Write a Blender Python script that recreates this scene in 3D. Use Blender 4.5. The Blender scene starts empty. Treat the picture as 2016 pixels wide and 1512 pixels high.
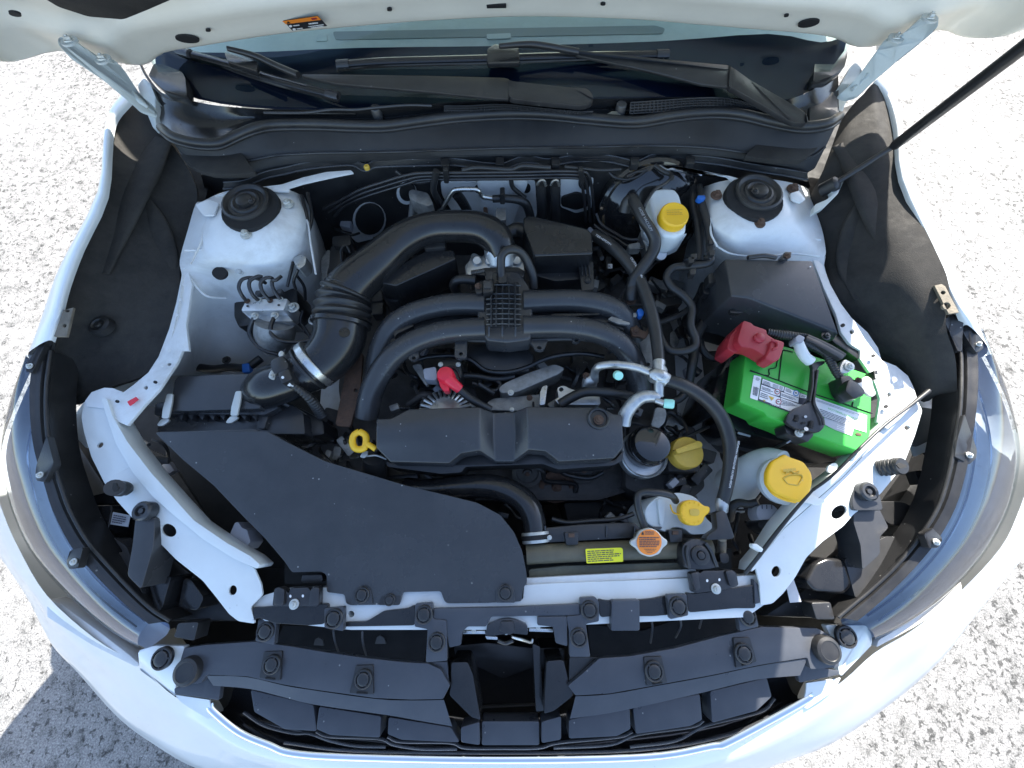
import bpy, bmesh, math, random
from mathutils import Vector, Matrix
random.seed(7)
SC = bpy.context.scene
COL = SC.collection
# ------------------------------------------------------------------ camera
CZ, CY, TH, FPX = 1.54, 0.28, math.radians(20.3), 757.0
ST, CT = math.sin(TH), math.cos(TH)
cam = bpy.data.cameras.new('camera'); camo = bpy.data.objects.new('camera', cam)
COL.objects.link(camo); SC.camera = camo
cam.sensor_width = 36; cam.lens = FPX / 2016 * 36; cam.clip_start = .02; cam.clip_end = 500
camo.location = (0, CY, CZ); camo.rotation_euler = (TH, 0, 0)
# ------------------------------------------------------------------ light
SUN = Vector((.58, 1.25, 1.0)).normalized()
w = bpy.data.worlds.new('World'); SC.world = w; w.use_nodes = True
nt = w.node_tree
sky = nt.nodes.new('ShaderNodeTexSky'); sky.sky_type = 'NISHITA'; sky.sun_disc = False
sky.sun_elevation = math.asin(SUN.z); sky.sun_rotation = math.atan2(SUN.x, SUN.y)
sky.altitude = 100; sky.air_density = 1.0; sky.dust_density = 1.6; sky.ozone_density = 1.0
bg = nt.nodes['Background']; bg.inputs['Strength'].default_value = .13
nt.links.new(sky.outputs[0], bg.inputs['Color'])
sl = bpy.data.lights.new('sun', 'SUN'); sl.energy = 5; sl.angle = math.radians(.5); sl.color = (1, .95, .86)
slo = bpy.data.objects.new('sun', sl); COL.objects.link(slo)
slo.location = (2, 3, 6); slo.rotation_euler = (-SUN).to_track_quat('-Z', 'Y').to_euler()
vs = SC.view_settings
vs.view_transform = 'Standard'; vs.look = 'None'; vs.gamma = 1; vs.use_curve_mapping = False
vs.exposure = 2.0

# ------------------------------------------------------------------ pixel helpers
KR = dict(A=(0,0,2.88),B=(660,0,2.88),C=(1316,0,2.88),D=(0,480,2.88),E=(660,480,2.88),F=(1316,480,2.88),
 G=(0,987,2.88),H=(660,987,2.88),I=(1316,987,2.88),J=(1400,600,4.725),K=(1200,960,5.6),L=(540,10,12.6),
 M=(680,680,3.6),N=(1160,300,5.815),O=(1180,560,5.04),Q=(620,320,3.6),R=(420,500,4.2),S=(0,600,3.78),
 T=(1700,600,3.78),U=(480,1120,3.858),V=(980,1120,3.858),X=(0,0,1))
def q(k, s):
    ox, oy, f = KR[k]; out = []
    for t in s.split():
        v = [float(a) for a in t.split(',')]
        out.append((v[0]/f+ox, v[1]/f+oy) + tuple(v[2:]))
    return out
def ray(px, py):
    u = (px-1008)/FPX; v = (756-py)/FPX
    return Vector((u, ST+v*CT, -CT+v*ST))
CAMV = Vector((0, CY, CZ))
def P(px, py, z):
    d = ray(px, py); return CAMV + d*((z-CZ)/d.z)
def PY(px, py, Y):
    d = ray(px, py); return CAMV + d*((Y-CY)/d.y)
def PP(px, py, pt, n):
    d = ray(px, py); return CAMV + d*((Vector(pt)-CAMV).dot(n)/d.dot(n))
def mpp(p):                       # metres per photo pixel at a point
    r = Vector(p)-CAMV; return (r.y*ST - r.z*CT)/FPX
def surf(px, py, s, z=None):
    if z is not None: return P(px, py, z)
    if isinstance(s, tuple):
        if s[0] == 'y': return PY(px, py, s[1])
        return PP(px, py, s[1], Vector(s[2]))
    if callable(s): return P(px, py, s(px, py))
    return P(px, py, s)

# ------------------------------------------------------------------ materials
MT = {}
def mat(name, col, rough=.5, *, speck=0, grime=0, metal=0, var=.25, scale=30, bump=0, bscale=200, coat=0, dust=0, dcol=(.22,.22,.22), spec=.5, trans=0, sss=0, rvar=.15):
    m = bpy.data.materials.new(name); m.use_nodes = True; MT[name] = m
    t = m.node_tree; b = t.nodes['Principled BSDF']; N = t.nodes.new; Lk = t.links.new
    tc = N('ShaderNodeTexCoord'); n1 = N('ShaderNodeTexNoise'); n1.inputs['Scale'].default_value = scale
    n1.inputs['Detail'].default_value = 5; n1.inputs['Roughness'].default_value = .65
    Lk(tc.outputs['Object'], n1.inputs['Vector'])
    r = N('ShaderNodeValToRGB'); e = r.color_ramp.elements
    e[0].position = .3; e[1].position = .72
    c = Vector(col)
    e[0].color = (*(c*(1-var)), 1); e[1].color = (*[min(1, a*(1+var*.6)) for a in c], 1)
    Lk(n1.outputs['Fac'], r.inputs['Fac']); out = r.outputs['Color']
    if dust:
        n2 = N('ShaderNodeTexNoise'); n2.inputs['Scale'].default_value = 9; n2.inputs['Detail'].default_value = 9
        n2.inputs['Roughness'].default_value = .75; Lk(tc.outputs['Object'], n2.inputs['Vector'])
        mr = N('ShaderNodeMapRange'); mr.inputs[1].default_value = .42; mr.inputs[2].default_value = .75
        mr.inputs[3].default_value = 0; mr.inputs[4].default_value = dust; Lk(n2.outputs['Fac'], mr.inputs[0])
        mx = N('ShaderNodeMix'); mx.data_type = 'RGBA'; Lk(mr.outputs[0], mx.inputs[0]); Lk(out, mx.inputs[6])
        mx.inputs[7].default_value = (*dcol, 1); out = mx.outputs[2]
    if grime:      # brown-grey dirt in soft patches
        n4 = N('ShaderNodeTexNoise'); n4.inputs['Scale'].default_value = 5.5; n4.inputs['Detail'].default_value = 10
        n4.inputs['Roughness'].default_value = .72; n4.inputs['Distortion'].default_value = .8; Lk(tc.outputs['Object'], n4.inputs['Vector'])
        m4 = N('ShaderNodeMapRange'); m4.inputs[1].default_value = .50; m4.inputs[2].default_value = .78; m4.inputs[4].default_value = grime; Lk(n4.outputs['Fac'], m4.inputs[0])
        x4 = N('ShaderNodeMix'); x4.data_type = 'RGBA'; Lk(m4.outputs[0], x4.inputs[0]); Lk(out, x4.inputs[6]); x4.inputs[7].default_value = (.24,.21,.17,1); out = x4.outputs[2]
    if speck:      # grit and dust specks
        v5 = N('ShaderNodeTexVoronoi'); v5.inputs['Scale'].default_value = 95; v5.inputs['Randomness'].default_value = 1; Lk(tc.outputs['Object'], v5.inputs['Vector'])
        s5 = N('ShaderNodeSeparateColor'); Lk(v5.outputs['Color'], s5.inputs[0])
        g5 = N('ShaderNodeMath'); g5.operation = 'GREATER_THAN'; g5.inputs[1].default_value = .93; Lk(s5.outputs[0], g5.inputs[0])
        l5 = N('ShaderNodeMath'); l5.operation = 'LESS_THAN'; l5.inputs[1].default_value = .13; Lk(v5.outputs['Distance'], l5.inputs[0])
        k5 = N('ShaderNodeMath'); k5.operation = 'MULTIPLY'; Lk(g5.outputs[0], k5.inputs[0]); Lk(l5.outputs[0], k5.inputs[1])
        k6 = N('ShaderNodeMath'); k6.operation = 'MULTIPLY'; k6.inputs[1].default_value = speck; Lk(k5.outputs[0], k6.inputs[0])
        x5 = N('ShaderNodeMix'); x5.data_type = 'RGBA'; Lk(k6.outputs[0], x5.inputs[0]); Lk(out, x5.inputs[6]); x5.inputs[7].default_value = (.38,.37,.35,1); out = x5.outputs[2]
    Lk(out, b.inputs['Base Color'])
    rr = N('ShaderNodeMapRange'); rr.inputs[1].default_value = .3; rr.inputs[2].default_value = .7
    rr.inputs[3].default_value = max(.02, rough-rvar*rough); rr.inputs[4].default_value = min(1, rough+rvar*rough*1.5)
    Lk(n1.outputs['Fac'], rr.inputs[0]); Lk(rr.outputs[0], b.inputs['Roughness'])
    b.inputs['Metallic'].default_value = metal; b.inputs['Specular IOR Level'].default_value = spec
    b.inputs['Coat Weight'].default_value = coat; b.inputs['Coat Roughness'].default_value = .06
    if trans: b.inputs['Transmission Weight'].default_value = trans
    if sss:
        b.inputs['Subsurface Weight'].default_value = sss; b.inputs['Subsurface Radius'].default_value = (.02,.02,.02); b.inputs['Subsurface Scale'].default_value = .3
    if bump:
        n3 = N('ShaderNodeTexNoise'); n3.inputs['Scale'].default_value = bscale; n3.inputs['Detail'].default_value = 3
        Lk(tc.outputs['Object'], n3.inputs['Vector']); bp = N('ShaderNodeBump'); bp.inputs['Strength'].default_value = bump
        bp.inputs['Distance'].default_value = .003; Lk(n3.outputs['Fac'], bp.inputs['Height']); Lk(bp.outputs[0], b.inputs['Normal'])
    return m
mat('paint', (.66,.69,.69), .32, speck=.3, var=.05, scale=12, coat=.6, dust=.12, dcol=(.5,.5,.47))
mat('paint_bay', (.70,.72,.73), .38, grime=.6, var=.06, scale=14, coat=.25, dust=.30, dcol=(.42,.40,.36))
mat('hood_cream', (.78,.74,.64), .4, var=.05, scale=8, coat=.15, dust=.2, dcol=(.6,.57,.5))
mat('plastic', (.020,.020,.021), .32, speck=.4, grime=.06, var=.3, dust=.3, dcol=(.055,.055,.055), bump=.08, bscale=600)
mat('plastic_matte', (.019,.019,.020), .6, var=.3, dust=.3, dcol=(.05,.05,.05), speck=.5)
mat('plastic_grey', (.036,.037,.040), .25, speck=.6, var=.15, scale=8, dust=.25, dcol=(.075,.075,.077), bump=.1, bscale=700)
mat('plastic_smooth', (.015,.015,.016), .19, var=.2, dust=.2, dcol=(.05,.05,.05))
mat('gloss_black', (.012,.012,.013), .12, var=.2, coat=.5, dust=.1, dcol=(.05,.05,.05))
mat('rubber', (.018,.018,.019), .40, grime=.10, var=.25, dust=.3, dcol=(.05,.05,.05), bump=.06)
mat('grille_plastic', (.050,.055,.066), .30, var=.15, scale=8, dust=.3, dcol=(.09,.09,.095), speck=.5)  # bluish lift in the base stands for sky reflected in the panels
mat('rubber_grey', (.075,.077,.080), .55, var=.2, dust=.3, dcol=(.13,.13,.13))
mat('felt', (.026,.025,.024), .85, var=.4, scale=60, bump=.22, bscale=700, dust=.5, dcol=(.07,.064,.056), spec=.3, grime=.10)
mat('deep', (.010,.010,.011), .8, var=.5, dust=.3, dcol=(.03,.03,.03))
mat('black_steel', (.018,.018,.020), .35, var=.3, dust=.35, dcol=(.07,.06,.055), coat=.2)
mat('alu', (.56,.57,.57), .40, metal=.85, var=.3, scale=45, bump=.12, bscale=150, rvar=.4, dust=.2, dcol=(.3,.28,.24))
mat('alu_clean', (.72,.73,.73), .36, metal=.6, var=.15, scale=45, rvar=.4, dust=.15, dcol=(.4,.38,.34))
mat('cast', (.34,.34,.33), .58, metal=.6, var=.45, scale=40, bump=.25, bscale=160, dust=.4, dcol=(.2,.18,.15))
mat('steel', (.62,.63,.62), .28, metal=.95, var=.2, scale=60, rvar=.4)
mat('zinc', (.55,.56,.53), .42, metal=.5, var=.15, scale=30, dust=.2, dcol=(.35,.33,.28))
mat('hinge_paint', (.50,.54,.52), .4, var=.1, coat=.2, dust=.3, dcol=(.35,.34,.3))
mat('rust', (.13,.075,.05), .8, metal=.2, var=.5, scale=60, bump=.4, bscale=180, dust=.5, dcol=(.06,.05,.045))
mat('engine', (.075,.072,.07), .65, metal=.3, var=.6, scale=25, bump=.4, bscale=90, dust=.5, dcol=(.12,.10,.085))
mat('green', (.045,.44,.055), .42, speck=.5, var=.08, scale=10, dust=.06, dcol=(.2,.3,.15))
mat('yellow', (.88,.50,.018), .42, speck=.3, grime=.12, var=.06, scale=15, dust=.1, dcol=(.6,.38,.08))
mat('yellow_old', (.62,.40,.05), .5, var=.15, scale=40, dust=.3, dcol=(.35,.26,.1))
mat('red', (.36,.022,.035), .45, var=.1, dust=.2, dcol=(.35,.12,.12))
mat('red_bright', (.72,.02,.045), .38, var=.08)
mat('milk', (.66,.70,.71), .38, var=.06, sss=.5, dust=.12, dcol=(.5,.48,.38))
mat('white_print', (.78,.78,.78), .5, var=.04)
mat('dark_print', (.04,.045,.07), .5, var=.1)
mat('grey_print', (.40,.42,.45), .5, var=.1)
mat('black_print', (.02,.02,.022), .5, var=.1)
mat('orange', (.88,.26,.03), .45, var=.05)
mat('yellow_label', (.85,.80,.02), .45, var=.04)
mat('mint', (.38,.78,.66), .4, var=.05)
mat('blue', (.02,.14,.50), .4, var=.1)
mat('blue_label', (.05,.2,.5), .5, var=.1)
mat('olive', (.115,.098,.062), .5, var=.25, dust=.4, dcol=(.16,.145,.09))
mat('foam', (.13,.13,.10), .9, var=.25, bump=.3, dust=.4, dcol=(.2,.19,.14))
mat('connector', (.30,.31,.35), .5, var=.1, dust=.2)
mat('chrome', (.80,.81,.82), .06, metal=1, var=.03)
mat('amber', (.62,.62,.60), .12, var=.1, coat=.5)
mat('frit_sky', (.012,.016,.042), .2, var=.05)  # navy tint stands for sky reflected in dark glass
mat('dash_sun_tone', (.42,.44,.44), .7, var=.1)  # pale base colour stands in for sun on the dashboard
mat('slat_highlight', (.22,.23,.25), .22, metal=.8, var=.1)
mat('dash_vent', (.20,.22,.23), .7, var=.1)
mat('dirt', (.16,.14,.11), .9, var=.4, bump=.4)
# windscreen glass: clear sheet that reflects like glass
m = bpy.data.materials.new('glass'); m.use_nodes = True; MT['glass'] = m; t = m.node_tree
t.nodes.remove(t.nodes['Principled BSDF'])
tr = t.nodes.new('ShaderNodeBsdfTransparent'); tr.inputs[0].default_value = (.70,.88,.86,1)
gl = t.nodes.new('ShaderNodeBsdfGlossy'); gl.inputs['Roughness'].default_value = .03
fr = t.nodes.new('ShaderNodeFresnel'); fr.inputs[0].default_value = 1.52
mx = t.nodes.new('ShaderNodeMixShader')
t.links.new(fr.outputs[0], mx.inputs[0]); t.links.new(tr.outputs[0], mx.inputs[1]); t.links.new(gl.outputs[0], mx.inputs[2])
t.links.new(mx.outputs[0], t.nodes['Material Output'].inputs[0])
# headlamp lens
m = bpy.data.materials.new('lens'); m.use_nodes = True; MT['lens'] = m; t = m.node_tree
t.nodes.remove(t.nodes['Principled BSDF'])
tr = t.nodes.new('ShaderNodeBsdfTransparent'); tr.inputs[0].default_value = (.80,.88,.95,1)
gl = t.nodes.new('ShaderNodeBsdfGlossy'); gl.inputs['Roughness'].default_value = .04
fr = t.nodes.new('ShaderNodeFresnel'); fr.inputs[0].default_value = 1.9
mx = t.nodes.new('ShaderNodeMixShader')
t.links.new(fr.outputs[0], mx.inputs[0]); t.links.new(tr.outputs[0], mx.inputs[1]); t.links.new(gl.outputs[0], mx.inputs[2])
t.links.new(mx.outputs[0], t.nodes['Material Output'].inputs[0])
# asphalt
m = mat('asphalt', (.2,.2,.2), .85); t = m.node_tree; b = t.nodes['Principled BSDF']
tc = t.nodes.new('ShaderNodeTexCoord')
nf = t.nodes.new('ShaderNodeTexNoise'); nf.inputs['Scale'].default_value = 190; nf.inputs['Detail'].default_value = 4; nf.inputs['Roughness'].default_value = .7
no = t.nodes.new('ShaderNodeTexNoise'); no.inputs['Scale'].default_value = 52; no.inputs['Detail'].default_value = 4; no.inputs['Roughness'].default_value = .6; no.inputs['Distortion'].default_value = .6
nb = t.nodes.new('ShaderNodeTexNoise'); nb.inputs['Scale'].default_value = 1.4; nb.inputs['Detail'].default_value = 5
for n in (nf, no, nb): t.links.new(tc.outputs['Object'], n.inputs['Vector'])
def ramp(src, els):
    r_ = t.nodes.new('ShaderNodeValToRGB'); e_ = r_.color_ramp.elements
    e_[0].position = els[0][0]; e_[0].color = (*els[0][1], 1); e_[1].position = els[-1][0]; e_[1].color = (*els[-1][1], 1)
    for ps_, c_ in els[1:-1]: e_.new(ps_).color = (*c_, 1)
    t.links.new(src, r_.inputs['Fac']); return r_.outputs['Color']
def mul(a_, b_):
    m_ = t.nodes.new('ShaderNodeMix'); m_.data_type = 'RGBA'; m_.blend_type = 'MULTIPLY'; m_.inputs[0].default_value = 1
    t.links.new(a_, m_.inputs[6]); t.links.new(b_, m_.inputs[7]); return m_.outputs[2]
c1 = ramp(nf.outputs['Fac'], [(.30, (.085,.085,.088)), (.45, (.215,.212,.206)), (.60, (.33,.324,.313)), (.72, (.52,.51,.495))])
mk = t.nodes.new('ShaderNodeMath'); mk.operation = 'MULTIPLY_ADD'; mk.inputs[1].default_value = .30; t.links.new(nb.outputs['Fac'], mk.inputs[0]); t.links.new(no.outputs['Fac'], mk.inputs[2])
n7 = t.nodes.new('ShaderNodeTexNoise'); n7.inputs['Scale'].default_value = 17; n7.inputs['Detail'].default_value = 8; n7.inputs['Roughness'].default_value = .75; t.links.new(tc.outputs['Object'], n7.inputs['Vector'])
c4 = ramp(n7.outputs['Fac'], [(.34, (.28,.28,.28)), (.43, (.75,.75,.75)), (.52, (1,1,1))])
c2 = ramp(mk.outputs[0], [(.515, (.26,.26,.26)), (.56, (.62,.62,.62)), (.605, (.95,.95,.95))])
c3 = ramp(nb.outputs['Fac'], [(.3, (.82,.82,.82)), (.7, (1.0,1.0,1.0))])
t.links.new(mul(mul(mul(c1, c2), c3), c4), b.inputs['Base Color'])
bp = t.nodes.new('ShaderNodeBump'); bp.inputs['Strength'].default_value = .6; bp.inputs['Distance'].default_value = .004
t.links.new(nf.outputs['Fac'], bp.inputs['Height']); t.links.new(bp.outputs[0], b.inputs['Normal'])

# ------------------------------------------------------------------ mesh helpers
WL = {}
def link(o, parent):
    COL.objects.link(o)
    WL[o.name] = Vector(o.location)
    if parent is not None:
        o.parent = parent; o.matrix_parent_inverse = Matrix.Translation(-WL[parent.name])
    return o
def fin(name, bm, m, parent=None, bev=0, seg=2, smooth=50, flat=False):
    bmesh.ops.remove_doubles(bm, verts=bm.verts, dist=1e-5)
    bmesh.ops.recalc_face_normals(bm, faces=bm.faces)
    if bev:
        es = [e for e in bm.edges if len(e.link_faces) == 2 and e.calc_face_angle(0) > math.radians(32)]
        if es: bmesh.ops.bevel(bm, geom=es, offset=bev, segments=seg, affect='EDGES', clamp_overlap=True, profile=.6)
    c = Vector((0,0,0))
    lo = Vector((1e9,)*3); hi = -lo
    for v in bm.verts:
        for i in range(3): lo[i] = min(lo[i], v.co[i]); hi[i] = max(hi[i], v.co[i])
    c = (lo+hi)/2; c.z = lo.z
    for v in bm.verts: v.co -= c
    me = bpy.data.meshes.new(name); bm.to_mesh(me); bm.free()
    if m: me.materials.append(MT[m])
    if not flat:
        for p in me.polygons: p.use_smooth = True
        me.set_sharp_from_angle(angle=math.radians(smooth))
    o = bpy.data.objects.new(name, me); o.location = c
    return link(o, parent)
def thing(name, label, cat, at, group=None, kind=None):
    o = bpy.data.objects.new(name, None); o.empty_display_size = .02; o.location = at
    link(o, None); return tag(o, label, cat, group, kind)
def tag(o, label, cat, group=None, kind=None):
    o['label'] = label; o['category'] = cat
    if group: o['group'] = group
    if kind: o['kind'] = kind
    return o
def plab(o, s): o['label'] = s; return o
def rnd(pts, r, n=4):
    out = []; N = len(pts)
    for i in range(N):
        a, b, c = Vector(pts[i-1][:2]), Vector(pts[i][:2]), Vector(pts[(i+1) % N][:2])
        z = pts[i][2:] 
        d1, d2 = (a-b), (c-b)
        if d1.length < 1e-6 or d2.length < 1e-6: continue
        k1, k2 = min(r, d1.length*.45), min(r, d2.length*.45)
        p0, p1 = b+d1.normalized()*k1, b+d2.normalized()*k2
        for j in range(n+1):
            s = j/n; p = p0*(1-s)**2 + b*2*s*(1-s) + p1*s*s
            out.append((p.x, p.y)+tuple(z))
    return out
def circ(x, y, rx, ry=None, n=20, rot=0):
    ry = ry or rx; c, s = math.cos(rot), math.sin(rot)
    return [(x+rx*math.cos(t)*c-ry*math.sin(t)*s, y+rx*math.cos(t)*s+ry*math.sin(t)*c) for t in [2*math.pi*i/n for i in range(n)]]
def bm_slab(pts, s, th, holes=(), ext=None, bm=None):
    bm = bm or bmesh.new()
    t = bmesh.new(); zs = {}
    loops = [pts]+list(holes)
    for lp in loops:
        vv = []
        for p in lp:
            v = t.verts.new((p[0], p[1], 0)); vv.append(v); zs[v] = p[2] if len(p) > 2 else None
        for i in range(len(vv)):
            if vv[i] is not vv[i-1]:
                try: t.edges.new((vv[i-1], vv[i]))
                except ValueError: pass
    if not holes:
        t.faces.new(list(t.verts))
    else:
        bmesh.ops.triangle_fill(t, edges=list(t.edges), use_beauty=True, normal=(0,0,1))
    mp = {}
    for v in t.verts: mp[v] = surf(v.co.x, v.co.y, s, zs.get(v))
    if ext is None:
        ext = Vector((0,0,-1)) if not isinstance(s, tuple) else (Vector((0,1,0)) if s[0] == 'y' else -Vector(s[2]).normalized())
    ext = ext*th
    top = {v: bm.verts.new(p) for v, p in mp.items()}; bot = {v: bm.verts.new(p+ext) for v, p in mp.items()}
    for f in t.faces:
        vs_ = [v for v in f.verts]
        bm.faces.new([top[v] for v in vs_]); bm.faces.new([bot[v] for v in reversed(vs_)])
    for e in t.edges:
        if len(e.link_faces) == 1:
            a, b = e.verts; bm.faces.new([top[a], top[b], bot[b], bot[a]])
    t.free(); return bm
def slab(name, pts, s, th, m, parent=None, bev=.003, holes=(), r=0, ext=None, seg=2, flat=False):
    if r: pts = rnd(pts, r)
    return fin(name, bm_slab(pts, s, th, holes, ext), m, parent, bev, seg, flat=flat)
def cr(pts, n):
    """catmull-rom through vectors"""
    if len(pts) < 3:
        return [pts[0].lerp(pts[-1], i/n) for i in range(n+1)]
    out = []
    for i in range(len(pts)-1):
        p0 = pts[i-1] if i else pts[0]*2-pts[1]; p1, p2 = pts[i], pts[i+1]
        p3 = pts[i+2] if i+2 < len(pts) else p2*2-p1
        for j in range(n):
            t = j/n
            out.append(.5*((2*p1)+(p2-p0)*t+(2*p0-5*p1+4*p2-p3)*t*t+(3*p1-p0-3*p2+p3)*t**3))
    out.append(pts[-1].copy()); return out
def bm_tube(ps, rs, sides=12, bm=None, cap=True, flat=1.0, up=None):
    bm = bm or bmesh.new(); n = len(ps); rings = []
    tg = [(ps[min(i+1, n-1)]-ps[max(i-1, 0)]).normalized() for i in range(n)]
    a = Vector((0,0,1)) if up is None else up
    if abs(tg[0].dot(a)) > .95: a = Vector((0,1,0))
    nn = (a-tg[0]*a.dot(tg[0])).normalized()
    for i in range(n):
        nn = (nn-tg[i]*nn.dot(tg[i])).normalized(); bb = tg[i].cross(nn)
        rings.append([bm.verts.new(ps[i]+(nn*math.cos(t)*flat+bb*math.sin(t))*rs[i]) for t in [2*math.pi*k/sides for k in range(sides)]])
    for i in range(n-1):
        for k in range(sides):
            bm.faces.new([rings[i][k], rings[i][(k+1) % sides], rings[i+1][(k+1) % sides], rings[i+1][k]])
    if cap: bm.faces.new(rings[0][::-1]); bm.faces.new(rings[-1])
    return bm
def path(pts, w, s=None, n=6):
    """pixel path -> smooth world points + radii; w px width or list"""
    V = [surf(p[0], p[1], s, p[2] if len(p) > 2 else None) for p in pts]
    ws = w if isinstance(w, (list, tuple)) else [w]*len(pts)
    R4 = [Vector((ws[i]*mpp(V[i])/2, 0, 0)) for i in range(len(V))]
    ps = cr(V, n); rs = [v.x for v in cr(R4, n)]
    return ps, rs
def tube(name, pts, w, m, parent=None, s=None, n=6, sides=12, flat=1.0, rib=None):
    ps, rs = path(pts, w, s, n)
    if rib:
        per, amp = rib; L = 0; ps2, rs2 = [], []
        tot = sum((ps[i+1]-ps[i]).length for i in range(len(ps)-1)); k = max(8, int(tot/per*6))
        # resample evenly
        ds = [0]
        for i in range(len(ps)-1): ds.append(ds[-1]+(ps[i+1]-ps[i]).length)
        j = 0
        for i in range(k+1):
            d = tot*i/k
            while j < len(ds)-2 and ds[j+1] < d: j += 1
            f = (d-ds[j])/max(1e-9, ds[j+1]-ds[j])
            ps2.append(ps[j].lerp(ps[j+1], f)); rs2.append((rs[j]*(1-f)+rs[j+1]*f)*(1+amp*math.cos(2*math.pi*d/per)))
        ps, rs = ps2, rs2
    return fin(name, bm_tube(ps, rs, sides, flat=flat), m, parent, smooth=60)
def bm_lathe(c, prof, axis=(0,0,1), n=28, bm=None):
    bm = bm or bmesh.new(); axis = Vector(axis).normalized()
    x = axis.orthogonal().normalized(); y = axis.cross(x); rings = []
    for r, h in prof:
        if r < 1e-6: rings.append([bm.verts.new(c+axis*h)])
        else: rings.append([bm.verts.new(c+axis*h+(x*math.cos(t)+y*math.sin(t))*r) for t in [2*math.pi*k/n for k in range(n)]])
    for a, b in zip(rings, rings[1:]):
        if len(a) == 1 and len(b) == 1: continue
        for k in range(n):
            if len(a) == 1: bm.faces.new([a[0], b[k], b[(k+1) % n]])
            elif len(b) == 1: bm.faces.new([a[k], a[(k+1) % n], b[0]])
            else: bm.faces.new([a[k], a[(k+1) % n], b[(k+1) % n], b[k]])
    if len(rings[0]) > 1: bm.faces.new(rings[0][::-1])
    if len(rings[-1]) > 1: bm.faces.new(rings[-1])
    return bm
def lathe(name, c, prof, m, parent=None, axis=(0,0,1), n=28, bev=.0):
    return fin(name, bm_lathe(Vector(c), prof, axis, n), m, parent, bev, smooth=40)
def cup(name, px, py, z, wpx, prof, m, parent=None, axis=(0,0,1), n=28):
    """lathe whose radius/height unit is half of wpx pixels"""
    c = P(px, py, z); k = wpx/2*mpp(c)
    return lathe(name, c, [(r*k, h*k) for r, h in prof], m, parent, axis, n)
def loft(name, rows, m, parent=None, th=0, res=4, s=None, smooth=60, dirv=(0,0,-1)):
    R = [[surf(p[0], p[1], s, p[2] if len(p) > 2 else None) if not isinstance(p, Vector) else p for p in r] for r in rows]
    if res > 1:
        R = [cr(r, res) for r in R]
        cols = [cr([R[i][j] for i in range(len(R))], res) for j in range(len(R[0]))]
        R = [[cols[j][i] for j in range(len(cols))] for i in range(len(cols[0]))]
    bm = bmesh.new(); V = [[bm.verts.new(p) for p in r] for r in R]
    for i in range(len(V)-1):
        for j in range(len(V[0])-1):
            bm.faces.new([V[i][j], V[i][j+1], V[i+1][j+1], V[i+1][j]])
    if th:
        d = Vector(dirv)*th; W = [[bm.verts.new(p+d) for p in r] for r in R]
        a, b = len(V)-1, len(V[0])-1
        for i in range(a):
            for j in range(b): bm.faces.new([W[i][j], W[i+1][j], W[i+1][j+1], W[i][j+1]])
        for i in range(a):
            bm.faces.new([V[i][0], V[i+1][0], W[i+1][0], W[i][0]]); bm.faces.new([V[i][b], W[i][b], W[i+1][b], V[i+1][b]])
        for j in range(b):
            bm.faces.new([V[0][j], W[0][j], W[0][j+1], V[0][j+1]]); bm.faces.new([V[a][j], V[a][j+1], W[a][j+1], W[a][j]])
    return fin(name, bm, m, parent, smooth=smooth)
def inst(name, src, at, parent, scale=1, rot=None):
    o = bpy.data.objects.new(name, src); o.location = at; o.scale = (scale,)*3
    if rot is not None: o.rotation_euler = rot
    return link(o, parent)
def mesh_only(bm, m, smooth=40):
    bmesh.ops.recalc_face_normals(bm, faces=bm.faces)
    me = bpy.data.meshes.new('piece'); bm.to_mesh(me); bm.free(); me.materials.append(MT[m])
    for p in me.polygons: p.use_smooth = True
    me.set_sharp_from_angle(angle=math.radians(smooth)); return me
# push-in trim clip, unit radius 1 : washer ring, split ring, centre pin
def clip_mesh(m):
    bm = bm_lathe(Vector((0,0,0)), [(1,-.2),(1,.16),(.92,.24),(.80,.24),(.76,.08),(.70,.08),(.66,.26),(.60,.30),(.3,.32),(0,.32)], n=24)
    for k in range(4):
        a = k*math.pi/2+.5; c, s_ = math.cos(a), math.sin(a)
        vs_ = [bm.verts.new((c*r-s_*t, s_*r+c*t, h)) for h in (.1, .27) for r, t in ((.62,-.07),(.84,-.07),(.84,.07),(.62,.07))]
        for f in ((4,5,6,7),(0,1,5,4),(1,2,6,5),(2,3,7,6),(3,0,4,7)): bm.faces.new([vs_[i] for i in f])
    return mesh_only(bm, m)
CLIP = clip_mesh('plastic')
def hexbolt(m):
    bm = bm_lathe(Vector((0,0,0)), [(1.5,-.1),(1.5,.25),(1.3,.32),(1.0,.34)], n=24)
    bm_lathe(Vector((0,0,0)), [(1,.3),(1,1.0),(.85,1.15),(0,1.15)], n=6, bm=bm)
    bm_lathe(Vector((0,0,0)), [(.45,1.1),(.45,1.5),(0,1.5)], n=12, bm=bm)
    return mesh_only(bm, m, 30)
BOLT_S = hexbolt('zinc'); BOLT_R = hexbolt('rust'); BOLT_K = hexbolt('black_steel')
def clip(px, py, z, wpx, parent, name='trim_clip', rot=0):
    c = P(px, py, z); return inst(name, CLIP, c, parent, wpx/2*mpp(c), (0,0,rot if rot else random.uniform(0,3)))
def bolt(px, py, z, wpx, parent, mesh=None, rot=(0,0,0)):
    c = P(px, py, z); return inst('bolt', mesh or BOLT_S, c, parent, wpx/3*mpp(c), rot)
FONTC = {}
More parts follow.
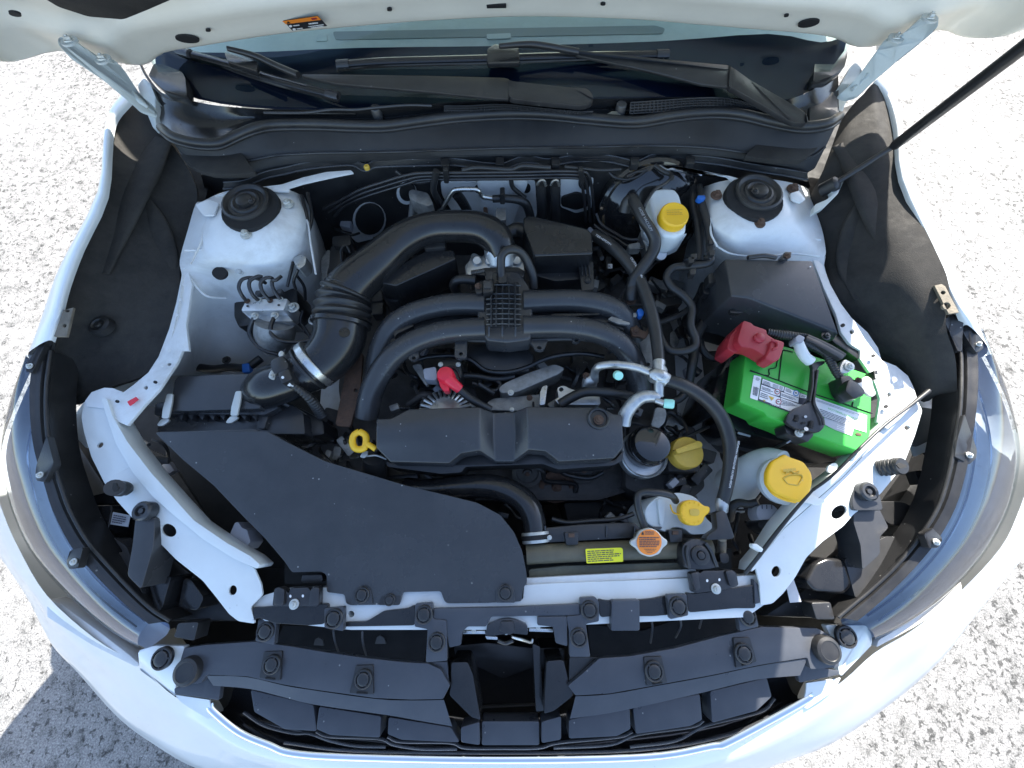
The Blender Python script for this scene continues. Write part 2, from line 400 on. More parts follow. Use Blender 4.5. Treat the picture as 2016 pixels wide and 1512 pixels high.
def txt(name, s, p0, p1, z, m, parent, up=None, lift=.0008, bold=0):
    """lettering from p0 to p1 (pixels) at height z (number or surf), fitted to that length"""
    a, b = surf(p0[0], p0[1], z), surf(p1[0], p1[1], z)
    cu = bpy.data.curves.new(name, 'FONT'); cu.body = s; cu.size = 1; cu.offset = bold
    cu.resolution_u = 2
    tmp = bpy.data.objects.new('tmp', cu); COL.objects.link(tmp)
    bpy.context.view_layer.update()
    me = bpy.data.meshes.new_from_object(tmp); bpy.data.objects.remove(tmp)
    xs = [v.co.x for v in me.vertices]; wd = max(xs)-min(xs); x0 = min(xs)
    X = (b-a); L = X.length; X.normalize()
    n = up or Vector((0,0,1)); n = (n-X*n.dot(X)).normalized(); Y = n.cross(X); k = L/wd
    for v in me.vertices: v.co = X*((v.co.x-x0)*k)+Y*(v.co.y*k)+n*lift
    me.materials.append(MT[m]); o = bpy.data.objects.new(name, me); o.location = a
    return link(o, parent)
def quadpt(Q, u, v):
    a, b, c, d = [Vector(x[:2]) for x in Q]
    return (a*(1-u)+b*u)*(1-v)+(d*(1-u)+c*u)*v
def printbars(name, Q, z, rows, m, parent, lift=.0009, fill=.5, gap=.02, ragged=True):
    bm = bmesh.new(); n = None
    for i in range(rows):
        v0 = (i+.5-fill/2)/rows; v1 = (i+.5+fill/2)/rows; u = 0
        end = random.uniform(.7, 1) if ragged else 1
        while u < end-.03:
            u1 = min(end, u+random.uniform(.05, .16))
            pp = [quadpt(Q, a, b) for a, b in ((u,v0),(u1,v0),(u1,v1),(u,v1))]
            ww = [surf(p.x, p.y, z) for p in pp]
            if n is None:
                n = (ww[1]-ww[0]).cross(ww[3]-ww[0]).normalized()
                if n.dot(CAMV-ww[0]) < 0: n = -n
            bm.faces.new([bm.verts.new(p+n*lift) for p in ww]); u = u1+gap
    return fin(name, bm, m, parent, flat=True)
def decal(name, pts, z, m, parent, lift=.0006, th=.0005, r=0):
    if r: pts = rnd(pts, r)
    if isinstance(z, tuple):
        nrm = Vector((0,-1,0)) if z[0] == 'y' else Vector(z[2]).normalized()
    else: nrm = Vector((0,0,1))
    bm = bmesh.new(); V = [bm.verts.new(surf(p[0], p[1], z, None)+nrm*lift) for p in pts]; bm.faces.new(V)
    return fin(name, bm, m, parent, flat=True)
# ================================================================== ground
bm = bmesh.new()
g = [bm.verts.new(p) for p in ((-60,-60,0),(60,-60,0),(60,60,0),(-60,60,0))]; bm.faces.new(g)
o = fin('ground', bm, 'asphalt', flat=True); o['kind'] = 'structure'; o['label'] = 'pale weathered asphalt around the car, in sun and shade'

# ================================================================== car body
body = thing('car', 'white car body shell with the engine bay open, strut towers and fenders', 'car', P(985, 900, .3))
# bay floor and side rails
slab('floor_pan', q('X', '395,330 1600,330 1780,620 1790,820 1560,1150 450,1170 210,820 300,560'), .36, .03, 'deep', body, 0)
slab('frame_rail', q('X', '655,480 690,470 712,600 700,760 660,880 640,960 600,960 628,800'), .62, .12, 'paint_bay', body, .006)
slab('frame_rail', q('X', '1290,560 1345,520 1375,640 1390,760 1420,900 1470,1010 1380,1010 1345,880 1310,740'), .60, .14, 'paint_bay', body, .006)
# firewall : insulated, with openings to the painted panel
FW = 1.02
fwz = ('y', FW)
fw = slab('firewall', [(395,345),(600,318),(1000,312),(1400,315),(1590,345),(1640,560),(1500,640),(700,640),(480,640)], fwz, .02, 'plastic', body, .002)
slab('bare_panel', rnd(q('Q', '890,135 1085,135 1560,125 1575,360 1540,470 1420,480 1080,470 960,330 900,230'), 6), ('y', FW-.004), .003, 'paint_bay', fw, .001)
slab('center_plate', rnd(q('Q', '1140,130 1515,130 1400,440 1290,440 1180,330 1170,210'), 8), ('y', FW-.02), .012, 'paint_bay', fw, .003, holes=[circ(620+1325/3.6, 320+200/3.6, 4.5, 2.5, 12)])
for (x, y, rx, ry) in ((620+1160/3.6, 320+190/3.6, 8, 8), (620+1500/3.6, 320+185/3.6, 8, 9)):
    slab('body_hole', circ(x, y, rx, ry), ('y', FW-.007), .004, 'deep', fw, 0)
slab('bare_panel', rnd(q('Q', '1740,110 1790,110 1975,110 1960,330 1850,360 1740,315'), 5), ('y', FW-.004), .003, 'paint_bay', fw, .001)
slab('insulation_patch', rnd(q('Q', '1745,250 1850,215 1955,240 1955,305 1850,340 1745,310'), 5), ('y', FW-.010), .006, 'plastic', fw, .002)
slab('insulation_patch', circ(620+1910/3.6, 320+150/3.6, 12, 13), ('y', FW-.010), .006, 'plastic', fw, .002)
slab('bare_panel', circ(620+385/3.6, 320+410/3.6, 33, 34), ('y', FW-.005), .004, 'paint_bay', fw, .001)
slab('bare_panel', rnd(q('Q', '255,530 275,440 360,460 420,540 300,570'), 5), ('y', FW-.0045), .003, 'paint_bay', fw, .001)
slab('grommet', circ(620+388/3.6, 320+408/3.6, 29, 30), ('y', FW-.012), .008, 'rubber', fw, .003)
tube('grommet_lead', q('Q', '360,370,.70 385,430,.69 420,540,.63'), [10,16,6], 'rubber', fw)
slab('bare_panel', circ(620+650/3.6, 320+220/3.6, 20, 22), ('y', FW-.005), .004, 'paint_bay', fw, .001)
slab('grommet', circ(620+655/3.6, 320+212/3.6, 16, 18), ('y', FW-.011), .007, 'plastic', fw, .002)
# strut towers / aprons
lt = [ '395,398,.88 440,378,.922 500,368,.925 560,372,.92 592,384,.87 610,395,.70',
       '385,402,.90 432,415,.93 497,415,.93 560,415,.93 603,420,.895 622,430,.70',
       '370,452,.90 425,456,.928 497,460,.93 560,458,.925 612,458,.875 634,468,.68',
       '354,512,.885 410,508,.905 490,512,.898 560,512,.89 620,505,.83 645,515,.65',
       '358,546,.88 400,545,.865 450,550,.858 540,555,.84 624,552,.77 655,562,.60',
       '351,600,.88 372,600,.855 425,612,.79 520,622,.75 606,622,.68 645,630,.56',
       '333,680,.87 365,680,.82 405,690,.72 480,700,.68 560,700,.62 620,705,.52',
       '300,740,.86 345,738,.78 405,732,.66 480,732,.62 560,735,.56 620,740,.48']
ap = loft('inner_apron', [q('X', r) for r in lt], 'paint_bay', body, th=.004, res=4)
plab(ap, 'white inner wing with strut tower beside the anti-lock brake unit')
rt = [ '1372,372,.70 1390,366,.88 1430,355,.92 1490,350,.925 1560,360,.92 1592,372,.88',
       '1362,410,.70 1385,405,.89 1430,395,.93 1485,393,.93 1550,395,.93 1600,400,.89',
       '1356,455,.68 1385,450,.88 1430,445,.928 1490,445,.93 1560,442,.925 1618,450,.89',
       '1348,505,.64 1392,495,.83 1440,490,.895 1500,490,.90 1570,488,.90 1626,496,.89',
       '1330,560,.58 1392,545,.74 1440,545,.82 1500,545,.85 1570,540,.86 1622,520,.885',
       '1320,620,.52 1395,610,.64 1450,610,.70 1530,610,.74 1600,600,.80 1650,600,.87',
       '1320,700,.46 1400,690,.55 1460,690,.60 1560,700,.64 1640,690,.72 1720,690,.86']
ap2 = loft('inner_apron', [q('X', r) for r in rt], 'paint_bay', body, th=.004, res=4)
plab(ap2, 'white inner wing with strut tower behind the fuse box')
# apron details
slab('body_hole', circ(432, 537, 15, 12), .886, .004, 'deep', ap, 0)
slab('body_hole', circ(367, 595, 4, 5), .868, .003, 'deep', ap, 0)
for (x, y, p_) in ((485,462,ap),(568,402,ap),(450,395,ap),(1495,440,ap2),(1410,385,ap2),(1560,372,ap2)):
    bolt(x, y, .930, 22, p_, BOLT_S if p_ is ap else BOLT_R)
bolt(472, 535, .875, 14, ap, rot=(.5,.4,0))
for k, pts in enumerate((q('A', '1050,1420,.908 1150,1415,.908 1260,1390,.912 1400,1395,.912 1500,1360,.91 1620,1330,.90 1690,1320,.885'),
          q('D', '1070,180,.874 1120,250,.868 1180,300,.855 1280,310,.83'))):
    tube('sealant_bead', pts, 5, 'paint_bay', ap, n=5, sides=8)
tube('sealant_bead', q('C', '230,1220,.91 330,1270,.915 460,1310,.912 560,1330,.908 700,1345,.904 860,1360,.895'), 5, 'paint_bay', ap2, sides=8)
tube('sealant_bead', q('C', '250,1330,.86 400,1370,.87 560,1400,.88 740,1430,.885 880,1470,.885'), 4, 'paint_bay', ap2, sides=8)
slab('flange_tab', rnd(q('A', '1105,1160 1180,1130 1240,1150 1210,1220 1150,1220'), 4), .935, .004, 'paint_bay', ap, .001)
slab('flange_tab', rnd(q('C', '690,1095 740,1080 780,1130 750,1150 700,1130'), 4), .935, .004, 'paint_bay', ap2, .001)
# white flange strip under cowl lip
slab('cowl_flange', rnd(q('A', '1215,1110 1300,1085 1480,1060 1600,1045 1720,1005 1850,975 1990,965 2005,980 1900,1000 1720,1040 1640,1065 1640,1085 1520,1085 1300,1100'), 2), .935, .003, 'paint_bay', body, .001, holes=[circ(1505/2.88, 1070/2.88, 6, 3, 10)])
slab('cowl_flange', rnd(q('N', '800,140 1000,155 1200,190 1580,275 1640,330 1745,345 1745,310 1640,280 1600,270 1320,215 1290,260 1180,190 960,165 900,195'), 2), .935, .003, 'paint_bay', body, .001)
slab('cowl_gap_filler', q('X','1560,330 1650,215 1700,200 1690,330 1640,420 1590,400'), .86, .02, 'deep', body, 0)  # dark filler added below to hide bright ground in the gaps
slab('cowl_gap_filler', q('X','420,330 320,225 280,210 290,330 340,410 400,410'), .86, .02, 'deep', body, 0)
# apron rails
slab('apron_rail', q('X', '386,402 361,500 357,545 347,595 333,647 312,702 292,733 262,758 243,772 222,764 205,763 180,772 167,789 170,800 215,806 232,830 250,838 282,800 312,768 347,716 359,690 372,690 366,640 372,600 378,560 372,540 392,450'), lambda x, y: .885-.02*(y-400)/400, .006, 'paint_bay', body, .002,
     holes=[circ(287, 763, 4, 4, 12), circ(333, 717, 4, 3, 12)])
slab('body_stamp', q('D', '720,895 770,868 782,882 735,918'), .872, .002, 'red_bright', body, 0)
slab('apron_rail', q('X', '1601,512 1622,567 1646,619 1656,654 1672,676 1694,690 1693,706 1715,737 1725,760 1733,785 1726,830 1748,845 1780,818 1802,800 1806,785 1800,765 1788,740 1764,720 1736,709 1729,685 1708,654 1677,626 1656,598 1635,560 1622,525 1626,504'), lambda x, y: .885-.02*(y-500)/300, .006, 'paint_bay', body, .002,
     holes=[circ(1678, 653, 4.5, 5, 12), circ(1751, 777, 4, 5, 12)])
# front rails (headlamp arms)
lh = [circ(197, 876, 7, 5, 14, -.6), circ(332, 1044, 16, 12, 18, .5), circ(458, 1162, 8, 10, 16, .3), circ(258, 918, 4, 3, 10)]
fr1 = slab('front_rail', rnd(q('X', '167,789 183,781 200,784 210,815 228,872 262,930 300,975 345,1015 400,1060 460,1098 500,1118 514,1150 517,1171 493,1195 502,1228 469,1223 451,1209 424,1174 399,1143 347,1102 306,1060 259,1018 231,987 205,950 180,900 165,850 160,820'), 5, 3), lambda x, y: .862-.05*(y-790)/430, .004, 'paint', body, .002, holes=lh)
plab(fr1, 'curved white rail beside the air intake duct')
slab('rail_flange', rnd(q('X', '198,783 210,785 222,820 250,869 295,928 335,973 382,1025 448,1070 493,1095 512,1112 506,1120 460,1100 400,1062 345,1017 300,977 262,932 228,874 208,815'), 3), lambda x, y: .872-.05*(y-790)/430, .04, 'paint', body, .002)
rh = [circ(1639, 921, 12, 8, 16, -.6), circ(1652, 1008, 17, 12, 18, -.6), circ(1528, 1125, 9, 11, 16, .3), circ(1786, 842, 6, 5, 12)]
fr2 = slab('front_rail', rnd(q('X', '1754,800 1795,766 1816,808 1802,855 1778,917 1733,973 1681,1012 1660,1036 1618,1067 1587,1098 1566,1136 1542,1168 1521,1188 1498,1192 1496,1150 1488,1120 1500,1095 1545,1040 1600,992 1660,940 1705,893 1740,840'), 5, 3), lambda x, y: .862-.05*(y-790)/430, .004, 'paint', body, .002, holes=rh)
plab(fr2, 'curved white rail beside the battery')
slab('rail_flange', rnd(q('X', '1748,812 1740,838 1705,890 1660,938 1600,990 1545,1038 1500,1093 1490,1118 1479,1126 1482,1108 1508,1077 1538,1029 1575,985 1604,962 1663,918 1708,872'), 3), lambda x, y: .872-.05*(y-790)/430, .04, 'paint', body, .002)
# end plates outboard of rails
slab('end_plate', rnd(q('X', '205,763 230,768 243,800 215,830 180,810 170,883 140,850 139,827 167,789'), 4), .80, .004, 'paint_bay', body, .001)
slab('end_plate', rnd(q('X', '1795,765 1830,775 1855,800 1870,850 1845,880 1800,900 1790,860 1816,808'), 6), .78, .004, 'paint_bay', body, .001)
# upper radiator support
rs = slab('radiator_support', rnd(q('X', '495,1190 520,1172 560,1160 640,1157 676,1160 682,1189 760,1185 790,1164 870,1160 880,1183 1030,1180 1032,1152 1100,1148 1370,1138 1500,1132 1505,1190 1470,1215 1190,1228 960,1240 690,1240 520,1222'), 3, 2), .805, .03, 'paint', body, .003, holes=[circ(691, 1209, 6.5, 6.5, 16)])
slab('support_lip', q('X', '1036,1138 1370,1120 1374,1136 1036,1152'), .80, .012, 'paint_bay', body, .002)
# fenders : flange, crown and outer skin falling away
def fender(inner, outer, label, sgn):
    rows = []
    n = len(inner)
    for a, b in zip(inner, outer):
        pa = P(a[0], a[1], a[2]); pb = P(b[0], b[1], b[2]); lip = pa+Vector((0,0,-.010)); d = (pb-pa).normalized()
        rows.append([lip, pa, pa.lerp(pb, .5)+Vector((0,0,.004)), pb, pb+Vector((sgn*.03,0,-.05)), pb+Vector((sgn*.05,0,-.18)), pb+Vector((sgn*.05,0,-.50))])
    o_ = loft('fender', rows, 'paint', body, res=3); return plab(o_, label)
inL = q('X', '252,197,1.0 224,230,.995 214,272,.99 204,382,.98 156,486,.965 128,560,.955 112,620,.95 96,670,.93')
ouL = q('X', '241,188,.995 217,222,.99 206,272,.985 193,382,.97 120,525,.945 97,584,.935 78,640,.925 55,700,.90')
fender(inL, ouL, 'white front fender edge on the air filter side', -1)
inR = q('X', '1722,160,1.0 1749,192,.995 1767,252,.99 1778,350,.98 1837,480,.965 1866,553,.955 1890,605,.95 1905,640,.93')
ouR = q('X', '1731,157,.995 1758,190,.99 1773,245,.985 1790,335,.97 1858,480,.945 1886,545,.935 1915,620,.925 1945,690,.90')
fender(inR, ouR, 'white front fender edge on the battery side', 1)

# unseen cabin : pillars, flanks, and a roof shaped to shade wipers and dashboard
def mir(f): return [f(-1), f(1)]
loft('roof', [[Vector((x*sc, y, z-.05*abs(x/.70)**2)) for x in (-.70,-.4,0,.4,.70)] for y, z, sc in ((1.68,1.52,.95),(1.9,1.58,.99),(2.6,1.60,1),(3.4,1.58,1),(4.0,1.48,.95))], 'paint', body, th=.03, res=3)
for sg in (-1, 1):
    fin('windscreen_pillar', bm_tube(cr([Vector((sg*.80,1.22,1.04)), Vector((sg*.74,1.42,1.21)), Vector((sg*.67,1.60,1.37)), Vector((sg*.60,1.78,1.50))], 5), [.035]*16, 10), 'paint', body)
    loft('door', [[Vector((sg*x, y, z)) for y in (1.6,1.9,2.4,3.2,4.0)] for x, z in ((.84,1.02),(.89,.95),(.91,.7),(.89,.4),(.84,.25))], 'paint', body, res=2)
    loft('side_window', [[Vector((sg*.82, y, 1.02)) for y in (1.45,2.2,3.0,3.8)], [Vector((sg*.62, 1.45+(y-1.45)*.75+.3, 1.46)) for y in (1.45,2.2,3.0,3.8)]], 'frit_sky', body, res=2)
def channel(r, outer_first, ease=1.5):
    A, B = P(*r[0]), P(*r[-1]); out = []
    for p_ in r:
        f = (p_[0]-r[0][0])/(r[-1][0]-r[0][0]); f = f**ease if outer_first else 1-(1-f)**ease
        d = ray(p_[0], p_[1]); X = A.x+(B.x-A.x)*f; out.append((p_[0], p_[1], CZ+d.z*X/d.x))
    return out
# ================================================================== fender insulators
fl = thing('fender_insulator', 'dark felt insulator lining the fender beside the air filter box', 'liner', P(250, 500, .75))
rows = ['224,226,.985 250,205,.95 282,215,.95 305,232,.96 322,262,.965',
        '210,290,.98 250,290,.93 290,285,.94 340,290,.945 372,335,.92',
        '203,382,.968 245,380,.90 288,385,.91 335,385,.90 388,398,.89',
        '156,486,.955 210,480,.88 255,480,.855 305,490,.85 356,508,.872',
        '120,584,.938 180,585,.86 235,590,.82 290,595,.81 352,590,.87',
        '112,660,.90 165,660,.83 215,670,.78 270,680,.78 322,675,.86',
        '103,727,.87 145,735,.80 190,745,.76 235,745,.76 292,733,.852',
        '104,784,.84 130,790,.80 150,795,.79 175,780,.80 212,764,.85']
ins = loft('felt_sheet', [channel(q('X', r), True) for r in rows], 'felt', fl, th=.006, res=4)
for (x, y, z) in ((196,640,.885),(272,448,.905)):
    c = P(x, y, z); k = 13*mpp(c)
    lathe('fastener', c, [(k*1.6,-.01),(k*1.5,.002),(k,.004),(k*.8,.001),(k*.5,.001),(k*.4,.006),(0,.006)], 'rubber', fl)
slab('fold', q('S', '470,40 545,20 495,235 400,235'), lambda x, y: .948, .004, 'dirt', fl, .001, holes=[circ(480/3.78, 600+155/3.78, 4, 4, 10), circ(500/3.78, 600+45/3.78, 5, 3, 10)])
def on_liner(pts, rows_, outer_first):
    R_ = [channel(q('X', r), outer_first, 1.5 if outer_first else .8) for r in rows_]; flat_ = [p_ for r in R_ for p_ in r]; out = []
    for x, y in pts:
        ws_ = sorted(((x-a_)**2+(y-b_)**2, c_) for a_, b_, c_ in flat_)[:4]; wt = [1/(d+30) for d, _ in ws_]
        out.append((x, y, sum(w_*c_ for w_, (_, c_) in zip(wt, ws_))/sum(wt)-.004))
    return out
for s_, w_ in (('322,275 292,330 258,395 226,470 205,540', [40,62,66,54,24]), ('286,392 312,450 330,520 322,590', [20,40,40,18])):
    tube('moulded_fold', on_liner(q('X', s_), rows, True), w_, 'felt', fl, n=6, sides=14, flat=.28)
fl = thing('fender_insulator', 'dark felt insulator lining the fender beside the battery, partly sunlit', 'liner', P(1750, 500, .75))
rows = ['1660,232,.965 1680,205,.955 1700,185,.95 1722,165,.975 1748,195,.985',
        '1625,330,.93 1660,290,.945 1700,280,.94 1735,285,.945 1770,300,.975',
        '1598,395,.89 1640,385,.90 1690,375,.91 1735,375,.91 1779,365,.968',
        '1624,505,.875 1680,500,.85 1725,490,.855 1775,485,.885 1838,485,.967',
        '1635,570,.868 1690,570,.82 1745,565,.82 1800,565,.86 1868,560,.957',
        '1690,640,.85 1730,645,.78 1775,650,.79 1820,655,.83 1862,640,.935',
        '1730,700,.84 1770,700,.77 1800,715,.77 1840,725,.80 1880,700,.915',
        '1764,722,.84 1785,740,.79 1800,765,.78 1835,775,.80 1884,750,.895',
        '1795,760,.83 1805,775,.79 1825,790,.78 1845,778,.79 1884,770,.885']
loft('felt_sheet', [channel(q('X', r), False, .8) for r in rows], 'felt', fl, th=.006, res=4)
for (x, y, z) in ((1785,612,.885),(1701,420,.915)):
    c = P(x, y, z); k = 12*mpp(c)
    lathe('fastener', c, [(k*1.6,-.01),(k*1.5,.002),(k,.004),(k*.8,.001),(k*.5,.001),(k*.4,.006),(0,.006)], 'rubber', fl)
for s_, w_ in (('1655,285 1688,330 1712,390 1738,460 1760,530', [40,62,66,54,24]), ('1700,395 1680,450 1668,520 1690,590', [20,40,40,18])):
    tube('moulded_fold', on_liner(q('X', s_), rows, False), w_, 'felt', fl, n=6, sides=14, flat=.28)
slab('fold', q('X', '1840,562 1858,558 1888,615 1868,618'), .955, .004, 'dirt', fl, .001, holes=[circ(1857, 576, 5, 4, 10), circ(1864, 602, 8, 7, 12)])

# ================================================================== strut mounts
for (x, y, lab) in ((494,410,'round black strut mount cap on the tower beside the brake unit'),(1484,391,'round black strut mount cap on the tower behind the fuse box')):
    t_ = thing('strut_mount', lab, 'strut mount', P(x, y, .90), 'strut mounts on the white towers')
    cup('hole_shade_disc', x, y, .936, 112, [(1.0,-.5),(1.0,.02),(.97,.05),(.92,.03),(.6,.03),(0,.03)], 'deep', t_)  # dark disc stands for the shaded hole around the mount
    cup('rubber_mount', x, y, .923, 92, [(1.0,-.2),(1.0,.32),(.97,.40),(.88,.44),(.80,.40),(.74,.34),(.62,.34),(.58,.40),(.50,.42),(.42,.36),(.34,.36),(.32,.50),(.24,.54),(0,.54)], 'rubber', t_)
    bolt(x+2, y-14, .958, 14, t_, BOLT_K)
# ================================================================== hood
HD = Vector((0, -.52, .854)).normalized()      # direction from hinge to front edge
HN = Vector((0, -.854, -.52)).normalized()     # underside normal, towards the engine
hood = thing('hood', 'raised white hood seen from beneath, propped open over the bay', 'hood', P(985, 60, 1.05))
edge = q('X', '-60,114,1.15 -20,116,1.145 31,121,1.11 118,100,1.09 200,116,1.07 282,128,1.055 323,104,1.062 400,90,1.075 486,76,1.085 590,62,1.09 720,50,1.085 850,40,1.082 1000,33,1.08 1100,33,1.08 1250,38,1.078 1360,47,1.076 1480,57,1.074 1580,65,1.07 1640,74,1.062 1690,93,1.055 1760,82,1.07 1847,59,1.09 1900,74,1.10 1975,71,1.135 2045,40,1.165')
E = [P(*e) for e in edge]
prof = [(0,0),(.010,.004),(.045,.004),(.075,.004),(.098,-.014),(.13,-.016),(.20,-.016),(.23,0),(.55,.004),(.85,.0),(.98,.0)]
rows = []
for t_, off in prof:
    f = min(1, t_/.25)
    row = []
    for i, e in enumerate(E):
        b = e.copy(); b.y = e.y*(1-f)+1.02*f*1+0*f if t_ > 0 else e.y
        p = Vector((e.x*(1-.06*t_), e.y, e.z))+HD*t_+HN*off
        row.append(p)
    rows.append(row)
hp = loft('inner_panel', rows, 'hood_cream', hood, th=0, res=3)
rows2 = [[p-HN*.035*(1 if 0 < j < len(r)-1 else .2) for j, p in enumerate(r)] for r in ([Vector((e.x*(1-.06*t_), e.y, e.z))+HD*t_ for e in E] for t_ in (0,.3,.6,.98))]
loft('outer_skin', rows2, 'paint', hood, res=2)
pe = P(1000, 33, 1.08)
hpl = ('pl', pe+HN*.0055, tuple(HN))
def hole(x, y, rx, ry, rot=0, n=18): 
    # locate on the local panel: use nearest edge point's plane
    j = min(range(len(edge)), key=lambda k: abs(edge[k][0]-x)); k2 = j+1 if edge[j][0] < x and j+1 < len(edge) else j-1
    f = (x-edge[j][0])/(edge[k2][0]-edge[j][0]); e = E[j].lerp(E[k2], f)
    return ('pl', e+HN*.0062, tuple(HN))
for (x, y, rx, ry, rot) in ((369,78,24,7,.12),(1592,47,22,7,-.2),(767,20,5,2.5,0),(1187,9,5,2.5,0),(410,61,5,2,0),(190,90,7,2.5,0),(30,29,13,4,.2),(1548,32,5,2,-.2),(1775,49,7,2.5,-.2)):
    slab('panel_hole', circ(x, y, rx, ry, 18, rot), hole(x, y, 0, 0), .003, 'deep', hood, 0)
slab('panel_slot', q('B', '858,31 969,29 970,46 860,48'), hole(978, 13, 0, 0), .003, 'deep', hood, 0)
slab('insulation_pad', rnd(q('A', '200,-40 330,40 500,95 700,112 830,60 1060,-40 1060,-160 200,-160'), 8), ('pl', E[4]+HN*.02, tuple(HN)), .012, 'felt', hood, .004)
# warning label on hood
lp = ('pl', hole(600, 45, 0, 0)[1], tuple(HN))
lb = decal('warning_label', q('L', '180,365 1075,240 1170,340 1315,500 450,615 275,455'), lp, 'black_print', hood, .0012)
decal('label_band', q('L', '190,372 1072,246 1165,338 280,448'), lp, 'orange', lb, .0017)
decal('label_symbol', q('L', '310,430 330,365 405,415'), lp, 'black_print', lb, .0022)
decal('label_symbol', q('L', '905,290 1040,275 1065,318 935,338'), lp, 'red', lb, .0022)
for cx_, cy_ in ((400,490),(490,568)): decal('label_symbol', circ(540+cx_/12.6, 10+cy_/12.6, 3.4, 2.4, 10), lp, 'white_print', lb, .0022)
printbars('label_print', q('L', '455,465 650,440 670,475 480,495'), lp, 1, 'white_print', lb, .0022, .8)
printbars('label_print', q('L', '545,545 720,520 735,550 570,575'), lp, 1, 'white_print', lb, .0022, .8)
printbars('label_print', q('L', '835,415 1105,380 1120,425 860,450'), lp, 1, 'white_print', lb, .0022, .8)
printbars('label_print', q('L', '810,490 1230,430 1290,500 950,545'), lp, 2, 'white_print', lb, .0022, .6)
# hinges
for pts, bo, lab in ((q('A', '330,212,1.135 400,205,1.135 480,270,1.12 560,320,1.105 650,340,1.09 690,380,1.075 780,520,1.04 830,568,1.03 870,600,1.02 880,640,1.01 860,650,1.01 780,620,1.02 690,530,1.04 560,430,1.065 380,310,1.11 330,250,1.13'),
        ((400,240,1.136),(590,342,1.1)), 'hinge arm on the air filter side'),
        (q('C', '1530,85,1.135 1440,90,1.135 1330,190,1.11 1230,220,1.09 1180,290,1.075 1100,400,1.04 1040,470,1.03 960,540,1.01 1010,560,1.01 1080,540,1.02 1180,440,1.035 1300,340,1.07 1450,220,1.11 1530,150,1.13'),
        ((1475,110,1.136),(1285,222,1.095)), 'hinge arm on the battery side')):
    h = plab(slab('hinge_arm', rnd(pts, 6, 3), 1.1, .006, 'hinge_paint', hood, .002), lab)
    K = 'A' if bo[0][0] < 600 else 'C'
    for x, y, z in bo:
        (px, py), = q(K, '%f,%f' % (x, y)); c = P(px, py, z+.004)
        lathe('washer', c, [(.013,0),(.013,.003),(0,.003)], 'hinge_paint', h); inst('bolt', BOLT_S, c+Vector((0,0,.002)), h, .0055, (-.3,0,0))
    sg = -1 if K == 'A' else 1
    pts2 = q('A', '700,470,1.048 780,560,1.035 840,610,1.023') if K == 'A' else q('C', '1200,350,1.058 1120,440,1.032 1040,510,1.023')
    tube('stiffening_rib', pts2, [6,11,6], 'hinge_paint', h, sides=8)
    # lower bracket fixed to body
    b_ = q('A', '780,480,1.01 815,440,1.01 850,470,1.01 885,560,1 940,640,0.98 910,730,.98 870,730,.98 840,660,0.98 800,560,1') if K == 'A' else q('C', '1100,390,1.01 1060,350,1.01 1030,380,1.01 980,470,1 945,540,0.98 950,600,.98 985,640,.98 1010,570,0.98 1070,470,1')
    slab('hinge_bracket', rnd(b_, 5, 3), 1.0, .012, 'hinge_paint', hood, .002)

# ================================================================== prop rod
pr = thing('prop_rod', 'black hood prop rod with foam grip rising from the fender', 'prop rod', P(1640, 365, .9))
a = P(1640, 364, .945); mid = P(1762, 286, 1.005); e_ = P(2016, 92, 1.215)
top = mid+(e_-mid)*2.6
fin('rod', bm_tube([a, a.lerp(mid, .5), mid, top], [.0055]*4, 12), 'black_steel', pr)
fin('grip', bm_tube([mid.lerp(e_, -.02), mid, mid.lerp(e_, .02), top-(e_-mid)*.1], [.0062,.0085,.0095,.0095], 14), 'rubber', pr)
decal('rod_print', q('C', '1145,905 1265,828 1270,834 1150,912'), ('pl', P(1737, 300, .972)+Vector((0,-.007,.008)), (0,-.4,.9)), 'white_print', pr, 0)
slab('pivot_bracket', rnd(q('C', '880,1180 960,1100 1000,1015 940,1010 915,1060 930,1100 900,1130 830,1160 820,1210'), 4), .94, .01, 'hinge_paint', pr, .002)
lathe('pivot_bush', a, [(.014,-.02),(.014,.006),(.009,.010),(0,.010)], 'rubber', pr, axis=(.5,-.2,1))

# ================================================================== windscreen, dashboard
GS = math.radians(30)
g0 = P(1000, 195, 1.0); gn = Vector((0, -math.sin(GS), math.cos(GS)))
gpl = ('pl', g0, tuple(gn))
ws = thing('windscreen', 'dark tinted windscreen glass behind the wipers', 'windscreen', g0)
def gp(px, py, lift=0): return PP(px, py, g0, gn)+gn*lift
cols = [(296,118),(345,176),(480,205),(700,212),(1000,195),(1300,190),(1520,200),(1610,165),(1672,92)]
low = [gp(x, y) for x, y in cols]
def glass_rows(ts, lift):
    out = []
    for t_ in ts:
        up = Vector((0, math.cos(GS), math.sin(GS)))
        row = []
        for i, p in enumerate(low):
            xx = p.x*(1-.12*t_); s = (abs(p.x)/.75)**2
            row.append(Vector((xx, p.y, p.z))+up*t_ + gn*lift - Vector((0,0,.0)))
        out.append(row)
    return out
loft('glass_pane', glass_rows([0,.15,.3,.5,.8], 0), 'glass', ws, res=3)
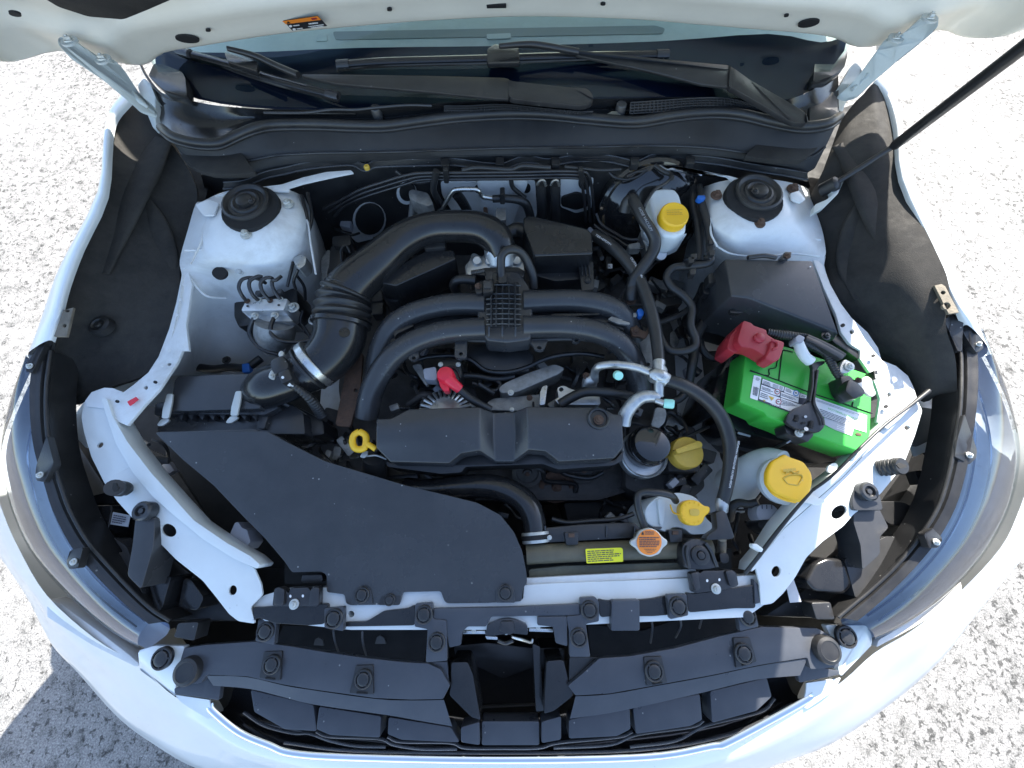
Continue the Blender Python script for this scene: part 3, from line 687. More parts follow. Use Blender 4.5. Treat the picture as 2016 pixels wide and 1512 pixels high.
# ceramic edge band plus painted dashboard shadow, from base up to the dark line
fr_top = [gp(x, y, -.012) for x, y in ((290,70),(330,92),(480,95),(700,86),(1000,82),(1300,73),(1520,58),(1625,75),(1680,60))]
loft('frit_shade_band', [[p-gn*.012 for p in low], [a_.lerp(b_, .5)-gn*.006 for a_, b_ in zip(low, fr_top)], fr_top], 'frit_sky', ws, res=3)
tube('moulding', [(*c, ) for c in []] or q('A', '800,370,1.02 830,430,1.015 900,520,1.005 1000,580,1 1150,605,0.998 1400,625,0.998 1700,640,0.998 2016,640,0.998'), 5, 'plastic', ws, sides=8)
db = thing('dashboard', 'pale sunlit dashboard top with defroster slot behind the glass', 'dashboard', P(985, 60, .95))
slab('dash_top', [(330,150),(1640,130),(1600,-30),(380,-30)], .955, .02, 'dash_sun_tone', db, 0)
slab('defroster_slot', rnd(q('X', '655,62 1290,50 1310,56 1305,66 660,78'), 5), .957, .001, 'dash_vent', db, 0)
slab('sensor_cover', rnd(q('X', '958,67 1005,65 1006,75 959,77'), 2), .958, .0012, 'dash_sun_tone', db, 0)
slab('vin_ring', rnd(q('B', '-100,190 -50,190 -45,230 -110,232'), 3), .958, .002, 'dash_sun_tone', db, .0005)

# ================================================================== cowl
cw = thing('cowl_panel', 'black plastic cowl panel with mesh vents and rubber seal', 'cowl', P(985, 250, .93))
seal = q('X', '318,252,0.988 340,268,.995 385,280,.99 430,281,.988 462,268,.99 500,252,.995 540,244,0.988 620,243,0.988 700,246,0.988 760,246,0.988 820,238,0.988 900,228,0.99 1000,222,0.991 1080,224,0.991 1160,232,0.99 1250,238,0.988 1330,226,0.988 1400,220,0.988 1460,224,.998 1520,238,.995 1580,248,.992 1630,242,.995 1652,229,0.988')
tube('rubber_seal', seal, 17, 'rubber', cw, n=4, sides=12)
tube('seal_lip', [(x, y+11, z-.006) for x, y, z in seal], 7, 'rubber', cw, n=4, sides=8)
seal_lo = [(x, y+4, z-.004) for x, y, z in seal]
mid_lo = q('X', '350,290,.965 365,310,.96 392,318,.955 435,322,.953 470,322,.952 515,312,.953 550,306,.955 625,302,.956 700,301,.956 760,300,.956 820,298,.956 900,295,.957 1000,292,.957 1080,291,.957 1160,290,.957 1250,288,.957 1330,288,.957 1400,292,.956 1460,300,.954 1520,310,.952 1565,315,.952 1600,308,.955 1625,290,.96')
bot_lo = q('X', '372,318,.935 395,340,.93 420,346,.925 460,352,.925 500,350,.925 540,340,.925 580,334,.925 640,326,.925 700,324,.925 760,324,.925 820,322,.925 900,320,.925 1000,318,.925 1080,316,.925 1160,314,.925 1250,313,.925 1330,312,.925 1400,315,.925 1460,320,.925 1520,330,.925 1560,338,.925 1585,340,.93 1605,330,.935')
loft('cowl_front', [seal_lo, mid_lo, bot_lo], 'plastic_matte', cw, th=.003, res=3, smooth=30)
tube('crease', [(x, y, z+.003) for x, y, z in mid_lo], 4, 'plastic', cw, n=3, sides=6)
lip = q('X', '440,372,.925 480,368,.925 520,352,.925 560,343,.925 600,334,.925 660,327,.925 695,326,.925 712,335,.922 725,336,.922 742,329,.925 800,327,.926 862,326,.926 900,326,.926 950,333,.924 985,335,.924 1000,331,.925 1025,322,.926 1050,321,.926 1080,326,.926 1130,319,.926 1180,317,.926 1215,322,.925 1245,329,.924 1260,328,.924 1285,317,.926 1320,315,.926 1370,319,.926 1420,325,.926 1480,336,.925 1540,345,.925 1590,354,.925')
ll = [(x, y-12, z+.012) for x, y, z in lip]
loft('cowl_lip', [ll, [(x, y, z) for x, y, z in lip]], 'plastic', cw, th=.004, res=3)
tube('lip_bead', lip, 5, 'plastic_grey', cw, n=4, sides=8)
tube('lip_bead', [(x, y-13, z+.012) for x, y, z in lip], 3, 'plastic_grey', cw, n=4, sides=6)
for (x, y) in ((876,318),(984,316),(1094,316),(1250,316),(1360,314)): slab('lip_clip', q('X', '%d,%d %d,%d %d,%d %d,%d' % (x-8,y-7,x+8,y-7,x+8,y+8,x-8,y+8)), .945, .014, 'plastic', cw, .001)
c = P(722, 329, .935); lathe('screw', c, [(.006,-.004),(.006,.002),(.004,.004),(0,.004)], 'yellow_old', cw)
for pts in (q('A', '1000,790 1050,830 1190,855 1330,840 1380,880 1420,940 1450,975 1380,985 1200,985 1100,955 1030,900'), q('C', '430,885 520,800 680,770 860,770 900,760 830,860 760,905 600,905')):
    slab('felt_patch', rnd(pts, 6), .966, .01, 'felt', cw, .003)
# cowl top behind the seal
back = [(x, y-3, z-.004) for x, y, z in seal]
top_e = q('X', '300,165,1.004 318,182,1.006 350,192,1.008 410,205,1.008 450,210,1.008 490,213,1.009 535,215,1.009 620,216,1.009 700,215,1.01 760,212,1.011 820,207,1.012 900,200,1.012 1000,197,1.012 1080,196,1.012 1160,195,1.012 1250,193,1.012 1330,191,1.012 1400,191,1.012 1460,194,1.011 1520,202,1.01 1570,190,1.009 1610,170,1.009 1650,130,1.009')
midc = [((a_[0]+b_[0])/2, (a_[1]+b_[1])/2+2, (a_[2]+b_[2])/2-.012) for a_, b_ in zip(back, top_e)]
loft('cowl_top', [back, midc, top_e], 'plastic_smooth', cw, th=.003, res=3)
def meshstrip(lo, hi, rowsn, colsn):
    bm = bmesh.new(); a_ = cr([P(*p) for p in lo], 8); b_ = cr([P(*p) for p in hi], 8)
    for k in range(rowsn+1):
        f = k/rowsn; bm_tube([p.lerp(r_, f) for p, r_ in zip(a_, b_)], [.0011]*len(a_), 5, bm)
    n = len(a_)-1
    for k in range(colsn+1):
        x = k/colsn*n; i = min(int(x), n-1); f = x-i
        bm_tube([a_[i].lerp(a_[i+1], f), b_[i].lerp(b_[i+1], f)], [.0013]*2, 5, bm)
    return bm
v1l, v1h = q('B', '620,640,0.996 750,640,0.996 900,632,0.996 1000,628,0.996 1150,640,0.994 1350,652,0.994 1450,650,0.994'), q('B', '620,600,1.01 750,600,1.01 900,592,1.01 1000,595,1.01 1150,612,1.008 1350,632,1.006 1460,632,1.006')
fin('vent_mesh', meshstrip(v1l, v1h, 3, 48), 'plastic_grey', cw)
loft('vent_recess', [[(x, y+1, z-.004) for x, y, z in v1l], [(x, y, z-.004) for x, y, z in v1h]], 'deep', cw, res=3)
v2l, v2h = q('X', '1240,224,0.994 1300,220,0.994 1360,213,0.994 1420,213,0.994 1470,219,0.992 1510,230,0.988 1540,243,0.996'), q('X', '1242,202,1.014 1300,198,1.014 1360,194,1.014 1420,193,1.014 1462,200,1.011 1500,214,1.006 1540,239,0.994')
fin('vent_mesh', meshstrip(v2l, v2h, 4, 46), 'plastic_grey', cw)
loft('vent_recess', [[(x, y+1, z-.004) for x, y, z in v2l], [(x, y, z-.004) for x, y, z in v2h]], 'deep', cw, res=3)
tube('cowl_ridge', q('X', '520,222,1.014 600,222,1.014 650,216,1.016 700,216,1.016 740,212,1.016 800,207,1.016 850,208,1.014'), 5, 'plastic_grey', cw, sides=8)
for (x, y) in ((740,216),(1223,209)):
    cup('cowl_clip', x, y, 1.004, 21, [(1,-1.5),(1,.3),(.9,.45),(0,.5)], 'plastic_grey', cw, n=16)
for pts, lab in ((q('A', '840,430 870,360 900,355 1030,405 1050,440 1060,545 1000,530 930,510'), 'l'), (q('C', '835,320 900,285 990,265 1020,290 1000,380 930,430 820,465'), 'r')):
    slab('corner_cap', rnd(pts, 5), 1.025, .02, 'plastic_smooth', cw, .004)
slab('cowl_leaf', q('B', '1535,650,0.996 1570,630,1 1610,632,0.998 1620,655,0.994'), 1.02, .002, 'olive', cw, 0)
slab('cowl_end', rnd(q('C', '800,480 900,470 960,560 960,650 880,690 800,690'), 5), .99, .03, 'plastic', cw, .003)
slab('cowl_end', rnd(q('A', '930,560 1000,620 1030,700 1020,770 960,740 920,620'), 5), .985, .03, 'plastic', cw, .003)

# ================================================================== wipers
def wiper(label, arm, link_, cap_, blade, conn, name='windscreen_wiper'):
    w_ = thing(name, label, 'wiper', P(*cap_[0]), 'wiper arms')
    slab('arm', rnd(arm, 3, 2), 1.05, .005, 'plastic', w_, .0015)
    slab('knuckle', rnd(cap_, 8, 4), 1.07, .009, 'plastic', w_, .003)
    tube('arm_rod', link_, [9,11,12,12], 'plastic', w_, sides=8)
    tube('blade_spine', blade, 16, 'plastic_smooth', w_, sides=8, n=6, flat=.6)
    tube('blade_rubber', [(x, y+9, z-.012) for x, y, z in blade], 7, 'rubber', w_, sides=6, n=6)
    for i in (0, -1):
        x, y, z = blade[i]; x2, y2, z2 = blade[1 if i == 0 else -2]; d = Vector((x2-x, y2-y)).normalized()
        tube('end_cap', [(x, y, z), (x+d.x*24, y+d.y*24, z+.001)], 19, 'plastic_grey', w_, sides=8, flat=.7)
    slab('connector', rnd(conn, 3, 2), 1.058, .010, 'plastic_smooth', w_, .003)
wiper('black wiper whose arm lies along the cowl, nearer the mesh vent end',
      q('B', '-190,420,1.044 0,420,1.044 500,428,1.044 960,440,1.044 990,450,1.044 985,560,1.044 900,555,1.044 500,515,1.044 200,490,1.044 0,470,1.044 -190,430,1.044'),
      q('A', '1290,275,1.074 1440,315,1.064 1560,370,1.054 1690,425,1.049'),
      q('B', '975,450,1.046 1010,460,1.046 1330,495,1.044 1430,500,1.044 1465,540,1.044 1460,580,1.042 1400,598,1.04 1100,570,1.044 985,555,1.046'),
      q('A', '1010,285,1.044 1280,360,1.039 1560,450,1.032 1920,545,1.026'),
      q('A', '1270,300 1300,265 1460,350 1455,400 1290,350'))
wiper('black wiper with its blade across the middle of the windscreen',
      q('X', '1134,98,1.059 1200,105,1.054 1316,117,1.049 1435,128,1.044 1448,140,1.042 1440,172,1.036 1380,165,1.036 1316,148,1.04 1240,130,1.044 1134,108,1.054'),
      q('B', '930,262,1.074 1060,252,1.071 1160,256,1.067 1380,295,1.059'),
      q('C', '350,375,1.044 385,395,1.044 440,440,1.04 700,590,1.024 780,640,1.019 795,680,1.016 780,700,1.014 700,690,1.016 370,500,1.038 340,490,1.04'),
      q('B', '10,365,1.044 300,345,1.048 850,330,1.052 1300,315,1.048 1890,305,1.042'),
      q('B', '860,275 905,248 1040,270 1050,350 860,355'))
# ================================================================== headlights
def headlight(label, strip, inner, outer, tabs, cavity, extras, sgn):
    h = thing('headlight', label, 'headlight', P(*strip[len(strip)//2][:2], .55), 'headlights')
    # dark frame strip following the lens edge
    a_ = [P(x, y, z) for x, y, z in strip]; b_ = [P(x, y, z) for x, y, z in inner]
    loft('frame', [[p+Vector((0,0,-.05)) for p in a_], [p.lerp(r_, .08)+Vector((0,0,.001)) for p, r_ in zip(a_, b_)], [p.lerp(r_, .5)+Vector((0,0,.005)) for p, r_ in zip(a_, b_)], [p.lerp(r_, .92) for p, r_ in zip(a_, b_)], [p+Vector((0,0,-.05)) for p in b_]], 'plastic', h, res=3, smooth=40)
    tube('gasket', [(x, y, z+.004) for x, y, z in inner], 7, 'rubber', h, n=4, sides=8)
    o_ = [P(x, y, z) for x, y, z in outer]
    rows = []
    for f, dz in ((0, -.004), (.3, .008), (.6, .006), (.85, -.002), (1, -.014)):
        rows.append([p.lerp(r_, f)+Vector((0,0,dz)) for p, r_ in zip(a_, o_)])
    loft('lens', rows, 'lens', h, res=4)
    # reflector bowl beneath the lens, with stepped bezels
    rows = []
    for f, dz in ((.02,-.02),(.2,-.045),(.45,-.055),(.7,-.05),(1.0,-.02)):
        rows.append([p.lerp(r_, f)+Vector((0,0,dz)) for p, r_ in zip(a_, o_)])
    loft('reflector', rows[:3], 'bezel_sky', h, res=3)
    loft('outer_bezel', rows[2:], 'bezel_haze', h, res=3)
    for f in (.25, .55, .8):
        fin('bezel_line', bm_tube(cr([p.lerp(r_, f)+Vector((0,0,-.035-.012*math.sin(3*f))) for p, r_ in zip(a_, o_)][1:-1], 5), [.0028]*(5*(len(a_)-3)+1), 6), 'chrome', h)
    for t_ in tabs:
        slab('mounting_tab', rnd(t_, 4, 3), t_[0][2] if len(t_[0]) > 2 else .87, .012, 'plastic', h, .002)
    slab('housing_back', cavity, .70, .05, 'plastic', h, .01)
    for nm, pts, z, th, m_, rr in extras: slab(nm, rnd(pts, rr, 3) if rr else pts, z, th, m_, h, min(.006, th*.3), seg=3)
    return h
mat('bezel_sky', (.26,.34,.52), .3, metal=0, var=.25, scale=5)  # blue base stands for sky reflected in the lens
mat('bezel_haze', (.74,.78,.82), .3, metal=0, var=.2, scale=5)  # pale base stands for the bright haze towards the outer lens edge
sL = q('X', '70,700,.905 60,760,.90 62,830,.895 70,890,.885 88,950,.875 105,1005,.865 140,1075,.85 185,1130,.835 235,1180,.82 270,1210,.812 290,1228,.806')
iL = q('X', '100,690,.90 92,760,.895 92,830,.89 100,890,.88 118,950,.87 138,1005,.86 172,1065,.845 215,1115,.83 262,1165,.815 300,1200,.807 335,1222,.802')
oL = q('X', '52,705,.90 14,790,.87 -8,850,.85 -15,900,.83 -5,960,.815 10,1015,.80 40,1080,.79 85,1140,.78 145,1200,.775 215,1255,.77 270,1285,.765')
exL = [('tube_cover', q('D','330,1290 395,1275 420,1400 350,1450'), .80, .03, 'plastic', 4),
       ('bulb_cover', q('G','420,30 640,20 600,230 430,190'), .80, .06, 'plastic_smooth', 8),
       ('bulb_cover', q('G','830,440 970,425 920,600 880,650 860,520'), .80, .05, 'plastic_smooth', 6),
       ('bulb_cover', q('G','1040,440 1080,440 1155,545 1120,620 1010,600'), .78, .05, 'plastic_smooth', 6),
       ('support_leg', q('G','770,70 880,90 870,250 800,500 720,420 750,250'), .845, .05, 'plastic_grey', 8),
       ('support_web', q('G','470,270 700,290 640,200 720,260 800,500 870,640 760,590 600,440'), .80, .03, 'plastic_grey', 6),
       ('corner_box', q('G','1010,690 1125,685 1100,790 985,770'), .80, .03, 'plastic', 4),
       ('cross_member', q('D','370,1470 600,1410 640,1430 640,1475 400,1490'), .78, .02, 'plastic_smooth', 2),
       ('cross_member', q('S','410,890 465,960 460,1190 440,1190 445,970 405,905'), .80, .03, 'plastic', 2),
       ('id_sticker', q('G','640,60 740,80 725,145 625,130'), .802, .001, 'grey_print', 0)]
hl = headlight('headlight in shade at the corner beside the air intake duct', sL, iL, oL,
  [q('S','200,440,.915 290,290,.92 345,240,.925 330,300,.915 235,510,.91 190,495,.912'), q('S','400,205 350,300 380,480 320,480 300,330 330,250'), q('S','345,970,.90 400,1180,.89 330,1320,.885 270,1310,.885 262,1240,.888 275,1180,.89'), q('G','400,275,.87 470,260,.87 440,380,.862 390,385,.862 375,345,.865')],
  q('X','105,800 170,900 225,985 300,1065 400,1150 470,1225 330,1225 220,1130 140,1010 95,880'), exL, -1)
for x, y, z in ((59,721,.914),(79,935,.89),(145,1106,.866)): inst('screw', BOLT_S, P(x, y, z), hl, .0035)
(px_, py_), = q('G', '820,55'); lathe('screw_boss', P(px_, py_, .85), [(.016,-.01),(.016,.006),(.013,.009),(.009,.009),(.008,.004),(.005,.004),(.004,.008),(0,.008)], 'plastic_grey', hl)
printbars('sticker_print', q('G', '648,72 728,88 715,135 635,122'), .803, 4, 'dark_print', hl)
sR = q('X', '1918,650,.905 1925,720,.90 1922,800,.895 1912,870,.885 1898,940,.875 1880,1000,.865 1845,1065,.85 1795,1125,.835 1745,1175,.82 1712,1205,.812 1690,1222,.806')
iR = q('X', '1888,650,.90 1892,720,.895 1890,800,.89 1880,870,.88 1866,940,.87 1846,1000,.86 1812,1055,.845 1768,1110,.83 1718,1158,.815 1680,1190,.807 1650,1215,.802')
oR = q('X', '1935,655,.90 1990,760,.87 2015,830,.85 2026,890,.83 2020,950,.815 2002,1010,.80 1968,1075,.79 1920,1135,.78 1860,1190,.775 1785,1240,.77 1730,1265,.765')
exR = [('bulb_cover', q('I','830,350 900,320 1000,330 1050,480 1000,530 830,510 780,450'), .80, .05, 'plastic_smooth', 8),
       ('support_leg', q('F','1060,1380 1140,1365 1200,1420 1220,1512 1050,1512 1040,1450'), .845, .05, 'plastic_grey', 8),
       ('support_leg', q('I','1050,0 1180,10 1250,150 1200,200 1200,300 1100,390 1090,250 1050,120'), .83, .05, 'plastic_grey', 6),
       ('support_web', q('I','1000,330 1230,200 1370,200 1400,150 1370,280 1200,440 1060,550'), .80, .03, 'plastic_grey', 6),
       ('corner_box', q('I','810,575 920,572 945,670 840,670'), .80, .03, 'plastic', 4),
       ('plastic_sheet', q('T','430,760 560,780 620,940 560,980 390,1060 350,1030 400,980 380,860'), .80, .004, 'rubber_grey', 6),
       ('bulb_cover', q('T','560,590 700,560 735,640 700,780 620,760 560,680'), .79, .05, 'rubber', 8),
       ('cross_member', q('T','380,1235 575,1220 570,1300 510,1330 420,1335'), .80, .02, 'plastic', 3),
       ('cross_member', q('T','510,1090 620,1060 670,1060 650,1150 600,1160'), .81, .02, 'plastic', 3),
       ('bulb_cover', q('I','1130,0 1330,0 1480,80 1400,150 1250,130'), .79, .05, 'plastic', 8),
       ('id_sticker', q('I','665,470 710,440 755,570 690,575'), .803, .001, 'grey_print', 0)]
hr = headlight('headlight catching the sun at the corner beside the battery', sR, iR, oR,
  [q('T','600,110,.93 670,65,.93 745,120,.93 735,240,.92 735,345,.91 700,345,.91 640,200,.92'), q('T','735,100,.925 800,90,.93 830,160,.925 890,280,.915 890,330,.91 845,360,.91 800,300,.915 740,200,.92'), q('T','750,810,.90 845,1080,.885 840,1140,.882 790,1190,.882 680,1130,.885 700,1000,.89'), q('I','1500,150,.87 1555,210,.865 1530,265,.862 1480,265,.862 1450,185,.868')],
  q('X','1885,760 1830,900 1760,1000 1690,1075 1600,1150 1500,1215 1640,1220 1770,1125 1850,1010 1895,880'), exR, 1)
for x, y, z in ((1926,677,.914),(1908,896,.886),(1843,1067,.866)): inst('screw', BOLT_S, P(x, y, z), hr, .0035)
(px_, py_), = q('F', '1120,1405'); lathe('screw_boss', P(px_, py_, .848), [(.016,-.01),(.016,.006),(.013,.009),(.009,.009),(.008,.004),(.005,.004),(.004,.008),(0,.008)], 'plastic_grey', hr)
tube('bulb_wire', q('T','735,650,.86 640,655,.85 570,690,.84 560,750,.83 600,800,.83 650,845,.83'), 4, 'mint', hr, sides=6)
tube('bulb_wire', q('T','550,745,.83 600,670,.84 730,670,.85'), 3, 'mint', hr, sides=6)
tube('bulb_wire', q('T','650,810,.83 690,840,.84 710,890,.85'), 8, 'rubber', hr, sides=6)
for pts, lab in ((q('X','92,1178 120,1190 190,1240 255,1290 275,1308 268,1314 180,1270 92,1215'), 0), (q('X','1730,1260 1790,1225 1850,1180 1890,1140 1895,1160 1880,1185 1800,1235 1725,1275'), 1)):
    slab('turn_lamp', rnd(pts, 4, 2), .755, .03, 'amber', (hl, hr)[lab], .004)

# ================================================================== front bumper
bu = thing('front_bumper', 'white painted front bumper cover curving round the nose', 'bumper', P(985, 1500, .2))
Tb = q('X', '-60,780,.87 -26,880,.835 -12,950,.816 8,1015,.80 38,1082,.788 92,1172,.772 185,1256,.76 275,1312,.75 345,1372,.735 412,1392,.715 470,1440,.70 575,1484,.69 700,1496,.685 985,1503,.68 1270,1496,.685 1435,1467,.695 1590,1386,.715 1660,1340,.735 1722,1285,.75 1800,1238,.76 1890,1165,.772 1970,1078,.788 2004,1010,.80 2024,950,.816 2036,880,.835 2070,780,.87')
Mb = q('X', '-90,800,.82 -52,900,.785 -36,970,.766 -16,1035,.75 16,1100,.738 70,1180,.73 135,1262,.72 220,1335,.70 302,1405,.69 385,1445,.68 465,1490,.67 585,1525,.66 730,1540,.655 985,1548,.65 1240,1540,.655 1410,1518,.66 1540,1462,.675 1645,1405,.69 1745,1335,.70 1835,1262,.72 1912,1180,.73 1990,1100,.738 2024,1035,.75 2046,970,.766 2062,900,.785 2100,800,.82')
Ob = [P(x, y, z) for x, y, z in q('X', '-100,830,.72 -66,920,.69 -50,985,.67 -20,1045,.65 30,1085,.63 80,1160,.61 120,1255,.60 168,1312,.59 243,1400,.58 312,1456,.57 400,1504,.56 560,1548,.55 720,1568,.54 985,1578,.53 1250,1568,.54 1400,1532,.55 1545,1486,.56 1635,1450,.57 1746,1372,.58 1830,1296,.60 1895,1210,.61 1965,1120,.63 2026,1050,.65 2056,985,.67 2072,920,.69 2110,830,.72')]
low_ = [p+Vector((-p.x*.03, .02, -.28)) for p in Ob]
loft('bumper_cover', [[P(*p) for p in Tb], [P(*p) for p in Mb], Ob, low_], 'paint', bu, res=4)
for pts, lab in ((q('G','785,845,.775 870,820,.775 1048,820,.772 1000,970,.76 990,1110,.735 960,1080,.735 790,950,.75'), 'triangular white corner bracket beside the round stopper in shade'),
                 (q('I','890,702,.772 1120,702,.775 1150,745,.772 1155,810,.76 980,995,.735 968,970,.745 960,850,.76'), 'triangular white corner bracket under the battery-side headlight')):
    plab(slab('corner_bracket', rnd(pts, 4, 2), .76, .012, 'paint', bu, .003), lab)
for (x, y) in ((320,1296),(1665,1253)): clip(x, y, .781, 40, bu)
loft('bumper_ledge', [q('X','345,1368,.735 360,1385,.73 410,1415,.715'), q('X','412,1378,.728 416,1396,.72 425,1410,.713')], 'paint', bu, res=3, th=.003)
loft('bumper_ledge', [q('X','1655,1335,.735 1640,1360,.73 1590,1395,.715'), q('X','1588,1345,.728 1586,1366,.72 1575,1390,.713')], 'paint', bu, res=3, th=.003)

# ================================================================== grille
gr = thing('radiator_grille', 'black front grille frame with ribbed air guide, trim clips and chrome edge', 'grille', P(985, 1440, .5))
chL = q('X', '412,1386,.72 418,1400,.717 470,1442,.706 530,1468,.702 577,1484,.70 700,1492,.697 985,1497,.695 1270,1491,.697 1400,1470,.70 1440,1459,.704 1590,1377,.717 1594,1364,.72')
tube('chrome_strip', chL, 14, 'chrome', gr, n=6, sides=8, flat=.5)
# bowl of the grille behind the chrome : dark back panel
loft('grille_bowl', [q('X','400,1335,.70 560,1350,.70 760,1385,.70 985,1420,.70 1210,1385,.70 1420,1345,.70 1600,1310,.70'), q('X','440,1395,.66 560,1430,.655 760,1458,.65 985,1472,.65 1210,1455,.65 1420,1425,.655 1570,1370,.66'), q('X','420,1400,.70 545,1468,.69 720,1486,.685 985,1490,.685 1260,1484,.685 1440,1450,.69 1585,1374,.70')], 'gloss_black', gr, res=4)
def beam(name, pts, z=.775, th=.012, m='grille_plastic', r=3, bev=.0055): return slab(name, rnd(pts, r, 2), z, th, m, gr, bev)
# left and right upper air-guide beams
bl = q('X', '362,1276 399,1270 500,1263 570,1272 640,1284 724,1296 800,1304 842,1306 868,1318 886,1350 872,1377 809,1378 739,1375 610,1357 556,1348 486,1332 406,1329 396,1345 345,1352 352,1310')
plab(beam('air_guide', bl), 'bevelled black air guide on the air duct side')
br = q('X', '1655,1263 1610,1237 1500,1234 1420,1252 1330,1276 1240,1292 1180,1296 1148,1325 1118,1350 1133,1370 1200,1366 1290,1350 1400,1330 1500,1309 1590,1295 1596,1318 1652,1314')
plab(beam('air_guide', br), 'bevelled black air guide on the battery side')
loft('guide_face', [q('X','406,1330,.772 486,1333,.772 556,1349,.772 610,1358,.772 739,1376,.772 809,1379,.772 874,1378,.772'), q('X','420,1350,.766 490,1356,.766 556,1372,.766 617,1387,.766 763,1408,.766 820,1418,.766 890,1430,.766')], 'grille_plastic', gr, res=3)
loft('guide_face', [q('X','1590,1296,.772 1500,1310,.772 1400,1331,.772 1290,1351,.772 1200,1367,.772 1133,1371,.772'), q('X','1575,1330,.766 1490,1338,.766 1390,1362,.766 1290,1385,.766 1200,1404,.766 1122,1415,.766')], 'grille_plastic', gr, res=3)
# angled end tabs
slab('end_tab', rnd(q('G','1170,985 1260,990 1240,1130 1150,1115 990,1095 985,1060 1160,1020'), 3, 2), .755, .01, 'grille_plastic', gr, .002)
slab('end_tab', rnd(q('I','705,900 790,890 800,930 968,960 968,985 745,1030'), 3, 2), .755, .01, 'grille_plastic', gr, .002)
# panels between the ribs
pan = ['493,1358 617,1388 623,1440 560,1436 500,1402', '628,1391 750,1410 748,1453 650,1448 622,1436', '765,1412 888,1432 905,1462 790,1457 763,1446',
       '907,1432 944,1421 945,1468 907,1462', '948,1420 1062,1420 1062,1468 948,1468', '1066,1421 1105,1410 1105,1457 1066,1464',
       '1120,1417 1240,1394 1242,1436 1215,1450 1120,1455', '1246,1393 1378,1366 1383,1418 1360,1430 1252,1446', '1398,1361 1510,1334 1520,1372 1490,1400 1402,1424']
for i, s_ in enumerate(pan): slab('grille_panel', rnd(q('X', s_), 4, 2), .735 if i not in (4,) else .728, .035, 'grille_plastic', gr, .006)
# slat edges of the grille, lighter metal bars standing in for edge highlights
for s_ in ('480,1402,.705 520,1428,.70 577,1443,.70 610,1444,.70 650,1458,.698 700,1468,.697 760,1470,.697', '623,1440,.705 650,1450,.703 745,1454,.702 775,1466,.70 830,1474,.698 900,1474,.698',
           '763,1450,.705 790,1460,.703 885,1462,.702 915,1472,.70 985,1473,.70 1060,1472,.70 1100,1462,.702 1215,1451,.703 1245,1440,.705',
           '1090,1472,.698 1200,1466,.698 1255,1446,.70 1360,1431,.702 1385,1418,.705', '1240,1470,.697 1330,1458,.698 1390,1428,.70 1495,1402,.702 1525,1375,.705', '560,1462,.695 700,1478,.693 985,1482,.692 1260,1476,.693 1440,1445,.696 1560,1385,.70'):
    tube('grille_slat', q('X', s_), 5, 'slat_highlight', gr, n=5, sides=8, flat=1.6)
slab('duct_cheek', rnd(q('V','370,700 500,690 540,860 580,960 430,1080 350,1105'), 4, 2), .765, .07, 'plastic_smooth', gr, .008)
slab('duct_cheek', rnd(q('U','1575,710 1700,708 1740,800 1800,1150 1730,1130 1560,960 1570,890'), 4, 2), .765, .07, 'plastic_smooth', gr, .008)
slab('divider', rnd(q('V','265,570 320,590 350,1080 290,1085'), 2, 2), .74, .05, 'plastic_smooth', gr, .002)
# upper rail with lugs
segs = [q('U','50,295 200,285 640,262 640,300 610,420 490,430 240,415 110,370 60,400'), q('U','760,405 930,400 1060,320 1240,300 1300,270 1300,430 760,440'),
        q('V','760,225 820,240 860,240 1060,235 1180,225 1290,200 1300,350 1180,360 1080,360 860,360 780,370'), q('V','1430,175 1480,190 1950,120 1960,300 1800,300 1490,330 1450,330')]
for s_ in segs: slab('top_rail', rnd(s_, 6, 3), .812, .035, 'plastic_smooth', gr, .010, seg=3)
slab('rail_end', q('V','1945,78 2000,140 1995,260 1955,270'), .815, .04, 'grille_plastic', gr, .002)
slab('rail_cover', rnd(q('V','865,240 1078,236 1080,470 862,472'), 3, 2), .820, .03, 'grille_plastic', gr, .003)
beam('top_bar', q('U','1440,300 2006,290') + q('V','625,265 625,355 200,360') + q('U','1880,365 1840,440 1700,440 1660,480 1650,580 1560,600 1540,490 1440,380'), .818, .010)
beam('clip_post', q('U','1300,265 1430,255 1440,380 1540,390 1545,620 1545,700 1380,712 1395,460 1295,440'), .820, .012)
beam('clip_post', q('V','625,220 740,212 770,250 770,400 670,420 705,670 545,670 540,470 520,360 630,350'), .820, .012)
beam('clip_post', q('V','500,360 525,360 530,590 440,565 420,440 300,430 300,362'), .819, .010)
beam('clip_post', q('U','610,300 760,285 755,475 610,450'), .824, .012); beam('clip_post', q('V','1285,195 1435,190 1450,355 1310,385'), .824, .012)
beam('clip_post', q('U','110,380 250,375 230,580 85,550'), .800, .012); beam('clip_post', q('V','1815,280 1945,270 1985,440 1840,475'), .800, .012)
slab('guide_web', rnd(q('U','1310,715 1545,705 1560,880 1480,830'), 3, 2), .765, .008, 'grille_plastic', gr, .002)
slab('guide_web', rnd(q('V','545,670 780,672 540,855'), 3, 2), .765, .008, 'plastic', gr, .002)
for k_, s_ in (('U','850,735 980,730 985,955 800,945'), ('U','150,630 290,625 275,850 115,830'), ('V','1110,670 1245,665 1290,865 1130,890'), ('V','1790,525 1915,520 1970,705 1810,755')):
    pts = q(k_, s_); slab('clip_pocket', rnd(pts, 2, 2), .779, .006, 'plastic', gr, .002)
    slab('pocket_slot', [((pts[2][0]*.75+pts[3][0]*.25), (pts[2][1]*.75+pts[3][1]*.25)-3), ((pts[2][0]*.3+pts[3][0]*.7), (pts[2][1]*.3+pts[3][1]*.7)-3), ((pts[2][0]*.3+pts[3][0]*.7), (pts[2][1]*.3+pts[3][1]*.7)), ((pts[2][0]*.75+pts[3][0]*.25), (pts[2][1]*.75+pts[3][1]*.25))], .7805, .001, 'deep', gr, 0)
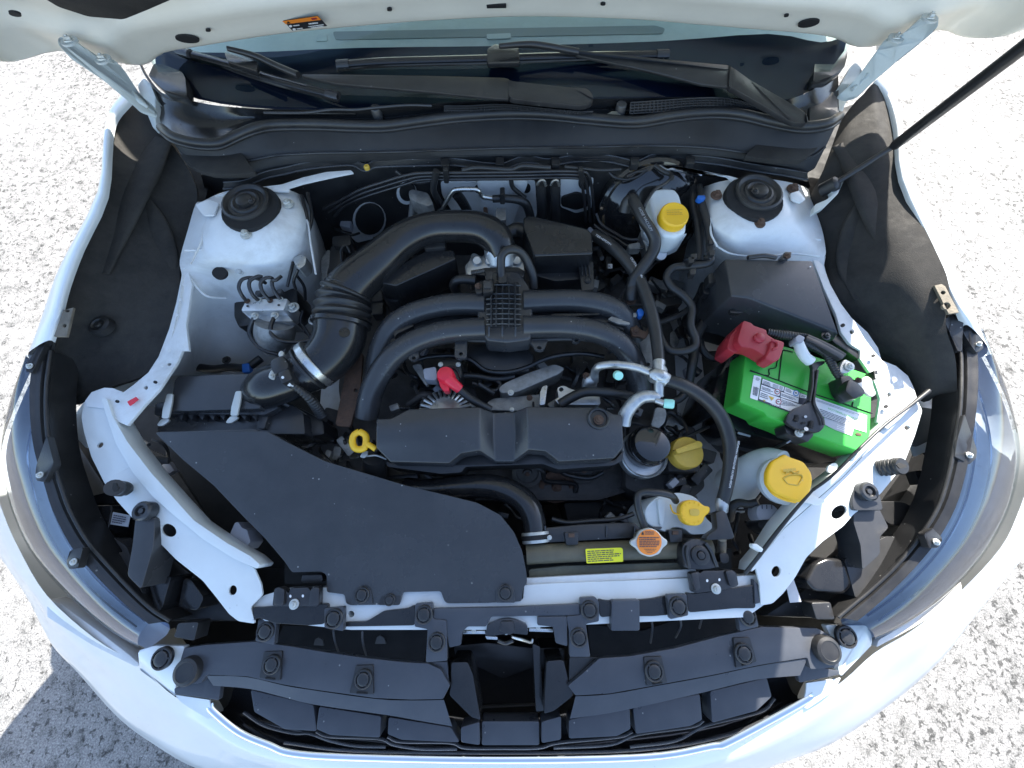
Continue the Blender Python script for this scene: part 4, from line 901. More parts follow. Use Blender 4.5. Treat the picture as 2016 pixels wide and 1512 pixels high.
for (k_, x, y, z, wd) in (('U',685,375,.825,36),('U',165,475,.801,34),('U',1370,345,.821,34),('U',1465,555,.821,34),('U',910,835,.781,34),('U',215,725,.781,34),
                        ('V',695,310,.821,34),('V',615,520,.821,34),('V',1370,285,.825,36),('V',1895,360,.801,34),('V',1185,775,.781,36),('V',1865,640,.781,36)):
    (a, b), = q(k_, '%d,%d' % (x, y)); clip(a, b, z, wd, gr)
for (x, y) in ((372,1320),(1625,1278)):
    t_ = tag(cup('hood_stopper', x, y, .778, 50, [(1,-.5),(1,.25),(.92,.42),(.7,.5),(.66,.46),(.5,.46),(0,.48)], 'rubber', None), 'round rubber hood stopper on the ' + ('air guide end in shade' if x < 900 else 'air guide end near the sunlit headlight'), 'stopper', 'rubber hood stoppers')
# air guide baffle plates behind the beams
for k_, s_ in (('U','300,430 690,440 900,460 1400,470 1370,700 940,680 340,590 240,560'), ('V','680,420 1100,470 1440,360 1800,300 1830,480 1100,650 710,665')):
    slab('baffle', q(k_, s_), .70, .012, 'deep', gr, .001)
for k_, s_ in (('U','680,470,.80 690,540,.77 720,640,.73'), ('U','900,480,.80 905,560,.77 930,660,.73'), ('V','1165,380,.80 1175,450,.77 1160,560,.73'), ('V','1385,370,.80 1390,440,.77 1350,520,.73'), ('V','1050,310,.815 1060,330,.81 1010,410,.78'), ('V','1560,320,.80 1550,380,.77 1530,450,.74')):
    tube('baffle_rib', q(k_, s_), 4, 'grille_plastic', gr, sides=6)
for k_, s_ in (('U','995,570 1010,520 1035,505 1065,525 1080,570'), ('U','530,580 540,535 570,520 600,540 605,585')):
    slab('baffle_window', q(k_, s_), .712, .004, 'grey_print' if k_ == 'Z' else 'rubber_grey', gr, .0005)

# ================================================================== hood latch
la = thing('hood_latch', 'black hood latch with bright striker plate in the grille opening', 'latch', P(985, 1250, .6))
slab('latch_plate', rnd(q('H','870,690 960,652 1020,652 1090,692 1080,740 870,740'), 4, 2), .806, .004, 'paint', la, .001)
slab('latch_body', rnd(q('H','860,700 930,670 980,662 1030,672 1090,700 1095,760 1000,750 850,770'), 4, 2), .815, .02, 'gloss_black', la, .003)
slab('latch_claw', rnd(q('H','940,680 1010,680 1020,740 990,760 930,735'), 3, 2), .822, .01, 'black_steel', la, .002)
slab('striker_strip', q('H','715,735 850,735 850,752 715,752'), .79, .003, 'steel', la, .0005)
slab('striker_strip', q('H','1100,720 1235,725 1235,742 1100,738'), .79, .003, 'steel', la, .0005)
slab('latch_lever', rnd(q('H','850,765 920,770 920,785 860,782'), 1, 2), .816, .006, 'steel', la, .001)
tube('latch_spring', q('H','1000,768,.81 1060,785,.80 1110,800,.79 1120,780,.79'), 5, 'steel', la, sides=6)
tube('release_lever', q('H','920,790,.805 965,805,.80 1010,790,.805'), 7, 'black_steel', la, sides=8)
for x, y in ((905,742),(970,742),(785,735),(1150,715)):
    (a, b), = q('H', '%d,%d' % (x, y)); bolt(a, b, .80, 9, la)
# shield under the nose
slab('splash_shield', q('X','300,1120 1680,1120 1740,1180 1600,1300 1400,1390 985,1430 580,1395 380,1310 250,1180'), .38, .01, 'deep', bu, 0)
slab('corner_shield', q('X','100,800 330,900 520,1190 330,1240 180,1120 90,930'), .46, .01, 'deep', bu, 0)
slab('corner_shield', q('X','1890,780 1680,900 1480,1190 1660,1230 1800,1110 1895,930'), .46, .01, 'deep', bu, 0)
# front cross member visible through the opening
ap_ = thing('bumper_beam', 'dusty dark beam and undershield seen through the grille opening', 'beam', P(985, 1330, .4))
slab('foam_block', rnd(q('H','670,820 860,800 1110,830 1300,830 1300,930 1110,950 950,1010 780,930 680,880'), 6, 2), .60, .08, 'plastic', ap_, .01)
slab('undershield', q('H','640,900 1320,900 1200,1180 1140,1170 820,1170 780,1200'), .52, .02, 'deep', ap_, .002)
slab('beam_edge', q('H','820,1165 1150,1152 1150,1160 820,1176'), .56, .01, 'rubber_grey', ap_, .001)
# ================================================================== engine block and hidden machinery
en = thing('engine', 'dark grimy flat engine with pulleys low in the bay', 'engine', P(985, 820, .42))
slab('crankcase', rnd(q('X','700,560 1260,540 1330,640 1340,820 1290,950 1180,985 760,985 690,930 660,760'), 20), .66, .2, 'engine', en, .02)
slab('cylinder_head', rnd(q('X','640,800 740,830 760,960 640,960 610,900'), 8), .70, .12, 'engine', en, .01)
slab('cylinder_head', rnd(q('X','1240,820 1370,840 1390,960 1330,1010 1230,960'), 8), .69, .12, 'engine', en, .01)
slab('transmission', rnd(q('X','820,400 1160,400 1200,560 800,570'), 16), .62, .2, 'engine', en, .02)
slab('timing_cover', rnd(q('X','770,900 1210,895 1260,960 1180,985 790,985 740,950'), 10), .655, .08, 'engine', en, .01)
slab('water_pipe', rnd(q('M','1085,300 1130,265 1290,195 1480,130 1560,160 1520,200 1380,260 1220,330 1100,340'), 8), .79, .06, 'cast', en, .012)
slab('casting', rnd(q('M','1000,400 1050,370 1290,350 1400,340 1420,420 1380,470 1010,460'), 6), .765, .05, 'cast', en, .008)
slab('casting', rnd(q('M','1500,300 1545,282 1600,310 1680,330 1800,340 1810,420 1520,420'), 5), .79, .04, 'alu', en, .006, holes=[circ(680+1530/3.6, 680+312/3.6, 4.5, 4, 12)])
slab('bracket_plate', rnd(q('M','1395,290 1435,278 1430,310 1415,420 1375,425 1380,330'), 3, 2), .81, .03, 'alu', en, .003)
for (k_, x, y, wd) in (('M',1305,372,12),('M',1172,335,12),('M',1180,455,9),('M',1305,700,10)):
    (a, b), = q(k_, '%d,%d' % (x, y)); bolt(a, b, .80, wd, en, BOLT_R if x == 1305 else BOLT_S)
def pulley(k_, x, y, z, wd, m1='engine', ax=(0,-.55,.84)):
    (a, b), = q(k_, '%d,%d' % (x, y)); c = P(a, b, z); k = wd/2*mpp(c)
    o_ = lathe('pulley', c, [(k,-.5*k),(k,0),(k*.9,.05*k),(k*.72,.05*k),(k*.66,-.08*k),(k*.3,-.08*k),(k*.26,.12*k),(0,.12*k)], m1, en, axis=ax)
    inst('bolt', BOLT_R, c+Vector(ax)*k*.08, en, k*.12); return o_
pulley('M', 1290, 905, .70, 62); pulley('M', 1497, 1005, .66, 70, 'rust'); pulley('M', 1690, 885, .70, 58)
pulley('M', 760, 880, .71, 50, 'plastic')
tube('drive_belt', q('M','1180,860,.71 1300,850,.72 1400,890,.71 1420,960,.68 1620,980,.67 1630,1040,.66'), 10, 'rubber', en, sides=6)
tube('belt_guard', q('M','1500,870,.72 1540,905,.71 1620,930,.70 1740,940,.70 1830,900,.71'), 9, 'plastic', en, sides=8)
slab('cover_skirt', rnd(q('M','220,740 310,830 740,850 830,790 950,760 1070,840 1190,840 1300,760 1430,770 1515,840 1910,815 1975,740 1960,820 1900,850 1510,880 1400,840 850,860 820,900 680,910 300,860'), 4, 2), .80, .06, 'plastic', en, .004)
slab('engine_rib', q('M','300,920 510,905 515,945 300,950'), .73, .03, 'plastic', en, .003)
slab('engine_rib', q('M','520,890 560,890 640,950 600,965'), .735, .03, 'plastic', en, .003)
# clutter: black pipes and loom behind the runners and along the firewall
wl = thing('wiring_loom', 'black wiring looms running along the firewall and across the engine', 'wiring', P(985, 700, .6))
for s_, wd, m_ in (('M:520,100,.80 600,80,.805 760,75,.81 880,100,.81 980,170,.80 1060,190,.80 1180,185,.80 1300,150,.80 1420,95,.81 1560,65,.815 1700,60,.81 1830,80,.80', 9, 'plastic_smooth'),
                   ('M:730,240,.79 850,215,.79 950,220,.785 1030,235,.785 1120,235,.78 1200,220,.78', 12, 'rubber'),
                   ('M:900,265,.79 990,300,.785 1060,320,.78 1100,280,.78 1070,250,.78', 8, 'rubber'),
                   ('M:940,270,.80 1000,310,.79 1050,340,.78', 10, 'rubber'),
                   ('M:1520,420,.82 1600,370,.825 1700,330,.83 1830,330,.83 1950,345,.825 2050,370,.82', 20, 'rubber'),
                   ('M:1830,370,.81 1880,410,.81 1900,440,.80 1850,450,.80', 8, 'plastic'),
                   ('Q:1370,70,.88 1390,120,.86 1400,170,.84 1450,220,.82 1490,250,.81', 9, 'rubber'),
                   ('B:720,965,.93 800,950,.925 900,955,.925 1000,960,.925 1060,940,.925 1150,945,.925 1220,950,.925', 9, 'rubber'),
                   ('B:1300,945,.925 1400,955,.92 1500,965,.92 1620,960,.92', 6, 'rubber'),
                   ('Q:570,60,.89 640,110,.88 720,140,.87 820,130,.87', 7, 'rubber'),
                   ('Q:860,60,.90 850,120,.88 840,190,.86 870,260,.83 900,310,.80', 13, 'rubber'),
                   ('Q:1000,220,.84 1040,270,.82 1080,340,.78', 20, 'plastic_smooth'),
                   ('N:230,230,.93 300,290,.925 430,310,.92 560,270,.92 640,210,.93', 6, 'rubber'),
                   ('N:420,280,.93 520,230,.93 600,215,.93 660,200,.93', 6, 'rubber'),
                   ('N:750,150,.94 850,220,.94 930,250,.94 950,300,.945', 9, 'rubber'),
                   ('N:950,280,.95 880,350,.955 760,420,.955 690,510,.95 640,600,.945 620,670,.93', 6, 'plastic'),
                   ('M:690,380,.75 640,360,.76 560,350,.77 500,380,.76 440,420,.75', 14, 'engine'),
                   ('D:1060,690,.70 1200,710,.70 1300,700,.71 1400,700,.71 1480,650,.71', 16, 'rubber'),
                   ('X:1250,900,.74 1300,880,.75 1350,860,.75 1395,840,.74', 7, 'rubber'),
                   ('O:620,1400,.72 680,1270,.74 760,1300,.74 830,1380,.72 850,1450,.70', 12, 'rubber'),
                   ('O:620,1410,.71 720,1440,.72 800,1500,.72', 12, 'plastic'),
                   ('X:1290,700,.72 1300,780,.71 1310,850,.70', 8, 'rubber')):
    k_, v_ = s_.split(':'); tube('cable', [p_[:2] for p_ in q(k_, v_)] if k_ in 'QB' else q(k_, v_), wd, m_, wl, ('y', .982 if wd < 11 else .97), n=6, sides=10)
for k_, s_ in (('D','1370,680 1410,675 1415,725 1372,730'),): slab('tape_band', q(k_, s_), .722, .016, 'blue', wl, .002)
(a, b), = q('D', '1285,660'); bolt(a, b, .725, 16, wl, BOLT_K)
# random darker clutter pieces (plugs and brackets) in the gaps
rc = random.Random(3)
for (x0, y0, x1, y1, z0, n_) in ((800,690,960,790,.72,9),(1100,690,1240,800,.72,7),(640,860,730,930,.73,5),(1160,535,1330,600,.70,9),(1260,560,1350,660,.66,8),(560,830,640,900,.70,8),(740,575,790,620,.74,3),(1280,880,1400,980,.72,6)):
    for i in range(n_):
        x = rc.uniform(x0, x1); y = rc.uniform(y0, y1); a = rc.uniform(0, 3); w1, w2 = rc.uniform(5, 14), rc.uniform(8, 24)
        pts = [(x+dx*math.cos(a)-dy*math.sin(a), y+dx*math.sin(a)+dy*math.cos(a)) for dx, dy in ((-w2,-w1),(w2,-w1),(w2,w1),(-w2,w1))]
        slab('casting_lug', rnd(pts, 3, 2), z0+rc.uniform(-.03,.03), .03, rc.choice(['engine','plastic','cast','engine','plastic']), en, .003)

# ================================================================== throttle body, intake manifold
im = thing('intake_manifold', 'black plastic intake manifold with four curved runners and ribbed centre', 'manifold', P(990, 640, .62))
W = 46
for pts, ws_ in ((q('X','955,600,.868 905,599,.868 860,604,.866 814,617,.862 780,636,.855 758,665,.84 746,705,.82 742,750,.79'), [46,44,43,43,43,44,46,48]),
             (q('X','955,647,.866 905,650,.866 860,657,.864 815,673,.86 775,700,.85 748,735,.835 730,775,.815 722,820,.79'), [46,44,44,44,45,46,46,46]),
             (q('X','1030,595,.868 1075,593,.868 1120,592,.867 1165,596,.865 1205,608,.855 1232,632,.84 1248,668,.81'), [46,44,44,45,45,45,46]),
             (q('X','1030,644,.866 1075,643,.866 1120,644,.865 1170,652,.862 1212,671,.85 1240,700,.835 1255,740,.81 1262,785,.78'), [46,44,44,44,45,46,46,46])):
    tube('runner', pts, ws_, 'plastic_grey', im, n=6, sides=20)
slab('runner_web', rnd(q('X','955,618 860,622 800,640 770,665 765,690 810,655 860,640 955,632'), 3), .852, .02, 'plastic', im, .003)
slab('runner_web', rnd(q('X','1035,615 1150,612 1205,622 1230,650 1200,640 1150,630 1035,630'), 3), .852, .02, 'plastic', im, .003)
slab('web_slot', rnd(q('E','1215,400 1250,392 1500,388 1500,400 1300,412 1230,418'), 2, 2), .866, .006, 'plastic_smooth', im, .002)
slab('web_slot', rnd(q('E','330,475 440,455 445,465 350,510 335,535'), 2, 2), .862, .02, 'plastic', im, .002)
# lower flange under the front runners
tube('flange_rim', q('E','440,640,.83 500,590,.845 600,560,.85 720,545,.853 840,548,.853 1000,560,.853 1100,548,.853 1250,540,.853 1400,540,.85 1500,560,.845 1600,620,.835 1660,690,.82'), 10, 'plastic', im, sides=8)
slab('center_body', rnd(q('X','935,580 948,556 965,535 1022,533 1040,560 1050,580 1048,640 1045,668 1000,674 958,670 942,640'), 6), .876, .05, 'plastic_grey', im, .012, seg=3)
# open rib grid on the crown
gbm = []
def curvez(y): return .882+.016*math.cos((y-600)/60*1.2)
rcx = slab('grid_well', rnd(q('E','905,235 1040,215 1045,465 875,470 860,360'), 3, 2), .8795, .004, 'deep', im, .001)
for x in (876, 912, 948, 985, 1020):
    t_ = 222 if x > 890 else 300
    tube('grid_rib', [( *q('E','%d,%d' % (x+(8 if x<900 else 0), y))[0], curvez(480+y/2.88)) for y in (t_, 300, 360, 420, 470)], 3.2, 'plastic_grey', im, n=4, sides=6, flat=1.8)
for y in (235, 285, 312, 340, 368, 398, 426, 455):
    xa, xb = (905, 1050) if y < 280 else (858, 1052)
    tube('grid_rib', [( *q('E','%d,%d' % (x, y+ (4 if abs(x-950)>70 else 0)))[0], curvez(480+y/2.88)-(.006 if abs(x-950) > 80 else 0)) for x in (xa, (xa+xb)/2, xb)], 3.2, 'plastic_grey', im, n=4, sides=6, flat=1.8)
for x in (872, 948, 1022): tube('crown_rib', [( *q('E','%d,%d' % (x, y))[0], z) for y, z in ((470,.884),(520,.876),(560,.858))], 4, 'plastic_grey', im, sides=6)
for s_ in ('E:680,545 748,545 745,640 735,650 690,648 676,640', 'E:1085,545 1210,545 1195,570 1190,595 1170,605 1130,600 1120,575', 'E:1340,510 1395,508 1395,545 1375,560 1345,555', 'E:410,630 470,590 475,640 450,660 420,660'):
    k_, v_ = s_.split(':'); p_ = q(k_, v_); cx_ = sum(p[0] for p in p_)/len(p_); cy_ = sum(p[1] for p in p_)/len(p_)
    slab('mount_lug', rnd(p_, 4, 2), .858, .01, 'plastic_grey', im, .002, holes=[circ(cx_, cy_+4, 4.2, 3.4, 12)])
slab('plenum_front', rnd(q('E','760,565 1080,565 1130,640 1100,720 940,730 830,700 740,640'), 6), .80, .08, 'plastic', im, .01)
tb = thing('throttle_body', 'cast aluminium throttle body at the end of the intake hose', 'throttle', P(985, 520, .72))
slab('housing', rnd(q('Q','1070,770 1110,645 1135,640 1180,670 1215,640 1260,650 1440,640 1480,720 1490,810 1440,760 1200,745 1090,800'), 4, 2), .865, .06, 'alu', tb, .006)
c = P(620+1320/3.6, 320+640/3.6, .868); lathe('inlet_neck', c, [(.036,-.03),(.036,.008),(.034,.014),(.030,.014)], 'alu', tb, axis=(0,.5,.7))
tube('clamp_ring', q('Q','1225,650,.885 1260,615,.892 1330,598,.895 1395,605,.892'), 7, 'steel', tb, sides=8)
slab('flange_plate', rnd(q('Q','1130,790 1200,745 1440,740 1490,770 1480,815 1400,780 1250,780 1200,800'), 3, 2), .875, .02, 'plastic', tb, .003)
slab('motor_housing', rnd(q('Q','1065,730 1130,650 1140,760 1100,800 1070,800'), 3, 2), .86, .05, 'cast', tb, .005)
for x in (1150, 1240, 1370, 1430):
    (a, b), = q('Q', '%d,700' % x); c = P(a, b, .868); lathe('cast_lobe', c, [(.011,-.03),(.011,.002),(.008,.006),(0,.006)], 'alu', tb, axis=(0,-.3,1))
vh = thing('vacuum_hose', 'short black hose looping over the throttle body', 'hose', P(1000, 520, .8))
tube('hose', q('Q','1320,830,.885 1318,740,.90 1325,660,.915 1370,620,.92 1440,625,.915 1500,690,.895 1545,800,.87 1550,890,.85'), 17, 'rubber', vh, n=8, sides=14)
slab('hose_boot', rnd(q('Q','1295,775 1355,775 1360,850 1300,855'), 3, 2), .895, .03, 'plastic', vh, .004)
ms = thing('pressure_sensor', 'small black sensor and elbow hose on the manifold crown', 'sensor', P(950, 560, .82))
slab('sensor_body', rnd(q('Q','1190,830 1260,830 1265,915 1190,925'), 3, 2), .905, .03, 'plastic', ms, .004)
slab('sensor_cap', rnd(q('Q','1195,840 1250,840 1250,885 1195,888'), 2, 2), .909, .006, 'plastic_grey', ms, .001)
slab('sensor_plate', rnd(q('Q','1130,860 1190,830 1190,925 1140,930'), 3, 2), .895, .012, 'plastic', ms, .002)
bolt(620+1158/3.6, 320+875/3.6, .897, 13, ms, BOLT_R)
tube('elbow_hose', q('Q','1000,920,.83 985,870,.85 1010,835,.865 1070,828,.868 1140,835,.868'), 19, 'rubber', ms, sides=12)
tube('lead', q('Q','1115,780,.90 1150,775,.905 1200,765,.905'), 9, 'rubber', ms, sides=8, rib=(.004,.12))
slab('plug', rnd(q('Q','1200,770 1260,765 1260,830 1210,830'), 2, 2), .90, .02, 'plastic', ms, .003)

# ================================================================== intake hose and air box
ih = thing('intake_hose', 'large black ribbed intake hose from the air box to the throttle', 'hose', P(800, 520, .7))
tube('upper_duct', q('X','672,590,.868 700,556,.878 745,515,.888 795,472,.895 845,450,.90 900,446,.903 945,450,.90 975,468,.892 990,500,.872'), [92,86,76,66,60,60,62,64,58], 'plastic_smooth', ih, n=8, sides=22)
tube('bellows', q('X','674,634,.857 675,612,.863 678,590,.868 686,568,.874'), [104,102,98,92], 'rubber', ih, n=6, sides=24, rib=(.0150,.065))
tube('lower_elbow', q('X','672,632,.857 668,665,.85 652,695,.845 628,718,.842 600,733,.84'), [100,98,94,90,86], 'plastic_smooth', ih, n=6, sides=22)
def band(name, p0, p1, c, wd, hw, m_, par):
    ax = (P(*p1)-P(*p0)).normalized(); cc = P(*c); r_ = wd/2*mpp(cc); h_ = hw/2*mpp(cc)
    return lathe(name, cc, [(r_*.9,-h_),(r_,-h_),(r_*1.03,-h_*.8),(r_*1.03,h_*.8),(r_,h_),(r_*.9,h_)], m_, par, axis=ax, n=40)
band('hose_clamp', (652,695,.845), (600,733,.84), (621,717,.843), 98, 15, 'steel', ih)
band('hose_bead', (652,695,.845), (600,733,.84), (608,727,.841), 94, 5, 'plastic', ih)
band('hose_collar', (674,634,.857), (672,650,.853), (672,637,.856), 108, 9, 'plastic_smooth', ih)
tube('sensor_pipe', q('X','618,725,.84 590,740,.84 560,752,.838 530,763,.83 512,778,.80'), [82,80,82,84,74], 'plastic_smooth', ih, n=6, sides=22)
tube('pipe_rim', q('X','600,688,.85 612,715,.874 628,748,.845'), [7,9,7], 'plastic', ih, sides=8)
c = P(620+1170/3.6, 320+505/3.6, .926)
(a, b), = q('R', '1085,650'); lathe('moulded_mark', P(a, b, .892), [(.010,0),(.010,.0015),(.008,.0015),(.008,.0006),(0,.0006)], 'plastic_smooth', ih, axis=(.2,0,1))
bolt(420+890/4.2, 500+1050/4.2, .845, 16, ih); bolt(420+925/4.2, 500+1065/4.2, .835, 13, ih)
mf = thing('airflow_sensor', 'black air flow sensor with plug on the intake pipe', 'sensor', P(550, 730, .85))
slab('sensor_block', rnd(q('R','465,880 570,835 620,905 615,950 505,1000 480,960'), 4, 2), .892, .03, 'plastic', mf, .004)
slab('sensor_foot', rnd(q('R','535,820 560,795 585,815 570,850 540,850'), 3, 2), .884, .006, 'zinc', mf, .001)
slab('sensor_foot', rnd(q('R','455,1000 480,955 515,1000 500,1040 460,1030'), 3, 2), .88, .006, 'zinc', mf, .001)
slab('plug', rnd(q('R','530,985 620,945 655,1035 565,1075'), 3, 2), .893, .03, 'plastic', mf, .004)
decal('plug_dot', circ(420+575/4.2, 500+1022/4.2, 3, 3, 10), .894, 'white_print', mf)
bolt(420+478/4.2, 500+1010/4.2, .882, 9, mf)
tube('lead', q('R','650,1080,.875 720,1130,.865 790,1190,.85 840,1250,.83 900,1340,.80'), [13,14,17,19,19], 'rubber', mf, rib=(.006,.08), sides=12)
for d_ in (0, 6, 12): tube('wire', q('R','%d,1065,.885 %d,1085,.88 %d,1095,.876' % (590+d_*3, 620+d_*2, 655+d_)), 3, 'white_print', mf, sides=6)

ab = thing('air_filter_box', 'black air filter box with two metal spring clips', 'air filter', P(450, 800, .55))
slab('lid', rnd(q('D','985,770 1010,745 1200,738 1450,733 1480,880 1470,935 1330,940 970,950 965,900'), 6), .842, .05, 'plastic_grey', ab, .008, seg=3)
slab('lid_rim', rnd(q('D','880,900 1000,890 1360,890 1500,870 1540,880 1580,930 1500,970 1000,965 870,975'), 4, 2), .822, .02, 'plastic_grey', ab, .004)
slab('lower_case', rnd(q('D','900,970 1500,960 1640,900 1720,960 1730,1080 1500,1080 1440,1065 890,1075'), 6), .80, .2, 'plastic_grey', ab, .006)
slab('case_side', rnd(q('D','1480,930 1560,870 1700,930 1830,1000 1840,1080 1700,1100 1480,1060'), 6), .77, .2, 'plastic', ab, .006)
for x in range(1000, 1470, 60):
    slab('tooth', q('D','%d,968 %d,968 %d,1000' % (x, x+38, x+28)), .815, .015, 'plastic_grey', ab, .001)
tube('lid_ledge', q('D','1360,890,.835 1450,880,.838 1560,885,.83 1640,920,.815'), 9, 'plastic', ab, sides=8)
for k_, (x, y) in enumerate(((0,0),(390,-15))):
    slab('spring_clip', [(p[0]+x/2.88, p[1]+y/2.88) for p in rnd(q('D','945,850 980,848 975,900 955,990 915,990 920,940'), 3, 2)], .850, .004, 'zinc', ab, .0012)
    slab('clip_tail', [(p[0]+x/2.88, p[1]+y/2.88) for p in rnd(q('D','915,992 958,992 960,1005 920,1032 890,1032 892,1020'), 3, 2)], .838, .004, 'zinc', ab, .0012)
slab('drain_post', rnd(q('R','370,1320 460,1320 420,1450 360,1440'), 3, 2), .81, .08, 'plastic_grey', ab, .004)
# snorkel
du = thing('air_intake_duct', 'wide flat dark grey air intake duct sweeping to the grille', 'air duct', P(720, 1050, .7))
dz = lambda x, y: .858-.045*(y-850)/340
sn = q('X','305,852 318,850 525,849 560,868 640,908 720,932 800,956 880,975 940,990 985,1014 1012,1048 1028,1085 1036,1125 1038,1147 1030,1158 1027,1184 960,1187 880,1188 874,1182 868,1164 792,1166 786,1190 690,1192 682,1188 678,1170 643,1166 643,1132 632,1125 575,1127 560,1105 520,1058 480,1018 420,955 360,905')
plab(slab('duct_shell', rnd(sn, 5, 3), dz, .05, 'plastic_grey', du, .010, seg=3), 'smooth grey plastic duct top')
slab('duct_end', rnd(q('D','880,1068 1450,1050 1500,1085 1100,1100 920,1110'), 4, 2), .852, .05, 'plastic_grey', du, .004)
for x, y, m_ in ((713,1171,0),(995,1167,0)):
    zz = dz(x, y)+.001
    slab('clip_pad', rnd([(x-20,y+20),(x-19,y-4),(x-12,y-17),(x,y-20),(x+12,y-17),(x+19,y-4),(x+20,y+20)], 4, 2), zz+.001, .004, 'plastic_grey', du, .0015)
    clip(x, y, zz+.003, 29, du)
slab('clip_pad', rnd(q('H','240,590 265,525 290,512 375,512 365,590'), 4, 2), dz(765, 1180)+.001, .004, 'plastic', du, .0015); clip(767, 1181, dz(767, 1181)+.002, 22, du)

# ================================================================== resonators
rl = thing('resonator_box', 'black angular resonator box beneath the intake hose bend', 'resonator', P(820, 540, .7))
top = q('Q','430,815 780,628 975,618 992,640 995,685 575,872 440,850')
slab('shell', rnd(top, 3, 2), lambda x, y: .878, .085, 'plastic_smooth', rl, .007, seg=3)
slab('skirt', rnd(q('Q','440,850 575,872 990,690 1000,800 640,960 560,990 490,970'), 4, 2), .82, .08, 'plastic', rl, .006)
slab('tab', rnd(q('Q','770,615 780,560 830,520 920,512 925,600'), 4, 2), .886, .02, 'plastic', rl, .003)
rr_ = thing('resonator_box', 'black square resonator box beside the throttle body', 'resonator', P(1100, 490, .7))
slab('shell', rnd(q('Q','1478,385 1535,372 1930,465 1965,500 1972,645 1555,660 1475,450'), 5), .90, .10, 'plastic_smooth', rr_, .008, seg=3)
slab('skirt', rnd(q('Q','1550,660 1970,648 1980,820 1700,840 1560,800'), 4, 2), .84, .08, 'plastic', rr_, .006)
slab('strap', rnd(q('Q','1870,700 1975,700 1980,900 1890,905'), 3, 2), .858, .01, 'plastic', rr_, .002)
for x in (1890, 1915, 1940): tube('strap_rib', q('Q','%d,705,.861 %d,800,.861' % (x, x+8)), 3, 'plastic_grey', rr_, sides=6)
(a, b), = q('Q','1932,832'); clip(a, b, .860, 15, rr_)
tube('neck', q('Q','1380,500,.86 1440,480,.865 1500,500,.868'), 30, 'plastic', rr_, sides=12)

# ================================================================== engine cover
ec = thing('engine_cover', 'dark grey moulded engine cover with a V-shaped centre recess', 'engine cover', P(985, 860, .76))
def cover():
    bm = bmesh.new(); v = {}
    def V(n, x, y, z):
        (a, b), = q('M', '%f,%f' % (x, y)); v[n] = bm.verts.new(P(a, b, z))
    H, F2 = .862, .850
    for n, x, y, z in (('a1',218,520,H),('a2',320,518,H),('a3',450,450,H),('a4',950,435,H),('m1',216,640,H),('m4',948,620,H),('a5',950,745,F2),('a6',820,765,F2),('a7',735,835,F2-.002),('a8',315,825,F2-.002),('a9',215,725,F2),
          ('v1',1055,475,.835),('v2',1190,470,.835),('vm1',1050,620,.830),('vm2',1203,620,.830),('v3',1190,825,.822),('v4',1065,825,.822),
          ('b1',1290,432,H),('b2',1820,440,H),('b3',1900,485,H),('b4',1960,490,H),('n1',1300,620,H),('n2',1970,640,H),('b5',1975,720,F2),('b6',1910,800,F2-.002),('b7',1515,825,F2-.002),('b8',1420,750,F2),('b9',1300,740,F2)):
        V(n, x, y, z)
    F = lambda *ns: bm.faces.new([v[n] for n in ns])
    F('a1','a2','a3','a4','m4','m1'); F('m1','m4','a5','a6','a7','a8','a9')
    F('a4','v1','vm1','m4'); F('m4','vm1','v4','a5'); F('v1','v2','vm2','vm1'); F('vm1','vm2','v3','v4')
    F('v2','b1','n1','vm2'); F('vm2','n1','b9','v3'); F('b1','b2','b3','b4','n2','n1'); F('n1','n2','b5','b6','b7','b8','b9')
    be = [e for e in bm.edges if len(e.link_faces) == 1]
    r_ = bmesh.ops.extrude_edge_only(bm, edges=be)
    for g_ in r_['geom']:
        if isinstance(g_, bmesh.types.BMVert): g_.co.z -= .045
    return fin('cover_shell', bm, 'plastic_grey', ec, .0035, 3, smooth=35)
cover()
(a, b), = q('M', '1793,518'); c = P(a, b, .863)
lathe('bolt_well', c, [(.0205,-.02),(.0205,.003),(.018,.005),(.0155,.004),(.0150,-.001),(0,-.001)], 'plastic', ec)
inst('bolt', BOLT_R, c+Vector((0,-.003,.001)), ec, .0062)

# ================================================================== alternator
al = thing('alternator', 'silver finned alternator behind the engine cover', 'alternator', P(890, 790, .62))
c = P(878, 812, .80); 
lathe('housing', c+Vector((0,0,-.03)), [(.060,-.06),(.060,.0),(.056,.012),(.045,.018),(.02,.02),(0,.02)], 'alu', al, axis=(0,.25,.97))
lathe('vent_ring', c, [(.052,-.02),(.052,.004),(.046,.008),(.028,.008)], 'deep', al, axis=(0,.25,.97))
for k in range(14):
    a_ = math.pi*(.02+.96*k/13); d = Vector((math.cos(a_), math.sin(a_)*.97, -.25*math.sin(a_)))
    fin('fin', bm_tube([c+d*.030+Vector((0,0,.010)), c+d*.050+Vector((0,0,.009)), c+d*.0575+Vector((0,0,-.012))], [.0032]*3, 6), 'alu', al)
lathe('inner_ring', c+Vector((0,0,.002)), [(.032,-.01),(.032,.008),(.026,.010),(0,.010)], 'alu', al, axis=(0,.25,.97))
slab('regulator', rnd(q('M','665,100 820,100 825,200 800,260 690,250 660,180'), 4, 2), .832, .05, 'plastic', al, .005)
tube('regulator_rim', q('M','690,230,.836 720,160,.838 780,160,.838 815,230,.834'), 5, 'plastic_grey', al, sides=6)
for x in (675, 800): bolt(680+x/3.6, 680+135/3.6, .834, 10, al)
slab('plug', rnd(q('M','550,165 640,150 650,230 640,245 560,240'), 3, 2), .836, .03, 'connector', al, .004)
slab('bracket', rnd(q('M','470,140 530,125 590,270 575,290 545,250'), 3, 2), .80, .012, 'cast', al, .002)
bt = thing('power_terminal_boot', 'bright red rubber boot on the alternator cable', 'terminal', P(880, 750, .83))
